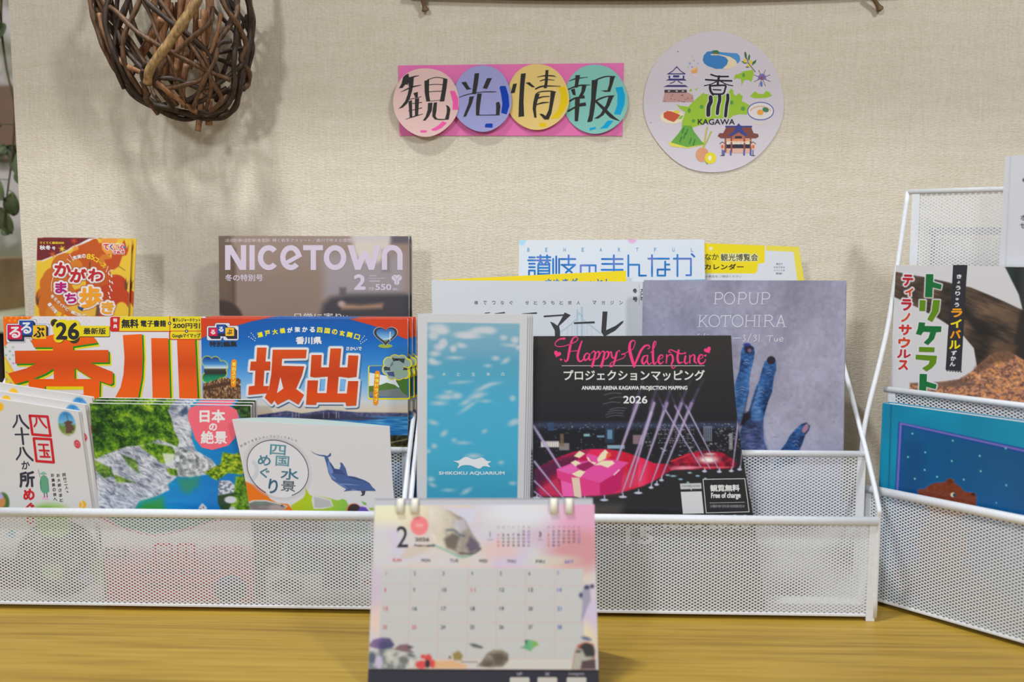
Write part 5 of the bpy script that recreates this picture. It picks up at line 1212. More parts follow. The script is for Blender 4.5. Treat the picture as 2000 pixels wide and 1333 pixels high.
B6 = K(450, 810, 6.061)
P = Print(lean(0.9585, 0.0, 2.3, bulge=lambda u, v: -0.0035*np.clip(1-((u+0.215)/0.085)**2, 0, 1)), [B6(20, 62), B6(1885, 140), (800, 1172), (497, 1176)], 1.2, (212, 208, 210))
P.warp = lambda a, b: (13*(1-a)*np.sin(np.pi*b)-8*a*np.sin(np.pi*b), 3.0*np.sin(np.pi*a)*(1-b))
P.poly(B6((150, 780), (330, 860), (420, 930), (470, 1000), (560, 1050), (680, 1060), (740, 1130), (700, 1250), (180, 1250)), (224, 112, 12), 1)
P.poly(B6((190, 1050), (270, 1015), (420, 1015), (560, 1050), (680, 1085), (640, 1120), (560, 1180), (540, 1260), (200, 1260)), (222, 218, 218), 1)
P.poly(B6((195, 1060), (280, 1028), (420, 1028), (560, 1060), (660, 1090), (600, 1150), (520, 1200), (500, 1260), (215, 1260)), lambda X, Y: ramp((Y-978)/40+0.3*vn(X*0.1, Y*0.2, 4), [(0.1, (96, 150, 130)), (0.4, (120, 108, 108)), (0.7, (150, 140, 140)), (1, (190, 190, 186))]), 1.5)
P.ell(*B6(540, 1110), 14, 7, (168, 150, 144), 3); P.ell(*B6(610, 1080), 2.4, 1.6, (50, 50, 56))
P.poly(B6((600, 1200), (730, 1130), (690, 1100), (720, 1260), (560, 1260)), (222, 100, 14), 1)
P.poly(B6((885, 860), (935, 950), (975, 970), (1050, 965), (1200, 1000), (1270, 1020), (1330, 1000), (1370, 1020), (1395, 1070), (1395, 1140), (1300, 1170), (1260, 1260), (720, 1260), (740, 1130), (715, 1080), (800, 1030), (870, 980), (890, 930)), lambda X, Y: ramp(X, [(575, (176, 190, 14)), (640, (160, 192, 40)), (690, (120, 182, 80))]), 1)
P.poly(B6((975, 965), (1060, 970), (1190, 1010), (1220, 1090), (1100, 1120), (985, 1120), (960, 1010)), (216, 212, 214), 1); P.poly(B6((985, 975), (1055, 985), (1180, 1020), (1205, 1085), (1100, 1105), (995, 1105)), (182, 178, 180), 1.5)
P.poly(B6((700, 1200), (730, 1165), (830, 1158), (920, 1190), (920, 1260), (700, 1260)), (60, 160, 176), 1)
P.ell(*B6(1460, 1135), 15, 13.5, (226, 120, 90), 1); P.ell(*B6(1465, 1130), 12.5, 11.5, (52, 40, 36), 1); P.poly(B6((1470, 1200), (1540, 1090), (1600, 1100), (1660, 1170), (1680, 1260), (1460, 1260)), (96, 66, 170), 1.5); P.poly(B6((1290, 1200), (1370, 1170), (1420, 1200), (1400, 1260), (1290, 1260)), (226, 180, 206), 2)
P.poly(B6((1545, 1025), (1610, 1050), (1610, 1075), (1580, 1070)), (110, 170, 70), 1); P.poly(B6((1640, 1110), (1690, 1105), (1700, 1130), (1660, 1135)), (150, 180, 40), 1)
# printed circle and lettering
q = B6(560, 640); 
for r1, r2, c in ((425, 348, (190, 188, 194)), (410, 336, (206, 204, 208)), (398, 330, (180, 178, 188))): P.vring(q[0], q[1], r1/6.061, r2/6.061, 0.5, c, 1, rot=32, n=60)
P.ell(q[0], q[1], 378/6.061, 318/6.061, (216, 214, 218), 0, 1, 32); P.vring(q[0], q[1], 380/6.061, 318/6.061, 1.5, (58, 58, 92), 1.2, rot=32, n=60, a0=85, a1=395)
P.vring(*B6(230, 660), 85/6.06, 110/6.06, 7, (196, 200, 210), 0.9, n=30, a0=-70, a1=90)
tl = (74, 140, 156)
P.text('四', B6.b(468, 358, 655, 480), tl, 0.3, rot=4); P.text('国', B6.b(535, 492, 695, 612), tl, 0.3, rot=4); P.text('水', B6.b(595, 640, 812, 775), (56, 110, 136), 0.45, rot=4); P.text('景', B6.b(598, 788, 770, 912), (70, 82, 100), 0.2, rot=4); P.text('め', B6.b(325, 480, 478, 605), (56, 122, 142), 0.45, rot=6); P.text('ぐ', B6.b(348, 632, 462, 750), (56, 122, 142), 0.45, rot=6); P.text('り', B6.b(450, 765, 560, 938), (40, 92, 124), 0.7, rot=6)
P.htext('四国水族館スタッフがつくりました', B6(110, 385), B6(800, 320), 4.2, (120, 118, 124), 0.0, arc=15)
# leaping dolphin
DL = B6((950, 430), (1000, 462), (1060, 478), (1110, 480), (1150, 492), (1172, 470), (1178, 455), (1192, 462), (1190, 490), (1155, 510), (1180, 570), (1230, 640), (1290, 650), (1305, 610), (1296, 570), (1325, 575), (1365, 640), (1388, 725), (1480, 740), (1590, 780), (1650, 815), (1680, 860), (1715, 890), (1720, 908), (1640, 905), (1560, 908), (1480, 900), (1400, 905), (1340, 912), (1370, 885), (1280, 830), (1200, 770), (1160, 690), (1135, 580), (1110, 500), (1050, 488), (990, 465))
P.vpoly(DL, (66, 92, 148), 1.5)
P.vpoly(B6((1160, 540), (1180, 600), (1240, 700), (1330, 790), (1450, 800), (1560, 820), (1640, 850), (1600, 870), (1480, 870), (1380, 880), (1270, 820), (1190, 740), (1150, 640)), (104, 134, 186), 1.8); P.vpoly(B6((1180, 560), (1240, 650), (1310, 660), (1380, 730), (1480, 745), (1580, 780), (1640, 815), (1560, 815), (1400, 800), (1300, 780), (1220, 690)), (56, 72, 124), 2.0)
P.vpoly(B6((1400, 860), (1500, 840), (1620, 860), (1560, 890), (1440, 895)), (150, 176, 212), 2.0); P.vpoly(B6((1545, 905), (1600, 905), (1590, 950), (1570, 965), (1535, 962), (1560, 945)), (60, 60, 76), 1.4); P.vell(*B6(1550, 850), 2.2, 1.2, (30, 34, 60), 2.3)
# lower collage seen through the mesh
for x0, y0, x1, y1, c in ((490, 1020, 548, 1108, (60, 58, 60)), (548, 1016, 640, 1060, (80, 80, 120)), (560, 1060, 640, 1120, (60, 100, 96)), (640, 1040, 800, 1100, (110, 140, 140)), (600, 1066, 740, 1096, (70, 60, 50)), (630, 1090, 700, 1150, (54, 60, 84)), (495, 1100, 520, 1170, (50, 50, 60)), (640, 1020, 720, 1050, (110, 150, 140))): P.quadfill(x0, y0, x1, y1, c, 5, 0.85)
P.ell(560, 1146, 32, 15, (120, 100, 60), 2); P.ell(655, 1120, 16, 24, (70, 60, 60), 3); P.ell(716, 1137, 9, 6, (190, 70, 70), 1.5); P.ell(535, 1060, 20, 20, (90, 80, 76), 5)
dl = book(P, 'aquarium_booklet', 'white booklet with a leaping blue dolphin, open at the top, front pocket', 'booklet', 0.0012, SATIN, floor=0.0065, cover_th=0.0004)
Q = Print(P.surf.moved(0.0022), [B6(20, 58), B6(1885, 138), (800, 1172), (497, 1176)], 6, (206, 220, 216))
Q.warp = lambda a, b: (13*(1-a)*np.sin(np.pi*b)-8*a*np.sin(np.pi*b), -7.5*np.sin(np.pi*np.clip(a, 0, 1)**0.75)*(1-b))
V, F = Q.slab(0, 0.0005, nu=24); link('inner_page', mesh_np('inner_page', V-np.array(dl.location), F, np.tile(alb((196, 214, 210)), (len(V), 1))), SATIN, dl)
# ================================================================ middle rack, rear row
C1 = K(1000, 460, 5.128); C2 = K(1360, 465, 8.696)
P = Print(lean(1.097, 0.37, 3), [(1340, 474), C2(1742, 150), C2(1860, 900), (1338, 570)], 1.0, (214, 214, 220))
yw = (234, 210, 0)
P.poly(C2((-200, 60), (1165, 115), (1160, 400), (1140, 430), (1050, 435), (1030, 570), (1000, 605), (-200, 600)), yw, 0.6)
P.poly(C2((1185, 120), (1780, 140), (1900, 900), (1740, 900), (1650, 235), (1185, 215)), (228, 210, 70)); P.ell(*C2(245, 182), 3.3, 3.3, (226, 224, 216))
for a in range(28): t = a*2*np.pi/28; r = 24+(a % 3)*2; q = C2(1420, 500); P.ell(q[0]+r*math.cos(t), q[1]+r*math.sin(t)*0.98, 0.9, 0.9, (226, 214, 130))
P.text('なか', C2.b(145, 265, 380, 375), (84, 78, 20), 0.2); P.text('観光博覧会', C2.b(415, 268, 1048, 392), (72, 74, 34), 0.15, outline=[((226, 222, 176), 1.3)]); P.text('トカレンダー', C2.b(30, 440, 805, 540), (56, 40, 24), 0.4); P.text('お問い合わせは裏面をご確認ください', C2.b(-200, 632, 775, 672), (150, 150, 150), 0.0)
for i, t in enumerate(('県内で', 'さまざまな', 'イベントが', '開催！')): w_ = (55, 95, 95, 55)[i]; P.text(t, C2.b(1410-w_, 425+i*54, 1410+w_, 460+i*54), (110, 110, 110), 0.0)
sheet(P, 'event_calendar_sheet', 'white sheet with yellow heading standing behind the rack at centre right', 'leaflet', SATIN, 0.075)

P = Print(lean(1.088, 0.37, 3.5), [C1(70, 48), C1(1925, 40), C1(1938, 620), C1(66, 620)], 1.5, (216, 221, 228))
P.ell(*C1(100, 35), 8.2, 13, (168, 212, 236)); P.ell(*C1(1203, 42), 8.3, 7, (226, 170, 214)); P.line(C1((1565, 458), (1940, 450)), 2.4, (40, 140, 200))
for i, ch in enumerate('BEHEARTFUL'): x = (165, 345, 527, 710, 890, 1073, 1254, 1434, 1617, 1803)[i]; P.text(ch, C1.b(x-12, 124, x+12, 163), (84, 154, 200), 0.1)
bc_ = lambda X, Y: ramp(vn(X*0.045, Y*0.06, 6), [(0.15, (14, 100, 180)), (0.5, (24, 124, 196)), (0.75, (90, 120, 196)), (1.0, (130, 120, 196))])
P.cur = 'title_lettering'
for a in (((172, 220), (228, 220)), ((162, 250), (236, 250)), ((172, 284), (228, 284)), ((172, 318), (228, 318)), ((170, 395), (170, 352), (228, 352), (228, 395)),
          ((252, 218), (318, 218)), ((326, 218), (384, 218)), ((285, 200), (285, 262)), ((352, 200), (352, 262)), ((252, 250), (384, 250)), ((266, 285), (285, 262), (305, 280)), ((332, 280), (352, 262), (375, 285)), ((262, 400), (262, 293), (374, 293), (374, 400)), ((262, 325), (374, 325)), ((262, 355), (374, 355)), ((262, 385), (374, 385)),
          ((412, 235), (412, 380)), ((443, 210), (443, 380)), ((472, 235), (472, 380)), ((490, 237), (635, 237)), ((567, 200), (567, 295)), ((495, 295), (632, 295), (540, 372)), ((510, 300), (600, 372)),
          ((688, 370), (688, 300), (838, 300), (838, 370)), ((776, 300), (776, 370)), ((900, 237), (1108, 237)), ((903, 286), (1108, 286)), ((897, 345), (1108, 345)), ((1020, 200), (1020, 380)),
          ((1165, 200), (1165, 408)), ((1165, 294), (1274, 294), (1274, 403), (1342, 403)), ((1365, 233), (1572, 233)), ((1402, 198), (1402, 408)), ((1534, 262), (1534, 403), (1458, 403), (1458, 342), (1580, 342)), ((1534, 292), (1575, 292)),
          ((1620, 233), (1792, 233), (1792, 399), (1745, 399)), ((1657, 195), (1657, 408)), ((1800, 187), (1826, 212))):
    q = C1(a); q = np.concatenate([q[i]+(q[i+1]-q[i])*np.linspace(0, 1, 6)[:-1, None] for i in range(len(q)-1)]+[q[-1:]]); P.vline(q, 3.5, bc_, 2)
sheet(P, 'town_leaflet', 'white leaflet with thin blue gradient characters, behind the middle rack', 'leaflet', SATIN, 0.075, layers=('title_lettering',))

P = Print(lean(1.066, 0.34, 4), [(853, 547), (1222.5, 529), (1226, 610), (853, 610)], 2.0, (238, 210, 0))
P.text('さぬきギュッとし', C1.b(330, 428, 1000, 520), (24, 120, 180), 0.4)
sheet(P, 'yellow_leaflet', 'plain yellow leaflet tilted behind the pale bridge magazine', 'leaflet', SATIN, 0.075)

G6 = K(830, 560, 4.545)
P = Print(lean(1.046, 0.329, 4), [(843, 547.5), (1262, 550.5), (1264, 700), (846, 700)], 1.5, (203, 205, 209))
ik = (50, 50, 52)
for t, x0, x1 in (('橋でつなぐ', 415, 805), ('せとうちと旅人', 868, 1400), ('マガジン', 1465, 1780)): P.htext(t, G6(x0, 143), G6(x1, 143), 7.2, ik, 0.1)
P.vtext('冬号', G6(1865, 0), G6(1865, 150), 9.5, ik, 0.4); P.vline(G6((1903, -20), (1903, 160)), 0.5, (120, 120, 120)); P.text('VOL.67', (1242, 572.5, 1266, 579), ik, 0.2, rot=90)
pb_ = (168, 188, 202)
for p, w_ in ((((1352, 210), (1352, 430)), 3.6), (((1393, 185), (1393, 430)), 3.8), (((1352, 260), (1372, 235), (1393, 260)), 2.4), (((1352, 280), (1290, 340), (1210, 400)), 2.2), (((1400, 290), (1470, 345), (1560, 415)), 2.2)): P.vline(G6(p), w_, pb_, 0.8)
for x, y in ((1265, 365), (1305, 330), (1440, 325), (1480, 355), (1330, 300), (1415, 305)): P.vline(G6((x, y), (x, 440)), 0.6, pb_, 0.8)
P.vline(G6((535, 236), (575, 232)), 1.6, ik); P.vline(G6((620, 240), (705, 232)), [1, 2.6], ik); P.vline(G6((860, 241), (988, 236)), [0.8, 3.2], ik)
P.cur = 'title_lettering'
P.vline(G6((1060, 265), (1250, 252)), [3.2, 2.8], ik, 2); P.vpoly(G6((1240, 230), (1294, 254), (1190, 350), (1200, 400), (1198, 470), (1155, 470), (1152, 390), (1110, 312), (1140, 322), (1176, 348), (1226, 260)), ik, 2); P.vline(G6((1328, 325), (1500, 318)), [3.4, 3.8], ik, 2)
P.vpoly(G6((1577, 222), (1620, 222), (1608, 388), (1690, 350), (1745, 310), (1764, 304), (1755, 325), (1690, 390), (1592, 445), (1565, 405)), ik, 2)
book(P, 'travel_magazine', 'pale grey travel magazine with black katakana title and faint bridge', 'magazine', 0.004, SATIN, layers=('title_lettering',))

C6 = K(1420, 650, 5.554); C7 = K(1335, 550, 6.154)
P = Print(lean(1.020, 0.3286, 3.4, bulge=lambda u, v: 0.004*np.clip((u-0.055)/0.05, 0, 1)**2*0), [(1255.5, 551), (1652, 552), (1645, 960), (1250, 960)], 1.3, (158, 152, 172))
P.full(lambda X, Y: ramp(0.55*fbm(X*0.016+Y*0.004, Y*0.014, 3, 5)+0.3*fbm(X*0.16, Y*0.13, 9)+0.15*vn(X*0.02, Y*0.01, 2)+0.0008*(Y-650), [(0.2, (126, 122, 142)), (0.5, (150, 147, 168)), (0.75, (170, 168, 190)), (0.95, (188, 187, 208))]))
rs = np.random.RandomState(5)
for _ in range(90): x, y = rs.uniform(1258, 1645), rs.uniform(555, 890); P.ell(x, y, rs.uniform(0.8, 4), rs.uniform(0.5, 1.4), (100, 96, 122), 1.0, rs.uniform(0.1, 0.4))
fc = lambda s0: (lambda X, Y: ramp(0.5*fbm(X*0.13, Y*0.3, s0)+0.5*vn(X*0.05, Y*0.03, s0+3), [(0.2, (20, 36, 70)), (0.45, (42, 84, 142)), (0.6, (66, 112, 170)), (0.8, (120, 150, 196))]))
fp = lambda X, Y: ramp(0.6*fbm(X*0.13, Y*0.3, 4)+0.4*vn(X*0.05, Y*0.03, 6), [(0.2, (34, 40, 72)), (0.5, (78, 92, 142)), (0.8, (130, 134, 178))])
P.poly(C6((230, 120), (290, 160), (300, 210), (290, 300), (262, 400), (245, 500), (240, 620), (210, 740), (180, 880), (130, 1000), (60, 1000), (60, 600), (90, 540), (130, 420), (145, 300), (150, 210), (180, 140)), fc(2), 1)
P.poly(C6((480, 258), (530, 300), (535, 400), (505, 500), (490, 640), (450, 740), (420, 840), (395, 940), (390, 1040), (400, 1180), (440, 1300), (440, 1500), (100, 1500), (120, 1150), (180, 960), (240, 840), (270, 720), (310, 600), (350, 520), (380, 400), (410, 310)), fc(7), 1)
P.poly(C6((200, 960), (380, 960), (390, 1060), (410, 1200), (450, 1320), (450, 1500), (60, 1500), (130, 1150)), fp, 6)
P.poly(C6((860, 975), (900, 1010), (890, 1060), (850, 1110), (820, 1200), (780, 1290), (740, 1420), (480, 1500), (560, 1300), (640, 1200), (680, 1120), (750, 1040), (810, 990)), fc(11), 1)
P.poly(C6((175, 880), (250, 850), (260, 920), (180, 1000), (140, 1010)), (34, 32, 44), 3)
P.line(spline(C6((230, 640), (185, 880)), 3), 3, (36, 44, 80), 2, 0.6); P.line(spline(C6((330, 590), (240, 880)), 3), 4, (34, 42, 78), 2, 0.6)
for x, y, a, b in ((232, 180, 44, 48), (478, 302, 46, 46)): P.ell(*C6(x, y), a/5.55, b/5.55, (44, 34, 48), 1.2)
P.ell(*C6(245, 195), 4, 4, (120, 92, 130), 1.5); P.ell(*C6(850, 1040), 5, 10, (160, 120, 140), 1.5, rot=28); P.ell(*C6(215, 130), 7, 3, (50, 60, 140), 1.5)
for x, y, w_ in ((160, 595, 60), (160, 620, 50), (155, 660, 40), (370, 610, 60), (370, 650, 60), (365, 690, 40), (205, 330, 60), (215, 300, 50), (455, 410, 50), (460, 440, 40), (745, 1180, 60), (750, 1220, 40)):
    P.line(spline(C6((x-w_/2, y+8), (x, y-5), (x+w_/2, y+6)), 4), 1.3, (150, 170, 206), 0.8, 0.75); P.line(spline(C6((x-w_/2, y+16), (x, y+4), (x+w_/2, y+14)), 4), 1.2, (24, 40, 80), 0.8, 0.7)
pw = (212, 212, 222)
def serif(P, L, w_, lvl=2):
    for p in L: P.vline(spline(C7(p), 6) if len(p) > 2 else C7(p), w_, pw, lvl)
P.cur = 'title_lettering'
th_ = 1.75
def bar_(x0, x1, y): serif(P, [((x0, y), (x1, y))], 0.9)
for x in (372, 655, 935): serif(P, [((x+16, 136), (x+8, 270)), ((x+14, 138), (x+70, 136), (x+100, 165), (x+90, 200), (x+62, 212), (x+12, 212))], th_); bar_(x-4, x+30, 136); bar_(x-12, x+40, 272)
q = C7(552, 204); P.vring(q[0], q[1], 62/6.15, 70/6.15, th_, pw, 2)
serif(P, [((798, 138), (793, 220), (810, 262), (840, 274), (875, 262), (890, 220), (897, 138))], th_); bar_(775, 825, 137); bar_(875, 920, 137)
serif(P, [((200, 410), (190, 540)), ((278, 412), (200, 490)), ((222, 475), (280, 542))], th_); bar_(170, 228, 408); bar_(162, 222, 546); bar_(250, 298, 408); bar_(262, 300, 546)
for x in (370, 650): q = C7(x, 476); P.vring(q[0], q[1], 64/6.15, 70/6.15, th_, pw, 2)
serif(P, [((506, 410), (498, 542)), ((455, 412), (570, 412)), ((455, 412), (450, 440)), ((570, 412), (562, 440))], th_); bar_(475, 525, 546)
serif(P, [((758, 408), (750, 544)), ((858, 408), (850, 544)), ((755, 474), (855, 474))], th_); serif(P, [((912, 408), (905, 544))], th_)
for x in (740, 840, 890): bar_(x, x+44, 407); bar_(x-8, x+38, 546)
serif(P, [((986, 408), (978, 544)), ((985, 410), (1040, 408), (1068, 436), (1050, 468), (985, 474)), ((1030, 474), (1085, 546))], th_); bar_(968, 1010, 407); bar_(958, 1004, 546); bar_(1075, 1105, 546)
serif(P, [((1120, 546), (1172, 406)), ((1172, 406), (1215, 546)), ((1138, 500), (1200, 500))], th_); bar_(1098, 1145, 547); bar_(1190, 1238, 547)
S2 = [((590, 682), (690, 682)), ((712, 660), (730, 645), (742, 655), (725, 676), (742, 690), (735, 712), (712, 722)), ((812, 630), (770, 725)), ((842, 658), (862, 645), (876, 655), (858, 676), (876, 690), (866, 712), (842, 722)), ((912, 640), (905, 724)),
      ((1010, 656), (1075, 654)), ((1042, 656), (1034, 724)), ((1095, 684), (1092, 712), (1108, 722), (1125, 708), (1130, 684), (1130, 722)), ((1152, 702), (1192, 698), (1190, 682), (1170, 680), (1154, 702), (1170, 722), (1198, 714)),
      ((170, 640), (190, 634)), ((240, 660), (258, 625)), ((290, 640), (300, 636))]
serif(P, S2, 1.3)
po = sheet(P, 'exhibition_poster', 'grey flyer with blue painted hand and thin white serif heading', 'flyer', GLOSS, 0.0065, 0.0006, 'blue hand exhibition flyers', layers=('title_lettering',))
copy_tree(po, None, 'second blue hand flyer, only a sliver of its top edge showing', (0.0012, 0.0016, 0.0018))

# ================================================================ middle rack, front pocket
AQ = K(790, 580, 3.1)
P = Print(lean(0.9625, 0.0, 2.0), [AQ(80, 104), AQ(745, 108), AQ(722, 1240), AQ(75, 1240)], 1.4, (204, 203, 206))
sky = lambda X, Y: ramp(Y+8*fbm(X*0.03, Y*0.03, 4), [(635, (126, 172, 190)), (690, (108, 164, 190)), (712, (84, 160, 188)), (800, (70, 170, 204)), (900, (64, 168, 200)), (985, (48, 146, 178))])
P.poly(AQ((138, 155), (698, 163), (683, 1232), (135, 1232)), sky)
cl = (208, 206, 210)
for x, y, a, b, r in ((200, 190, 60, 26, 0), (230, 210, 40, 20, 0), (175, 235, 30, 25, 0), (360, 230, 60, 20, 0), (450, 205, 60, 22, -8), (515, 205, 40, 22, 0), (400, 240, 60, 14, 0), (235, 280, 26, 26, 0), (210, 305, 30, 20, 0), (295, 315, 20, 20, 0), (185, 345, 30, 16, 0), (345, 295, 28, 14, 10), (600, 248, 20, 14, 0), (670, 262, 24, 20, 0), (650, 295, 40, 8, 5), (690, 310, 14, 12, 0), (552, 373, 20, 12, 0), (612, 388, 24, 12, -30), (305, 370, 36, 8, 0), (185, 400, 34, 14, 0), (165, 385, 20, 14, 0), (505, 418, 16, 7, 0), (150, 485, 18, 10, 0),
                        (340, 518, 42, 6, -4), (480, 550, 50, 12, -25), (540, 528, 30, 6, -10), (440, 600, 50, 16, -15), (250, 608, 50, 16, 0), (320, 600, 26, 18, 0), (270, 578, 24, 10, 0), (210, 645, 40, 12, 0), (370, 640, 30, 12, -25), (385, 668, 50, 9, -35), (175, 762, 26, 12, 15), (665, 760, 36, 18, -20), (240, 828, 22, 14, -40), (485, 815, 14, 10, -30), (355, 885, 34, 8, 0), (300, 868, 12, 8, 0), (180, 905, 16, 14, 0), (145, 935, 12, 12, 0), (420, 965, 40, 14, 0), (160, 1105, 20, 14, 0), (265, 1172, 26, 7, 0), (375, 1178, 30, 12, -30), (170, 1140, 20, 10, 20), (490, 632, 24, 7, 0), (655, 615, 16, 16, 0), (585, 1005, 14, 10, 0), (655, 1130, 18, 10, 0)):
    q = AQ(x, y); P.ell(q[0], q[1], a/3.1, b/3.1, cl, 4.2, 0.8 if y < 420 else 0.72, r)
P.htext('水と生命の', AQ(195, 470), AQ(640, 470), 7, (196, 220, 226), 0.15)
P.vpoly(spline(AQ((295, 995), (330, 992), (370, 970), (420, 985), (470, 975), (500, 995), (525, 998), (505, 1012), (520, 1032), (480, 1026), (450, 1042), (400, 1022), (350, 1022), (320, 1040), (330, 1012), (295, 995)), 4), (226, 226, 230), 2)
P.text('SHIKOKU AQUARIUM', AQ.b(208, 1058, 606, 1082), (214, 226, 230), 0.35)
aq = sheet(P, 'aquarium_leaflet', 'white bordered leaflet with turquoise water picture, foremost of the bundle', 'leaflet', SATIN, 0.0065, 0.0006, 'turquoise aquarium leaflets')
for i, (l, dx) in enumerate((('second turquoise leaflet, thin grey edge right behind the front one', 0.0022), ('third turquoise leaflet, its edge between the second and the hindmost', 0.0042), ('hindmost turquoise leaflet, edge touching the black valentine flyer', 0.0060))):
    copy_tree(aq, None, l, (dx, 0.0014*(i+1), 0.0003*(i % 2)))

C3 = K(1060, 650, 5.882); C4 = K(1030, 790, 5.796); C5 = K(1250, 790, 5.554)
P = Print(lean(0.9615, 0.0, 5.6), [(1041, 657), (1428, 655.5), (1497, 1202), (1041, 1196)], 1.15, (46, 44, 44))
P.warp = lambda a, b: (-8.5*a*np.sin(np.pi*np.clip(b*1.5, 0, 1)), 0*a)
P.full(lambda X, Y: ramp(Y, [(655, (52, 49, 46)), (790, (40, 39, 42)), (850, (30, 30, 36)), (1000, (42, 42, 42)), (1200, (50, 50, 50))]))
rs = np.random.RandomState(11)
def win(x0, y0, x1, y1, n, cols, wmax=5, hmax=1.6, a=0.9):
    for _ in range(n):
        x, y = rs.uniform(x0, x1), rs.uniform(y0, y1); w_, h = rs.uniform(1, wmax), rs.uniform(0.8, hmax); P.quadfill(x, y, x+w_, y+h, cols[rs.randint(len(cols))], 0.5, rs.uniform(0.35, a))
wc = ((214, 216, 230), (190, 206, 226), (226, 206, 190), (150, 176, 214), (226, 226, 226)); bl_ = ((70, 110, 160), (110, 160, 200), (60, 90, 130))
P.quadfill(1040, 826, 1450, 836, (70, 84, 120), 6, 0.6); win(1042, 826, 1440, 840, 110, wc+bl_, 3, 1.5); win(1042, 838, 1190, 880, 60, wc+bl_, 4, 1.4, 0.6)
for x0, y0, x1, y1, c in ((1070, 826, 1082, 842, (54, 74, 110)), (1056, 862, 1092, 874, (196, 186, 180)), (1092, 866, 1112, 880, (150, 140, 140)), (1094, 848, 1101, 872, (120, 100, 70)), (1182, 834, 1200, 866, (44, 60, 84)), (1186, 840, 1196, 858, (110, 150, 180)), (1186, 870, 1220, 877, (150, 186, 206)), (1236, 850, 1256, 868, (150, 120, 130)), (1140, 848, 1152, 853, (150, 200, 206)), (1166, 851, 1180, 855, (120, 160, 196))): P.quadfill(x0, y0, x1, y1, c, 1.2, 0.85)
for i in range(8): P.quadfill(1058+i*4.3, 864, 1060.5+i*4.3, 874, (226, 220, 214), 0.6)
for k in range(9):
    y = 831+k*4.2
    for i in range(26):
        if rs.rand() < (0.75 if k % 2 == 0 else 0.4): x = 1286+i*2.7+rs.uniform(-0.6, 0.6); P.quadfill(x, y, x+1.9, y+1.5, (206, 206, 216), 0.5, rs.uniform(0.4, 0.95))
for i in range(5):
    for k in range(15): P.quadfill(1374+i*3.6, 833+k*2, 1376+i*3.6, 834.4+k*2, (170, 186, 214), 0.4, 0.85)
for k in range(15): P.quadfill(1424, 847+k*2.1, 1431, 848.2+k*2.1, (214, 216, 220), 0.4, 0.9)
win(1394, 836, 1445, 880, 60, wc, 4, 1.4); win(1280, 868, 1350, 892, 26, wc+bl_, 7, 1.8); win(1344, 866, 1400, 884, 24, wc+((190, 90, 80),), 5, 2); win(1250, 846, 1272, 872, 24, wc, 4, 1.4)
for i, (y, x0) in enumerate(((760, 1182), (768, 1180), (776, 1190), (786, 1178), (797, 1190), (802, 1186), (807, 1183), (812, 1184))): P.line(spline([(x0, y+4), (x0+16, y), (x0+34, y+1)], 4), 1.0, (150, 150, 156), 0.6, 0.7)
red = lambda X, Y: ramp((X-1043)/230+0.25*fbm(X*0.06, Y*0.06, 2), [(0.1, (84, 30, 60)), (0.4, (190, 26, 70)), (0.6, (230, 40, 90)), (0.9, (196, 20, 50))])
P.poly(C4((80, 740), (300, 620), (520, 540), (700, 508), (900, 508), (1100, 540), (1333, 620), (1333, 940), (1100, 1000), (800, 1035), (500, 1050), (100, 1040), (90, 900)), red, 1.5)
P.poly(C5((-20, 570), (60, 600), (150, 640), (320, 650), (400, 700), (300, 740), (230, 790), (120, 850), (-20, 905)), lambda X, Y: ramp((X-1245)/60, [(0, (232, 50, 96)), (0.6, (206, 20, 60)), (1.2, (120, 20, 40))]), 1)
P.poly(C4((80, 760), (300, 640), (560, 560), (700, 520), (480, 700), (300, 800), (100, 900)), (76, 34, 66), 6, 0.8); P.poly(C4((700, 900), (1333, 700), (1333, 930), (1000, 1010), (620, 1040)), (236, 90, 130), 12, 0.5); P.poly(C4((120, 960), (340, 830), (420, 1040), (140, 1040)), (206, 50, 90), 5, 0.8)
P.poly(C5((320, 620), (500, 540), (640, 510), (780, 510), (900, 530), (1000, 590), (1060, 650), (1000, 700), (560, 715), (330, 710)), lambda X, Y: ramp(fbm(X*0.1, Y*0.1, 3), [(0.3, (90, 14, 36)), (0.7, (190, 24, 56))]), 1.5); P.ell(*C5(740, 600), 18, 7, (250, 200, 190), 6); P.ell(*C5(740, 605), 10, 3, (255, 245, 235), 3); P.ell(*C5(760, 540), 10, 2, (230, 190, 180), 1.5); P.line(C5((340, 710), (600, 685), (960, 685)), 3, (240, 110, 120), 2, 0.7); P.ell(*C5(480, 690), 22, 3, (240, 170, 190), 3, 0.8)
P.poly(C5((330, 615), (540, 535), (550, 545), (340, 630)), (214, 40, 60), 1)
P.poly(C5((250, 790), (380, 720), (560, 712), (1040, 712), (1160, 690), (1300, 900), (1300, 1300), (-200, 1300), (-200, 960), (100, 870)), (40, 40, 42), 2); P.quadfill(1040, 972, 1160, 1200, (46, 46, 47), 2)
P.quadfill(1155, 985, 1215, 1012, (84, 80, 74), 14, 0.8)
for x, y, a in ((540, 745, 4), (625, 778, 4), (360, 780, 6), (440, 815, 4), (300, 770, 4), (520, 850, 3), (710, 808, 3)): P.ell(*C5(x, y), a, 1.6, (150, 190, 206), 1)
for i in range(120): x, y = rs.uniform(1045, 1440), rs.uniform(876, 915); P.ell(x, y, 0.7, 0.6, (206, 150, 170), 0.5, rs.uniform(0.2, 0.8))
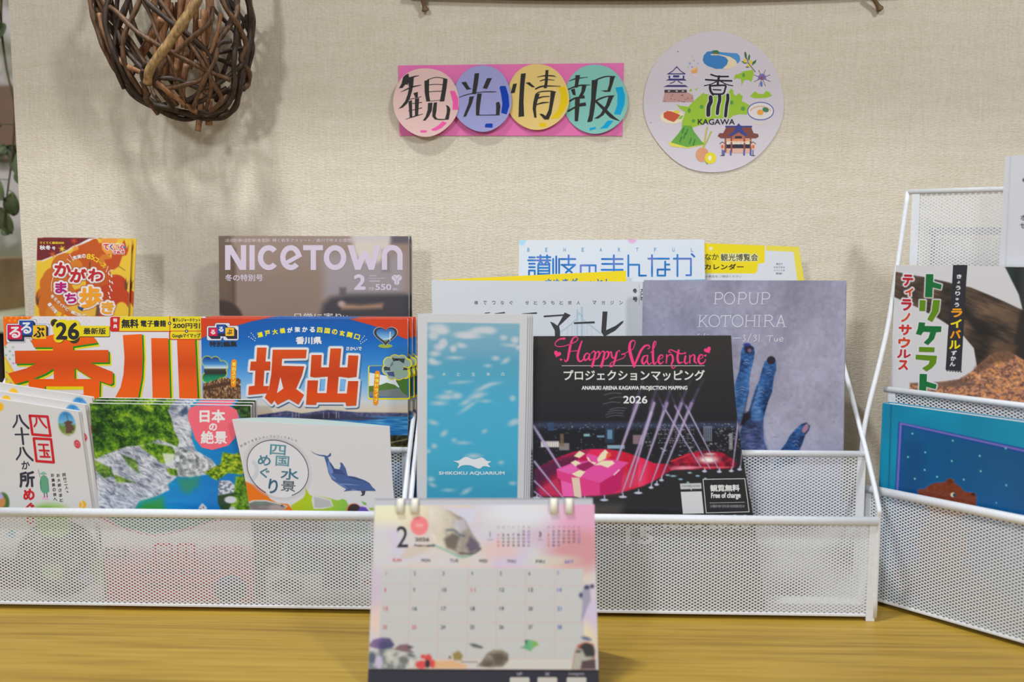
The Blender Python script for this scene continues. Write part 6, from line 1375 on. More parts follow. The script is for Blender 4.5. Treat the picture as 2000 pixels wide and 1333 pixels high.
# light beams of the printed night view
for k, a, b, w_ in ((C4, (1250, -20), (870, 1040), (6.5, 2)), (C4, (1400, 100), (1070, 1010), (6, 2)), (C5, (150, -10), (-110, 900), (6, 2)), (C5, (290, -10), (0, 830), (6, 2)), (C5, (450, -10), (125, 860), (5.5, 2)), (C5, (560, -10), (230, 800), (5.5, 2)), (C4, (70, 250), (610, 1090), (5, 2.5)), (C4, (80, 650), (420, 1080), (4, 2)), (C4, (80, 870), (280, 1060), (3, 1.5)), (C4, (80, 990), (200, 1080), (2.5, 1.5)), (C5, (1070, 160), (1005, 690), (3.5, 1.6)), (C5, (1115, 430), (1090, 690), (2, 1.2)), (C5, (250, 20), (660, 680), (3, 1.8)), (C5, (380, 20), (760, 700), (3, 1.6)), (C5, (500, 20), (850, 700), (3.2, 1.6))):
    q0, q1 = np.array(k(*a)), np.array(k(*b)); P.line([q0, q1], [w_[0]*1.8, w_[1]*1.8], (120, 100, 150), 1.5, 0.35); P.line([q0, (q0+q1)/2, q1], [w_[0], (w_[0]+w_[1])/2, w_[1]], (190, 176, 206), 0.8, 0.75)
for k, a, b, w_ in ((C3, (1150, 560), (1040, 882), 5), (C3, (1340, 540), (1230, 882), 6), (C3, (1500, 560), (1390, 882), 6), (C3, (1690, 560), (1560, 882), 6), (C3, (1840, 540), (1680, 882), 6), (C3, (1310, 700), (1400, 882), 4), (C3, (1480, 720), (1540, 882), 4), (C3, (1570, 700), (1660, 882), 4)):
    q0, q1 = np.array(k(*a)), np.array(k(*b))
    for f0, f1, al in ((0, 0.35, 0.18), (0.35, 0.7, 0.36), (0.7, 1, 0.5)): P.line([q0+(q1-q0)*f0, q0+(q1-q0)*f1], w_*0.9, (116, 96, 146), 1.8, al)
for k, x, y in ((C4, 870, 1085), (C4, 1080, 1050), (C4, 1255, 1005), (C5, 120, 905), (C5, 180, 872), (C5, 232, 825), (C5, 700, 728), (C5, 860, 732), (C5, 990, 725), (C5, 1080, 708), (C4, 645, 1080), (C4, 105, 1060)): q = k(x, y); P.ell(q[0], q[1], 8 if k is C4 else 4.6, 2.4, (190, 192, 214), 0.8); P.line([q, (q[0]+1, q[1]-7)], [3, 1.4], (190, 190, 214), 0.6)
# gift box
pkc = (226, 78, 158)
P.poly(C4((330, 735), (570, 640), (690, 560), (900, 620), (1150, 660), (1030, 760), (820, 895), (600, 830), (330, 760)), pkc, 0.8); P.poly(C4((330, 745), (600, 830), (820, 895), (822, 1030), (400, 1045), (375, 860), (340, 830)), (222, 62, 130), 0.8); P.poly(C4((820, 895), (1040, 760), (1090, 700), (1060, 960), (980, 1010), (822, 1035)), (190, 30, 96), 0.8); P.poly(C4((340, 745), (560, 660), (640, 700), (480, 790)), (232, 100, 176), 1.5); P.poly(C4((380, 865), (500, 900), (530, 1045), (400, 1045)), (236, 96, 170), 1)
rb = (240, 222, 186)
P.poly(C4((500, 790), (590, 745), (660, 760), (600, 830), (560, 820)), rb, 0.8); P.poly(C4((500, 830), (590, 832), (615, 1060), (530, 1045)), (226, 200, 178), 0.8)
for p in (((525, 590), (590, 528), (655, 560), (590, 610)), ((490, 660), (545, 635), (610, 670), (545, 705)), ((790, 620), (830, 560), (880, 512), (950, 580), (880, 620), (800, 660)), ((760, 690), (850, 640), (960, 640), (990, 670), (910, 720), (830, 690)), ((665, 600), (690, 600), (720, 650), (780, 660), (760, 690), (700, 650))): P.poly(C4(p), rb, 0.8)
P.poly(C4((590, 610), (660, 570), (680, 640), (590, 650)), (190, 20, 80), 1); P.poly(C4((560, 690), (700, 650), (760, 690), (640, 760), (560, 720)), (130, 20, 70), 2, 0.8); P.poly(C4((900, 560), (940, 545), (950, 580), (880, 640)), (226, 90, 60), 1); P.line(C4((980, 800), (1040, 745)), 2.4, (240, 220, 226), 0.6)
# lower right notices
P.poly(C5((435, 862), (662, 856), (668, 918), (440, 924)), (206, 204, 204)); P.marks(*C5.b(452, 878, 652, 900), 11, (110, 110, 110)); P.vpoly(C5((548, 918), (562, 918), (556, 940)), (206, 204, 204), 1); P.vpoly(C5((442, 952), (668, 946), (692, 1185), (466, 1190)), (212, 210, 210), 1)
fr = C5((684, 816), (1136, 808), (1184, 1168), (718, 1180))
for i in range(4): P.vline([fr[i], fr[(i+1) % 4]], 1.2, (216, 214, 210), 1.2)
P.text('観覧無料', C5.b(760, 872, 1082, 948), (222, 220, 220), 0.8, rot=-0.5); P.text('Free of charge', C5.b(770, 958, 1092, 1036), (222, 220, 220), 0.5, rot=-0.5); P.vline(C5((755, 1072), (1135, 1064)), 0.7, (200, 198, 194), 1); P.marks(*C5.b(762, 1094, 1135, 1120), 18, (180, 178, 178))
P.text('18:15', (1296, 1008, 1370, 1034), (206, 204, 200), 0.9); P.text('20:30', (1384, 1006, 1464, 1034), (206, 204, 200), 0.9); P.vpoly([(1246, 1014), (1274, 1012), (1272, 1022), (1248, 1022)], (206, 204, 204), 1); P.text('15', (1222, 1030, 1276, 1064), (200, 200, 200), 1.2); P.marks(1250, 1084, 1460, 1097, 16, (150, 140, 120))
P.cur = 'title_lettering'
pn = (248, 62, 130)
def sc_(p, w_): q = spline(C3(p), 6); P.vline(q, np.interp(np.linspace(0, 1, len(q)), np.linspace(0, 1, len(w_)), np.array(w_)/5.882), pn, 2)
sc_(((250, 68), (190, 78), (145, 118), (155, 155), (220, 160), (300, 140), (370, 110), (403, 78), (388, 50), (352, 62), (325, 120), (302, 230), (286, 310), (262, 333), (252, 312)), (24, 14, 10, 9, 9, 9, 9, 9, 9, 16, 26, 26, 22, 14, 10))
sc_(((450, 100), (425, 170), (402, 260), (412, 318), (442, 330), (480, 290)), (14, 22, 26, 26, 16, 10)); sc_(((312, 215), (360, 212), (420, 206)), (8, 8, 8))
sc_(((535, 250), (505, 238), (476, 280), (486, 318), (520, 296), (542, 245), (532, 300), (545, 318), (570, 300)), (10, 14, 22, 22, 12, 10, 18, 14, 8))
for x in (0, 105): sc_(((560+x, 240), (582+x, 215), (604+x, 232), (590+x, 310), (568+x, 388)), (8, 12, 20, 26, 30)); sc_(((604+x, 246), (640+x, 216), (652+x, 250), (630+x, 296), (596+x, 312)), (8, 14, 24, 16, 8))
sc_(((762, 240), (785, 222), (796, 280), (822, 290), (850, 230), (878, 205), (884, 222)), (8, 16, 20, 12, 10, 10, 8)); sc_(((850, 230), (832, 310), (806, 380), (772, 388), (790, 345), (860, 318), (930, 290), (948, 255), (905, 250), (960, 232), (1000, 200)), (22, 24, 18, 14, 10, 8, 8, 8, 8, 8, 8))
sc_(((1052, 150), (1062, 110), (1038, 90), (1006, 118), (998, 190), (1020, 290), (1050, 388)), (8, 9, 12, 24, 34, 36, 30)); sc_(((1050, 388), (1092, 290), (1130, 205), (1178, 152), (1222, 150), (1226, 178), (1206, 186)), (20, 26, 26, 22, 14, 10, 10)); sc_(((1052, 150), (1040, 185), (1020, 200)), (8, 8, 8))
sc_(((1195, 262), (1158, 278), (1140, 330), (1160, 360), (1192, 320), (1206, 262), (1200, 330), (1222, 366), (1252, 345)), (10, 18, 26, 20, 10, 12, 20, 14, 8)); sc_(((1240, 232), (1278, 180), (1302, 118), (1284, 104), (1270, 160), (1266, 280), (1278, 360), (1312, 335)), (8, 8, 9, 14, 22, 26, 22, 8))
sc_(((1325, 315), (1372, 292), (1378, 262), (1348, 264), (1328, 315), (1348, 358), (1388, 335)), (8, 8, 12, 16, 26, 20, 8)); sc_(((1424, 255), (1424, 300), (1420, 350)), (14, 16, 14)); sc_(((1424, 290), (1455, 256), (1486, 262), (1496, 320), (1478, 372), (1496, 412), (1530, 388)), (8, 12, 20, 24, 16, 10, 8))
sc_(((1478, 230), (1446, 222), (1470, 198), (1530, 222), (1590, 244), (1642, 232)), (8, 10, 12, 14, 14, 9)); sc_(((1562, 205), (1548, 280), (1562, 346), (1606, 340)), (24, 26, 24, 10)); sc_(((1640, 272), (1630, 330), (1644, 356), (1672, 340)), (20, 22, 16, 8)); sc_(((1690, 262), (1690, 350)), (14, 16)); sc_(((1690, 292), (1722, 258), (1745, 270), (1744, 330), (1768, 352)), (8, 12, 20, 22, 9))
sc_(((1786, 312), (1832, 290), (1836, 258), (1806, 262), (1788, 312), (1808, 356), (1852, 345), (1872, 308)), (8, 8, 12, 18, 26, 22, 14, 8)); P.vell(*C3(1636, 236), 1.7, 1.9, pn, 2, n=12)
for x, y, s0, rt in ((168, 246, 2.6, 20), (210, 312, 0.95, 20), (1896, 202, 2.6, -28), (1868, 265, 0.95, -28)):
    t = math.radians(rt); q = C3(x, y); P.vpoly([(q[0]+s0/5.882*1.0*(a*math.cos(t)-b*math.sin(t)), q[1]+s0/5.882*1.0*(a*math.sin(t)+b*math.cos(t))) for a, b in hp], pn, 2)
P.vline(C3((220, 381), (1858, 381)), 1.25, (186, 182, 174), 1)
P.text('プロジェクションマッピング', C3.b(240, 430, 1862, 552), (222, 220, 216), 0.45); P.text('ANABUKI ARENA KAGAWA PROJECTION MAPPING', C3.b(447, 612, 1662, 672), (222, 220, 222), 0.4); P.text('2026', C3.b(925, 728, 1203, 816), (224, 222, 224), 0.5)
sheet(P, 'valentine_flyer', 'black night view flyer with pink script heading and gift box', 'flyer', GLOSS, 0.0065, 0.0006, layers=('title_lettering',))
# ================================================================ tall rack: hardcover picture books
N3 = np.array([0.7103, 0.7039, 0.0]); D3_ = np.array([0.7039, -0.7103, 0.0]); F3 = np.array([0.3213, 1.0075, 0.0])
def plane3(d, deg=1.0):
    a = math.radians(deg)
    return Surf(F3+N3*d, -N3*math.cos(a)+np.array([0, 0, math.sin(a)]))
E4_ = K(1780, 290, 5.554)
P = Print(plane3(0.061, 0.6), [(1963.5, 305), (2075, 299), (2070, 560), (1948, 560)], 2, (202, 202, 208))
P.line([(1974, 304), (1962, 560)], 1.5, (176, 176, 182), 1); P.ell(2001, 352, 4, 3.4, (40, 50, 80), 0.6); P.vtext('ホせ', (1999, 418), (1998, 448), 11, (60, 60, 70), 0.3)
book(P, 'picture_book', 'white hardcover book cut by the right edge, highest in the tall rack', 'book', 0.010, SATIN, 0.0065, back=(202, 202, 208), cover_th=0.0022)

E5 = K(1735, 505, 5.03); E6 = K(1840, 505, 4.675)
P = Print(plane3(0.0470, 0.6), [E5(75, 68), (2085, 523), (2078, 850), E5(0, 1560)], 1.3, (206, 203, 206))
horn = lambda X, Y: ramp(0.5*fbm((X+Y*0.4)*0.05, (Y-X*0.4)*0.3, 4)+0.5*vn(X*0.03, Y*0.03, 8), [(0.2, (36, 32, 30)), (0.5, (66, 54, 46)), (0.75, (104, 82, 66)), (0.95, (136, 112, 92))])
P.poly(E5((62, 130), (140, 150), (340, 185), (520, 222), (600, 235)), (60, 54, 48), 1)
P.poly([E5(62, 130), E5(160, 155), E5(340, 182), E5(520, 222), E6(120, 235), E6(260, 265), E6(420, 330), E6(560, 390), E6(740, 475), E6(800, 520), E6(800, 900), E6(700, 1000), E6(560, 980), E6(440, 880), E6(320, 1000), E6(290, 820), E6(180, 690), E6(60, 610), E5(490, 590), E5(280, 480), E5(50, 375)], horn, 1)
P.poly(E6((440, 420), (560, 460), (700, 540), (700, 600), (560, 580), (450, 500)), (116, 92, 70), 9, 0.7); P.poly(E6((0, 420), (200, 520), (330, 700), (420, 720), (600, 760), (440, 640), (250, 500), (60, 380)), (32, 28, 28), 7, 0.8)
P.poly(E6((570, 70), (800, 70), (800, 560), (735, 470), (700, 330)), lambda X, Y: ramp(X, [(1962, (38, 62, 60)), (1985, (34, 38, 38)), (2010, (60, 64, 60))]), 1.2); P.poly(E6((720, 470), (800, 480), (800, 980), (680, 920), (640, 860)), (44, 40, 38), 5)
skin = lambda X, Y: ramp(0.45*vn(X*0.30, Y*0.42, 3)+0.55*fbm(X*0.09, Y*0.2, 6), [(0.25, (98, 66, 56)), (0.45, (150, 104, 84)), (0.58, (196, 142, 112)), (0.68, (214, 130, 50)), (0.8, (226, 180, 150))])
P.poly([E5(210, 1228), E5(480, 1222), E6(0, 1125), E6(150, 1105), E6(260, 1040), E6(360, 950), E6(480, 860), E6(600, 840), E6(700, 900), E6(800, 960), E6(800, 1700), E6(0, 1700), E5(200, 1700)], skin, 1.5); P.poly(E6((300, 1000), (430, 870), (560, 780), (690, 800), (640, 920), (480, 960), (360, 1030)), (96, 70, 54), 6, 0.75); P.poly([E5(210, 1225), E5(480, 1215), E6(0, 1130), E6(160, 1110), E6(300, 1150), E6(100, 1180), E5(500, 1260), E5(250, 1250)], (106, 82, 70), 2, 0.8)
P.poly(E5((0, 1290), (210, 1300), (260, 1700), (0, 1700)), (70, 70, 80), 3, 0.6); P.poly(E5((300, 1300), (500, 1330), (430, 1440), (330, 1500), (280, 1400)), (96, 140, 60), 4, 0.8)
dk = (44, 42, 50)
P.vpoly(E6((100, 60), (232, 60), (218, 250), (175, 1030), (32, 1018), (52, 700), (90, 250)), dk, 1.0)
for i in range(6): q = E6(36+i*25, 1020+i*2.2); P.vpoly([q, (q[0]+5.3, q[1]+0.4), (q[0]+2.6, q[1]+3.2)], dk, 1)
P.vtext('きょうりゅう', E6(158, 140), E6(132, 450), 9.5, (222, 220, 222), 0.5, 2, sy=8.5); P.vtext('ライバル', E6(138, 450), E6(112, 838), 22, (240, 160, 20), 1.5, 2, cols=[(240, 158, 22), (236, 214, 20), (240, 150, 20), (230, 214, 20)], sy=17); P.vtext('ずかん', E6(112, 838), E6(92, 990), 11, (222, 220, 222), 0.5, 2, sy=9)
P.poly(E5((0, 60), (120, 62), (75, 115), (40, 250)), (206, 203, 206))
P.cur = 'title_lettering'
wo = [((216, 212, 216), 2.6)]
rd1, rd2 = (184, 26, 48), (206, 66, 30)
for ch, b, c in (('テ', (138, 158, 245, 272), rd1), ('ィ', (165, 290, 245, 372), (206, 60, 26)), ('ラ', (125, 400, 230, 515), rd1), ('ノ', (125, 535, 215, 625), rd2), ('サ', (100, 650, 230, 755), (200, 44, 40)), ('ウ', (97, 775, 215, 880), rd2), ('ル', (85, 895, 222, 980), rd1), ('ス', (97, 1000, 195, 1098), (200, 50, 30))): P.text(ch, E5.b(*b), c, 1.9, 3, rot=2, outline=wo)
g1, g2 = (0, 106, 50), (92, 134, 0)
for pl, c in (([(370, 155), (442, 155), (440, 232), (525, 258), (515, 305), (436, 285), (432, 382), (360, 380)], g1), ([(308, 410), (368, 412), (362, 518), (304, 516)], g2), ([(440, 408), (508, 410), (495, 520), (430, 625), (382, 600), (425, 520)], g2),
              ([(300, 628), (362, 632), (355, 664), (522, 668), (518, 722), (470, 725), (450, 790), (390, 852), (348, 828), (395, 780), (412, 725), (345, 720), (320, 755), (270, 742), (290, 690)], g1), ([(302, 870), (455, 875), (452, 922), (300, 918)], g2), ([(270, 946), (478, 958), (468, 1030), (430, 1075), (375, 1112), (332, 1080), (395, 1040), (408, 1005), (268, 992)], g2), ([(308, 1135), (380, 1138), (376, 1210), (475, 1240), (465, 1285), (372, 1262), (366, 1400), (298, 1400)], g1)):
    P.vout(E5(pl), 4.6, (216, 212, 216), 2.4); P.vpoly(E5(pl), c, 3)
book(P, 'picture_book', 'hardcover dinosaur horn book with green and red katakana, middle tier of the tall rack', 'book', 0.0115, SATIN, 0.0065, back=(200, 190, 170), cover_th=0.002, layers=('title_lettering',))

E7 = K(1710, 770, 6.348); G8 = K(1690, 940, 3.81)
P = Print(plane3(0.0105, 0.6), [E7(112, 116), (2090, 838), (2070, 1285), G8(78, 880)], 1.3, (0, 136, 172))
P.full(lambda X, Y: ramp(vn(X*0.02, Y*0.02, 3), [(0, (0, 126, 164)), (1, (6, 146, 182))]))
P.line([E7(195, 120), G8(150, 880)], 3.2, (4, 100, 130), 1.0, 0.85)
f0 = [E7(285, 342), (2090, 895), (2060, 1262), G8(185, 812)]
P.poly(f0, (20, 70, 150)); 
inn = [E7(300, 350), (2090, 899), (2060, 1258), G8(192, 806)]; P.poly(inn, (122, 108, 186))
i2 = [E7(326, 380), (2090, 903), (2060, 1250), G8(208, 788)]; P.poly(i2, (10, 72, 150)); i3 = [E7(345, 400), (2090, 907), (2060, 1246), G8(218, 778)]
P.poly(i3, lambda X, Y: ramp(vn(X*0.012, Y*0.012, 2)+0.0008*(Y-880), [(0.1, (0, 82, 132)), (0.7, (0, 88, 142)), (1.1, (10, 66, 116))]), 1)
for x, y in ((458, 492), (403, 782), (616, 724), (958, 580), (1614, 674), (1292, 768), (945, 832), (609, 942), (487, 1052), (763, 1028), (1093, 1062), (1304, 958), (1621, 1132)): q = E7(x, y); P.ell(q[0], q[1], 2.0, 2.0, (110, 200, 206), 1.2, 0.85); P.ell(q[0], q[1], 0.9, 0.9, (210, 240, 220), 0.5)
for x, y in ((1050, 32), (975, 163), (1100, 330), (980, 420)): P.ell(*G8(x, y), 1.6, 1.6, (110, 190, 200), 1)
brn = lambda X, Y: ramp(fbm(X*0.2, Y*0.5, 3), [(0.2, (112, 48, 28)), (0.8, (138, 66, 44))])
bear = [E7(522, 1195), E7(545, 1175), E7(600, 1180), E7(640, 1150), E7(720, 1105), E7(860, 1092), E7(880, 1060), E7(920, 1042), E7(965, 1060), E7(985, 1110), E7(1050, 1150), E7(1100, 1210), E7(1180, 1222), E7(1230, 1222), E7(1252, 1260), E7(1250, 1330), G8(820, 200), G8(790, 240), G8(700, 270), G8(690, 310), G8(740, 360), G8(765, 470), G8(750, 540), G8(720, 600), G8(800, 660), G8(800, 730), G8(560, 760), G8(400, 720), G8(410, 620), G8(390, 500), G8(400, 420), G8(440, 330), G8(490, 250), G8(450, 170), G8(400, 110), G8(388, 70)]
for p in (bear,): P.line(list(p)+[p[0]], 2.5, (20, 110, 190), 2, 0.8); P.poly(p, brn, 0.8)
P.ell(*E7(920, 1085), 5, 5, (96, 48, 34), 2); q = E7(962, 1252); P.ell(q[0], q[1], 5.2, 4.6, (226, 214, 180), 0.6); P.ell(q[0]+2.6, q[1]+0.4, 3.2, 3.6, (20, 70, 80), 0.6); P.ell(*E7(1212, 1245), 4, 3, (60, 34, 28), 1)
P.poly(G8((190, 640), (300, 620), (420, 610), (600, 720), (800, 690), (960, 800), (1100, 920), (1250, 1040), (1250, 1130), (190, 800)), (86, 62, 76), 2); P.poly(G8((420, 640), (640, 640), (760, 700), (600, 760), (420, 720)), (104, 48, 34), 2)
P.ell(*G8(1090, 380), 14, 14, (150, 190, 200), 5, 0.5); P.ell(*G8(1080, 510), 18, 12, (160, 190, 200), 5, 0.5)
bb = book(P, 'picture_book', 'turquoise hardcover book with a brown bear under stars, front of the tall rack', 'book', 0.0135, GLOSS, 0.0065, back=(0, 136, 172), cover_th=0.0024)
q = P.q; V = []
sp = MB(); e0 = P.surf.pt(*q[0]); e1 = P.surf.pt(*body_quad(P, 0.0065)[3])
pts = [e0*(1-t)+e1*t for t in np.linspace(0, 1, 6)]
c0 = (e0+e1)/2+N3*0.00675-D3_*0.001; sp.bar(e0+N3*0.00675-D3_*0.0012, e1+N3*0.00675-D3_*0.0012, 0.0135, 0.0026, N3)
o = link('spine', sp.me('spine', bb.location), noisy('turquoise_board', A((0, 124, 160)), A((6, 146, 182)), 20, 0.35), bb); bevel(o, 0.0008)

# ================================================================ desk calendar
KC = K(700, 950, 3.48)
CS = lean(0.7875, 0.0, 12.0)
P = Print(CS, [(732.5, 988), (1161, 986), (1168.5, 1309), (719.5, 1307)], 1.4, (206, 204, 206))
hues = [((232, 228, 196), 0), ((222, 180, 204), 1), ((196, 200, 226), 2), ((206, 206, 210), 3)]
n1 = lambda X, Y: fbm(X*0.009, Y*0.012, 21, 3); n2 = lambda X, Y: fbm(X*0.011+9, Y*0.010, 33, 3)
P.full((208, 204, 208))
w_ = (slice(0, P.ny), slice(0, P.nx))
P.mix(w_, np.clip((n1(P.X, P.Y)-0.5)*5, 0, 1), (226, 196, 170), 0.7); P.mix(w_, np.clip((n2(P.X, P.Y)-0.5)*5, 0, 1), (204, 190, 224), 0.8)
P.ell(760, 985, 70, 40, (234, 232, 196), 22, 0.9); P.ell(745, 1210, 30, 30, (230, 200, 186), 14, 0.8); P.ell(730, 1150, 24, 40, (200, 176, 200), 14, 0.6); P.ell(1140, 1010, 70, 46, (226, 162, 194), 22, 0.95); P.ell(1130, 1075, 60, 40, (206, 140, 146), 20, 0.9); P.ell(1060, 1050, 40, 20, (206, 176, 200), 12, 0.7); P.ell(975, 1075, 40, 18, (224, 190, 180), 12, 0.7); P.ell(1020, 1000, 70, 26, (222, 224, 232), 16, 0.8); P.ell(1130, 1240, 34, 26, (230, 214, 180), 14, 0.8); P.ell(1080, 1095, 46, 10, (206, 208, 190), 8, 0.7)
X0 = lambda f: (165+(135-165)*f, 1528+(1535-1528)*f)
rows = (560, 672, 800, 925, 1048, 1175)
P.poly([KC(165, 558), KC(1528, 562), KC(1536, 1178), KC(132, 1172)], (196, 196, 196), 1)
P.poly([KC(150, 1172), KC(1540, 1178), KC(1560, 1250), KC(60, 1240)], (206, 204, 196), 2, 0.8)
for r in rows[1:]: f = (r-560)/615; a, b = X0(f); P.line([KC(a, r-2), KC(b, r+3)], 1.1, (208, 176, 178), 0.6)
for c in range(1, 7): P.line([KC(165+(1528-165)*c/7, 560), KC(133+(1536-133)*c/7, 1176)], 1.1, (208, 172, 174), 0.6)
P.line([KC(165, 545), KC(1540, 550)], 2.6, (220, 186, 180), 2.5, 0.6)
ink = (62, 60, 68)
for i, t in enumerate(('SUN', 'MON', 'TUE', 'WED', 'THU', 'FRI', 'SAT')):
    x = (262, 458, 650, 848, 1040, 1236, 1432)[i]; c = (214, 60, 60) if i == 0 else (70, 90, 190) if i == 6 else ink
    P.text(t, KC.b(x-30, 492+i*2, x+30, 514+i*2), c, 0.15)
for d in range(1, 29):
    r, c = divmod(d-1, 7); f = (rows[r]-560)/615; a, b = X0(f); x = a+(b-a)*c/7+18; y = rows[r]+20
    col = (214, 70, 80) if c == 0 or d in (11, 23) else (70, 90, 190) if c == 6 else ink
    P.text(str(d), KC.b(x, y, x+(11 if d < 10 else 30), y+27), col, 0.15)
P.text('2', KC.b(260, 272, 338, 418), (44, 44, 60), 0.4); P.ell(*KC(415, 270), 17.5, 18.5, (242, 128, 132), 0.8); P.marks(*KC.b(388, 258, 442, 276), 3, (244, 206, 206))
P.text('2026', KC.b(385, 350, 482, 376), (60, 58, 58), 0.4); P.text('February', KC.b(380, 396, 520, 416), (60, 58, 58), 0.3)
for n_, x, mo, x1 in (('1', 895, 4, 950), ('3', 1235, 0, 1292)):
    P.text(n_, KC.b(x-9, 310, x+9, 346), ink, 0.4); P.vline(KC((x-16, 364), (x+18, 364)), 0.7, ink)
    for i in range(7): P.text('SMTWTFS'[i], KC.b(x1-5+i*34.5, 272, x1+7+i*34.5, 286), (150, 130, 150), 0.1)
    for d in range(1, 32):
        r, c = divmod(d-1+mo, 7); cc = (226, 120, 96) if c == 0 else (130, 120, 190) if c == 6 else (90, 84, 92)
        xx = x1-8+c*34.5; yy = 300+r*24; P.text(str(d), KC.b(xx, yy, xx+16, yy+15), cc, 0.2)
# printed sea creatures
fish = lambda X, Y: ramp(0.45*fbm((X+Y)*0.03, (Y-X)*0.06, 5)+0.55*np.clip((X-840)/100, 0, 1), [(0.15, (226, 216, 206)), (0.4, (206, 196, 176)), (0.6, (150, 140, 130)), (0.8, (190, 180, 180)), (1, (110, 100, 120))])
P.poly(KC((480, 140), (560, 130), (640, 180), (720, 220), (780, 330), (830, 400), (832, 440), (760, 475), (700, 480), (600, 430), (520, 400), (500, 330), (490, 230)), fish, 2.5)
P.poly(KC((540, 140), (805, 150), (770, 260), (720, 220), (640, 170)), (206, 206, 228), 3, 0.8); P.poly(KC((280, 495), (330, 420), (520, 390), (470, 440), (360, 490)), (206, 188, 170), 3, 0.7)
P.poly(KC((580, 360), (640, 320), (690, 340), (660, 440), (600, 420)), (96, 86, 80), 4, 0.85); P.poly(KC((760, 340), (815, 390), (830, 430), (760, 455), (730, 400)), (86, 76, 100), 4, 0.8); P.line(spline(KC((600, 300), (650, 300), (690, 330), (720, 340)), 4), 3.4, (70, 90, 110), 1.5, 0.8); P.line(spline(KC((510, 400), (600, 440), (700, 485), (770, 470)), 4), 3, (90, 170, 140), 2, 0.7); P.line(spline(KC((690, 455), (780, 460), (830, 425)), 4), 3, (60, 56, 60), 1.5, 0.8); P.poly(KC((640, 240), (720, 220), (740, 290), (690, 320), (650, 280)), (196, 190, 206), 4, 0.7); P.line(KC((470, 408), (520, 402)), 2, (60, 66, 110), 1)
P.poly(KC((62, 1090), (100, 1045), (160, 1030), (215, 1035), (245, 1080), (220, 1105), (160, 1115)), lambda X, Y: ramp(X, [(718, (150, 116, 150)), (745, (106, 88, 146)), (768, (80, 76, 110))]), 2); P.ell(*KC(185, 1085), 13, 9, (74, 74, 112), 4)
P.poly(KC((60, 1110), (160, 1110), (240, 1095), (330, 1120), (400, 1160), (420, 1240), (70, 1245)), lambda X, Y: ramp(fbm(X*0.07, Y*0.07, 9), [(0.3, (110, 116, 124)), (0.5, (176, 176, 172)), (0.75, (216, 212, 206))]), 2); P.ell(*KC(92, 1170), 8, 12, (92, 98, 120), 3); P.ell(*KC(140, 1200), 7, 14, (196, 186, 214), 3); P.ell(*KC(310, 1185), 9, 8, (112, 118, 116), 4)
P.poly(KC((240, 1110), (280, 1080), (330, 1075), (375, 1095), (350, 1110), (380, 1135), (330, 1130)), (130, 100, 110), 2); P.poly(KC((330, 1085), (375, 1095), (340, 1110)), (80, 78, 96), 1.5)
for x, y, a, b in ((440, 1160, 5, 4), (475, 1175, 7, 9), (430, 1215, 12, 8), (505, 1210, 7, 8)): P.ell(*KC(x, y), a, b, (214, 76, 76), 2)
P.ell(*KC(470, 1210), 4.5, 8, (40, 40, 50), 1.5); P.poly(KC((520, 1190), (640, 1185), (740, 1220), (730, 1242), (520, 1242)), (222, 176, 132), 4)
P.poly(KC((640, 1140), (680, 1120), (710, 1150), (700, 1185), (650, 1185)), (150, 132, 76), 2); P.ell(*KC(622, 1165), 2.6, 3, (120, 110, 80), 1); P.poly(KC((750, 1072), (790, 1072), (850, 1095), (840, 1106), (780, 1095)), (90, 96, 96), 1.5)
P.poly(KC((800, 1225), (840, 1190), (870, 1140), (920, 1112), (980, 1115), (1020, 1140), (1020, 1190), (980, 1230), (900, 1235), (850, 1230)), lambda X, Y: ramp(fbm(X*0.06, Y*0.08, 3), [(0.3, (96, 88, 78)), (0.7, (150, 140, 124))]), 2); P.ell(*KC(960, 1175), 10, 12, (84, 78, 66), 5, 0.7); P.line(KC((700, 1195), (810, 1198)), 1.6, (110, 96, 90), 1)
P.poly(KC((1100, 1098), (1130, 1090), (1135, 1050), (1165, 1045), (1215, 1060), (1225, 1080), (1190, 1100), (1170, 1125), (1140, 1110)), lambda X, Y: ramp(X, [(1018, (80, 150, 110)), (1036, (110, 176, 130)), (1050, (130, 180, 70))]), 1.5); P.poly(KC((1130, 1050), (1150, 1046), (1140, 1080)), (40, 90, 70), 1.5)
P.poly(KC((1540, 670), (1590, 668), (1600, 690), (1575, 700), (1580, 780), (1555, 830), (1530, 900), (1512, 925), (1520, 850), (1525, 790), (1500, 745), (1520, 720)), (160, 156, 178), 2); P.ell(*KC(1552, 690), 5, 4, (60, 62, 92), 1.5); P.ell(*KC(1590, 682), 3.5, 4, (60, 62, 92), 1.5); P.ell(*KC(1512, 742), 3.5, 5, (76, 74, 116), 1.5)
P.poly(KC((1450, 1245), (1470, 1130), (1490, 1080), (1540, 1060), (1600, 1075), (1612, 1245)), (190, 104, 84), 2); P.ell(*KC(1552, 1130), 16, 18, (56, 54, 60), 2.5); P.poly(KC((1450, 1245), (1480, 1100), (1520, 1110), (1545, 1160), (1590, 1160), (1600, 1175), (1540, 1195), (1510, 1245)), (176, 174, 164), 3); P.poly(KC((1520, 1190), (1610, 1180), (1612, 1245), (1510, 1245)), (84, 70, 76), 2.5); P.ell(*KC(1550, 1038), 10, 4, (110, 116, 140), 2, rot=15); P.ell(*KC(1495, 1125), 5, 3, (90, 84, 76), 1.5)
bq = [(732, 976.5), (1157.5, 975.5), (1170.5, 1356), (717.5, 1352)]
S0 = CS.moved(0.0009)
BP = Print(S0, bq, 3, (46, 47, 62))
BP.poly([(700, 960), (1200, 960), (1200, 1300), (700, 1300)], (190, 190, 198))
fl = body_quad(BP, 0.0004); fb = (CS.pt(*fl[2])+CS.pt(*fl[3]))/2; fb[2] = 0
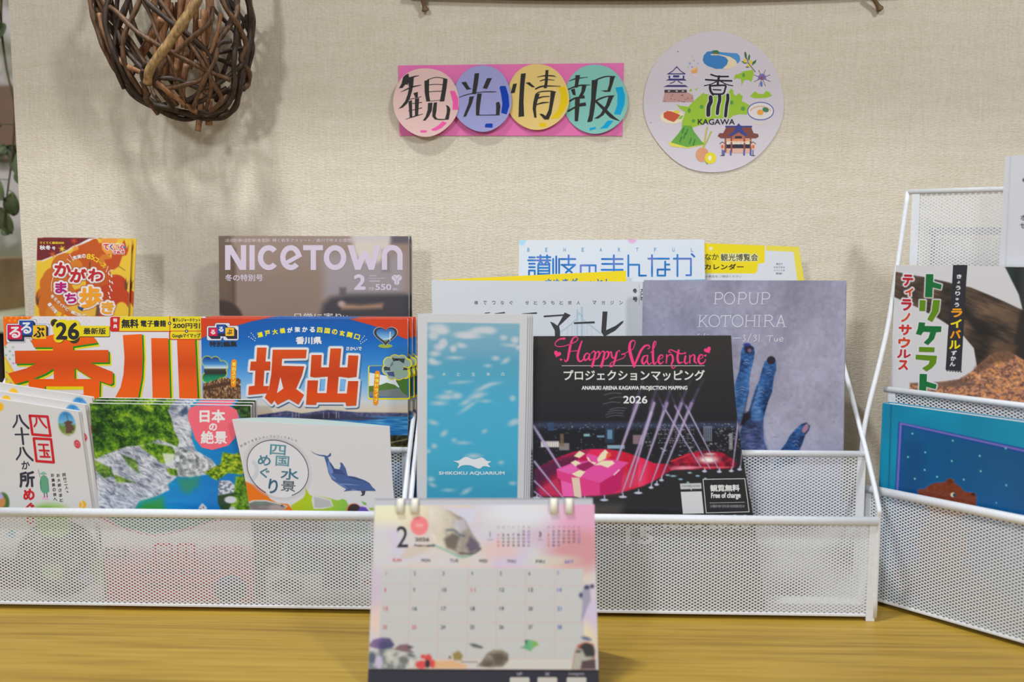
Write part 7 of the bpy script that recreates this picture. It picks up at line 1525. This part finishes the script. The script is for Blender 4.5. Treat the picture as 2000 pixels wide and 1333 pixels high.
cal = thing('desk_calendar', fb+np.array([0, 0.04, 0]), 'tent shaped desk calendar with pastel sea creature page, in front of the racks', 'calendar')
cb0 = np.array(cal.location)
for x, t in ((1015, 'HP'), (1069, 'X'), (1126, 'Instagram')):
    BP.vbox((x-19, 1324, x+19, 1362), (196, 194, 188), 1, 2.5); BP.text(t, (x-(5 if len(t) < 3 else 15), 1314, x+(5 if len(t) < 3 else 15), 1321), (176, 176, 190), 0.1)
V, F = BP.slab(0, 0.0014, quad=fl); c = np.tile(alb((46, 47, 62)), (len(V), 1))
V, F, C = join([(V, F, c), BP.front(), BP.ink('cover')]); link('stand_front', mesh_np('stand_front', V-cb0, F, C), SATIN, cal)
V, F = P.slab(0, 0.0006); V, F, C = join([(V, F, alb((206, 204, 206))), P.front(), P.ink('cover')]); pg = link('month_page', mesh_np('month_page', V-cb0, F, C), SATIN, cal)
top = [CS.pt(732, 976.5), CS.pt(1157.5, 975.5)]; bot = [CS.pt(*fl[3]), CS.pt(*fl[2])]
NAVY = noisy('navy_board', A((42, 43, 58)), A((52, 53, 68)), 20, 0.5)
dpt = 0.085
m = MB()
t0, t1 = top; b0 = np.array([bot[0][0], bot[0][1]+dpt, 0.0015]); b1 = np.array([bot[1][0], bot[1][1]+dpt, 0.0015])
yy = np.array([0, 0.0024, 0]); y2 = np.array([0, 0.0038, 0])
m.add([t0+yy, t1+yy, b1, b0, t0+y2, t1+y2, b1+np.array([0, 0.0014, 0]), b0+np.array([0, 0.0014, 0])], [[0, 1, 2, 3], [7, 6, 5, 4], [0, 4, 5, 1], [1, 5, 6, 2], [2, 6, 7, 3], [3, 7, 4, 0]])
link('stand_back', m.me('stand_back', cb0), noisy('grey_board', A((176, 176, 182)), A((190, 190, 196)), 20, 0.6), cal)
m = MB(); m.box(((bot[0][0]+bot[1][0])/2, bot[0][1]+dpt/2+0.0008, 0.0008), (bot[1][0]-bot[0][0]-0.001, dpt-0.002, 0.0012)); link('stand_base', m.me('stand_base', cb0), NAVY, cal)
IVORY = noisy('ivory_wire_coating', A((222, 216, 200)), A((234, 228, 214)), 80, 0.35)
upv = CS.v; nrm = CS.N
for x in (782.5, 810.5, 1081.5, 1111.5):
    h = CS.pt(x, 1003); tpt = CS.pt(x, 977)
    cen = (h+tpt)/2; r = np.linalg.norm(h-tpt)/2+0.0006; m = MB(); ww = 0.0030
    angs = np.radians(np.linspace(-100, 235, 30))
    o_ = []; 
    for a in angs:
        d = nrm*math.cos(a)*0.62+upv*math.sin(a); o_.append((cen-nrm*0.0008+d*r*1.12, cen-nrm*0.0008+d*(r*1.12-0.0011)))
    Vv = []
    for a_, b_ in o_:
        for s_ in (-1, 1): Vv += [a_+CS.u*ww*s_, b_+CS.u*ww*s_]
    Ff = []
    for i in range(len(o_)-1):
        k = i*4; Ff += [[k, k+4, k+6, k+2], [k+1, k+3, k+7, k+5], [k, k+1, k+5, k+4], [k+2, k+6, k+7, k+3]]
    Ff += [[0, 2, 3, 1], [len(Vv)-4, len(Vv)-3, len(Vv)-1, len(Vv)-2]]
    m.add(Vv, Ff); link('binding_ring', m.me('binding_ring', cb0, True), IVORY, cal)
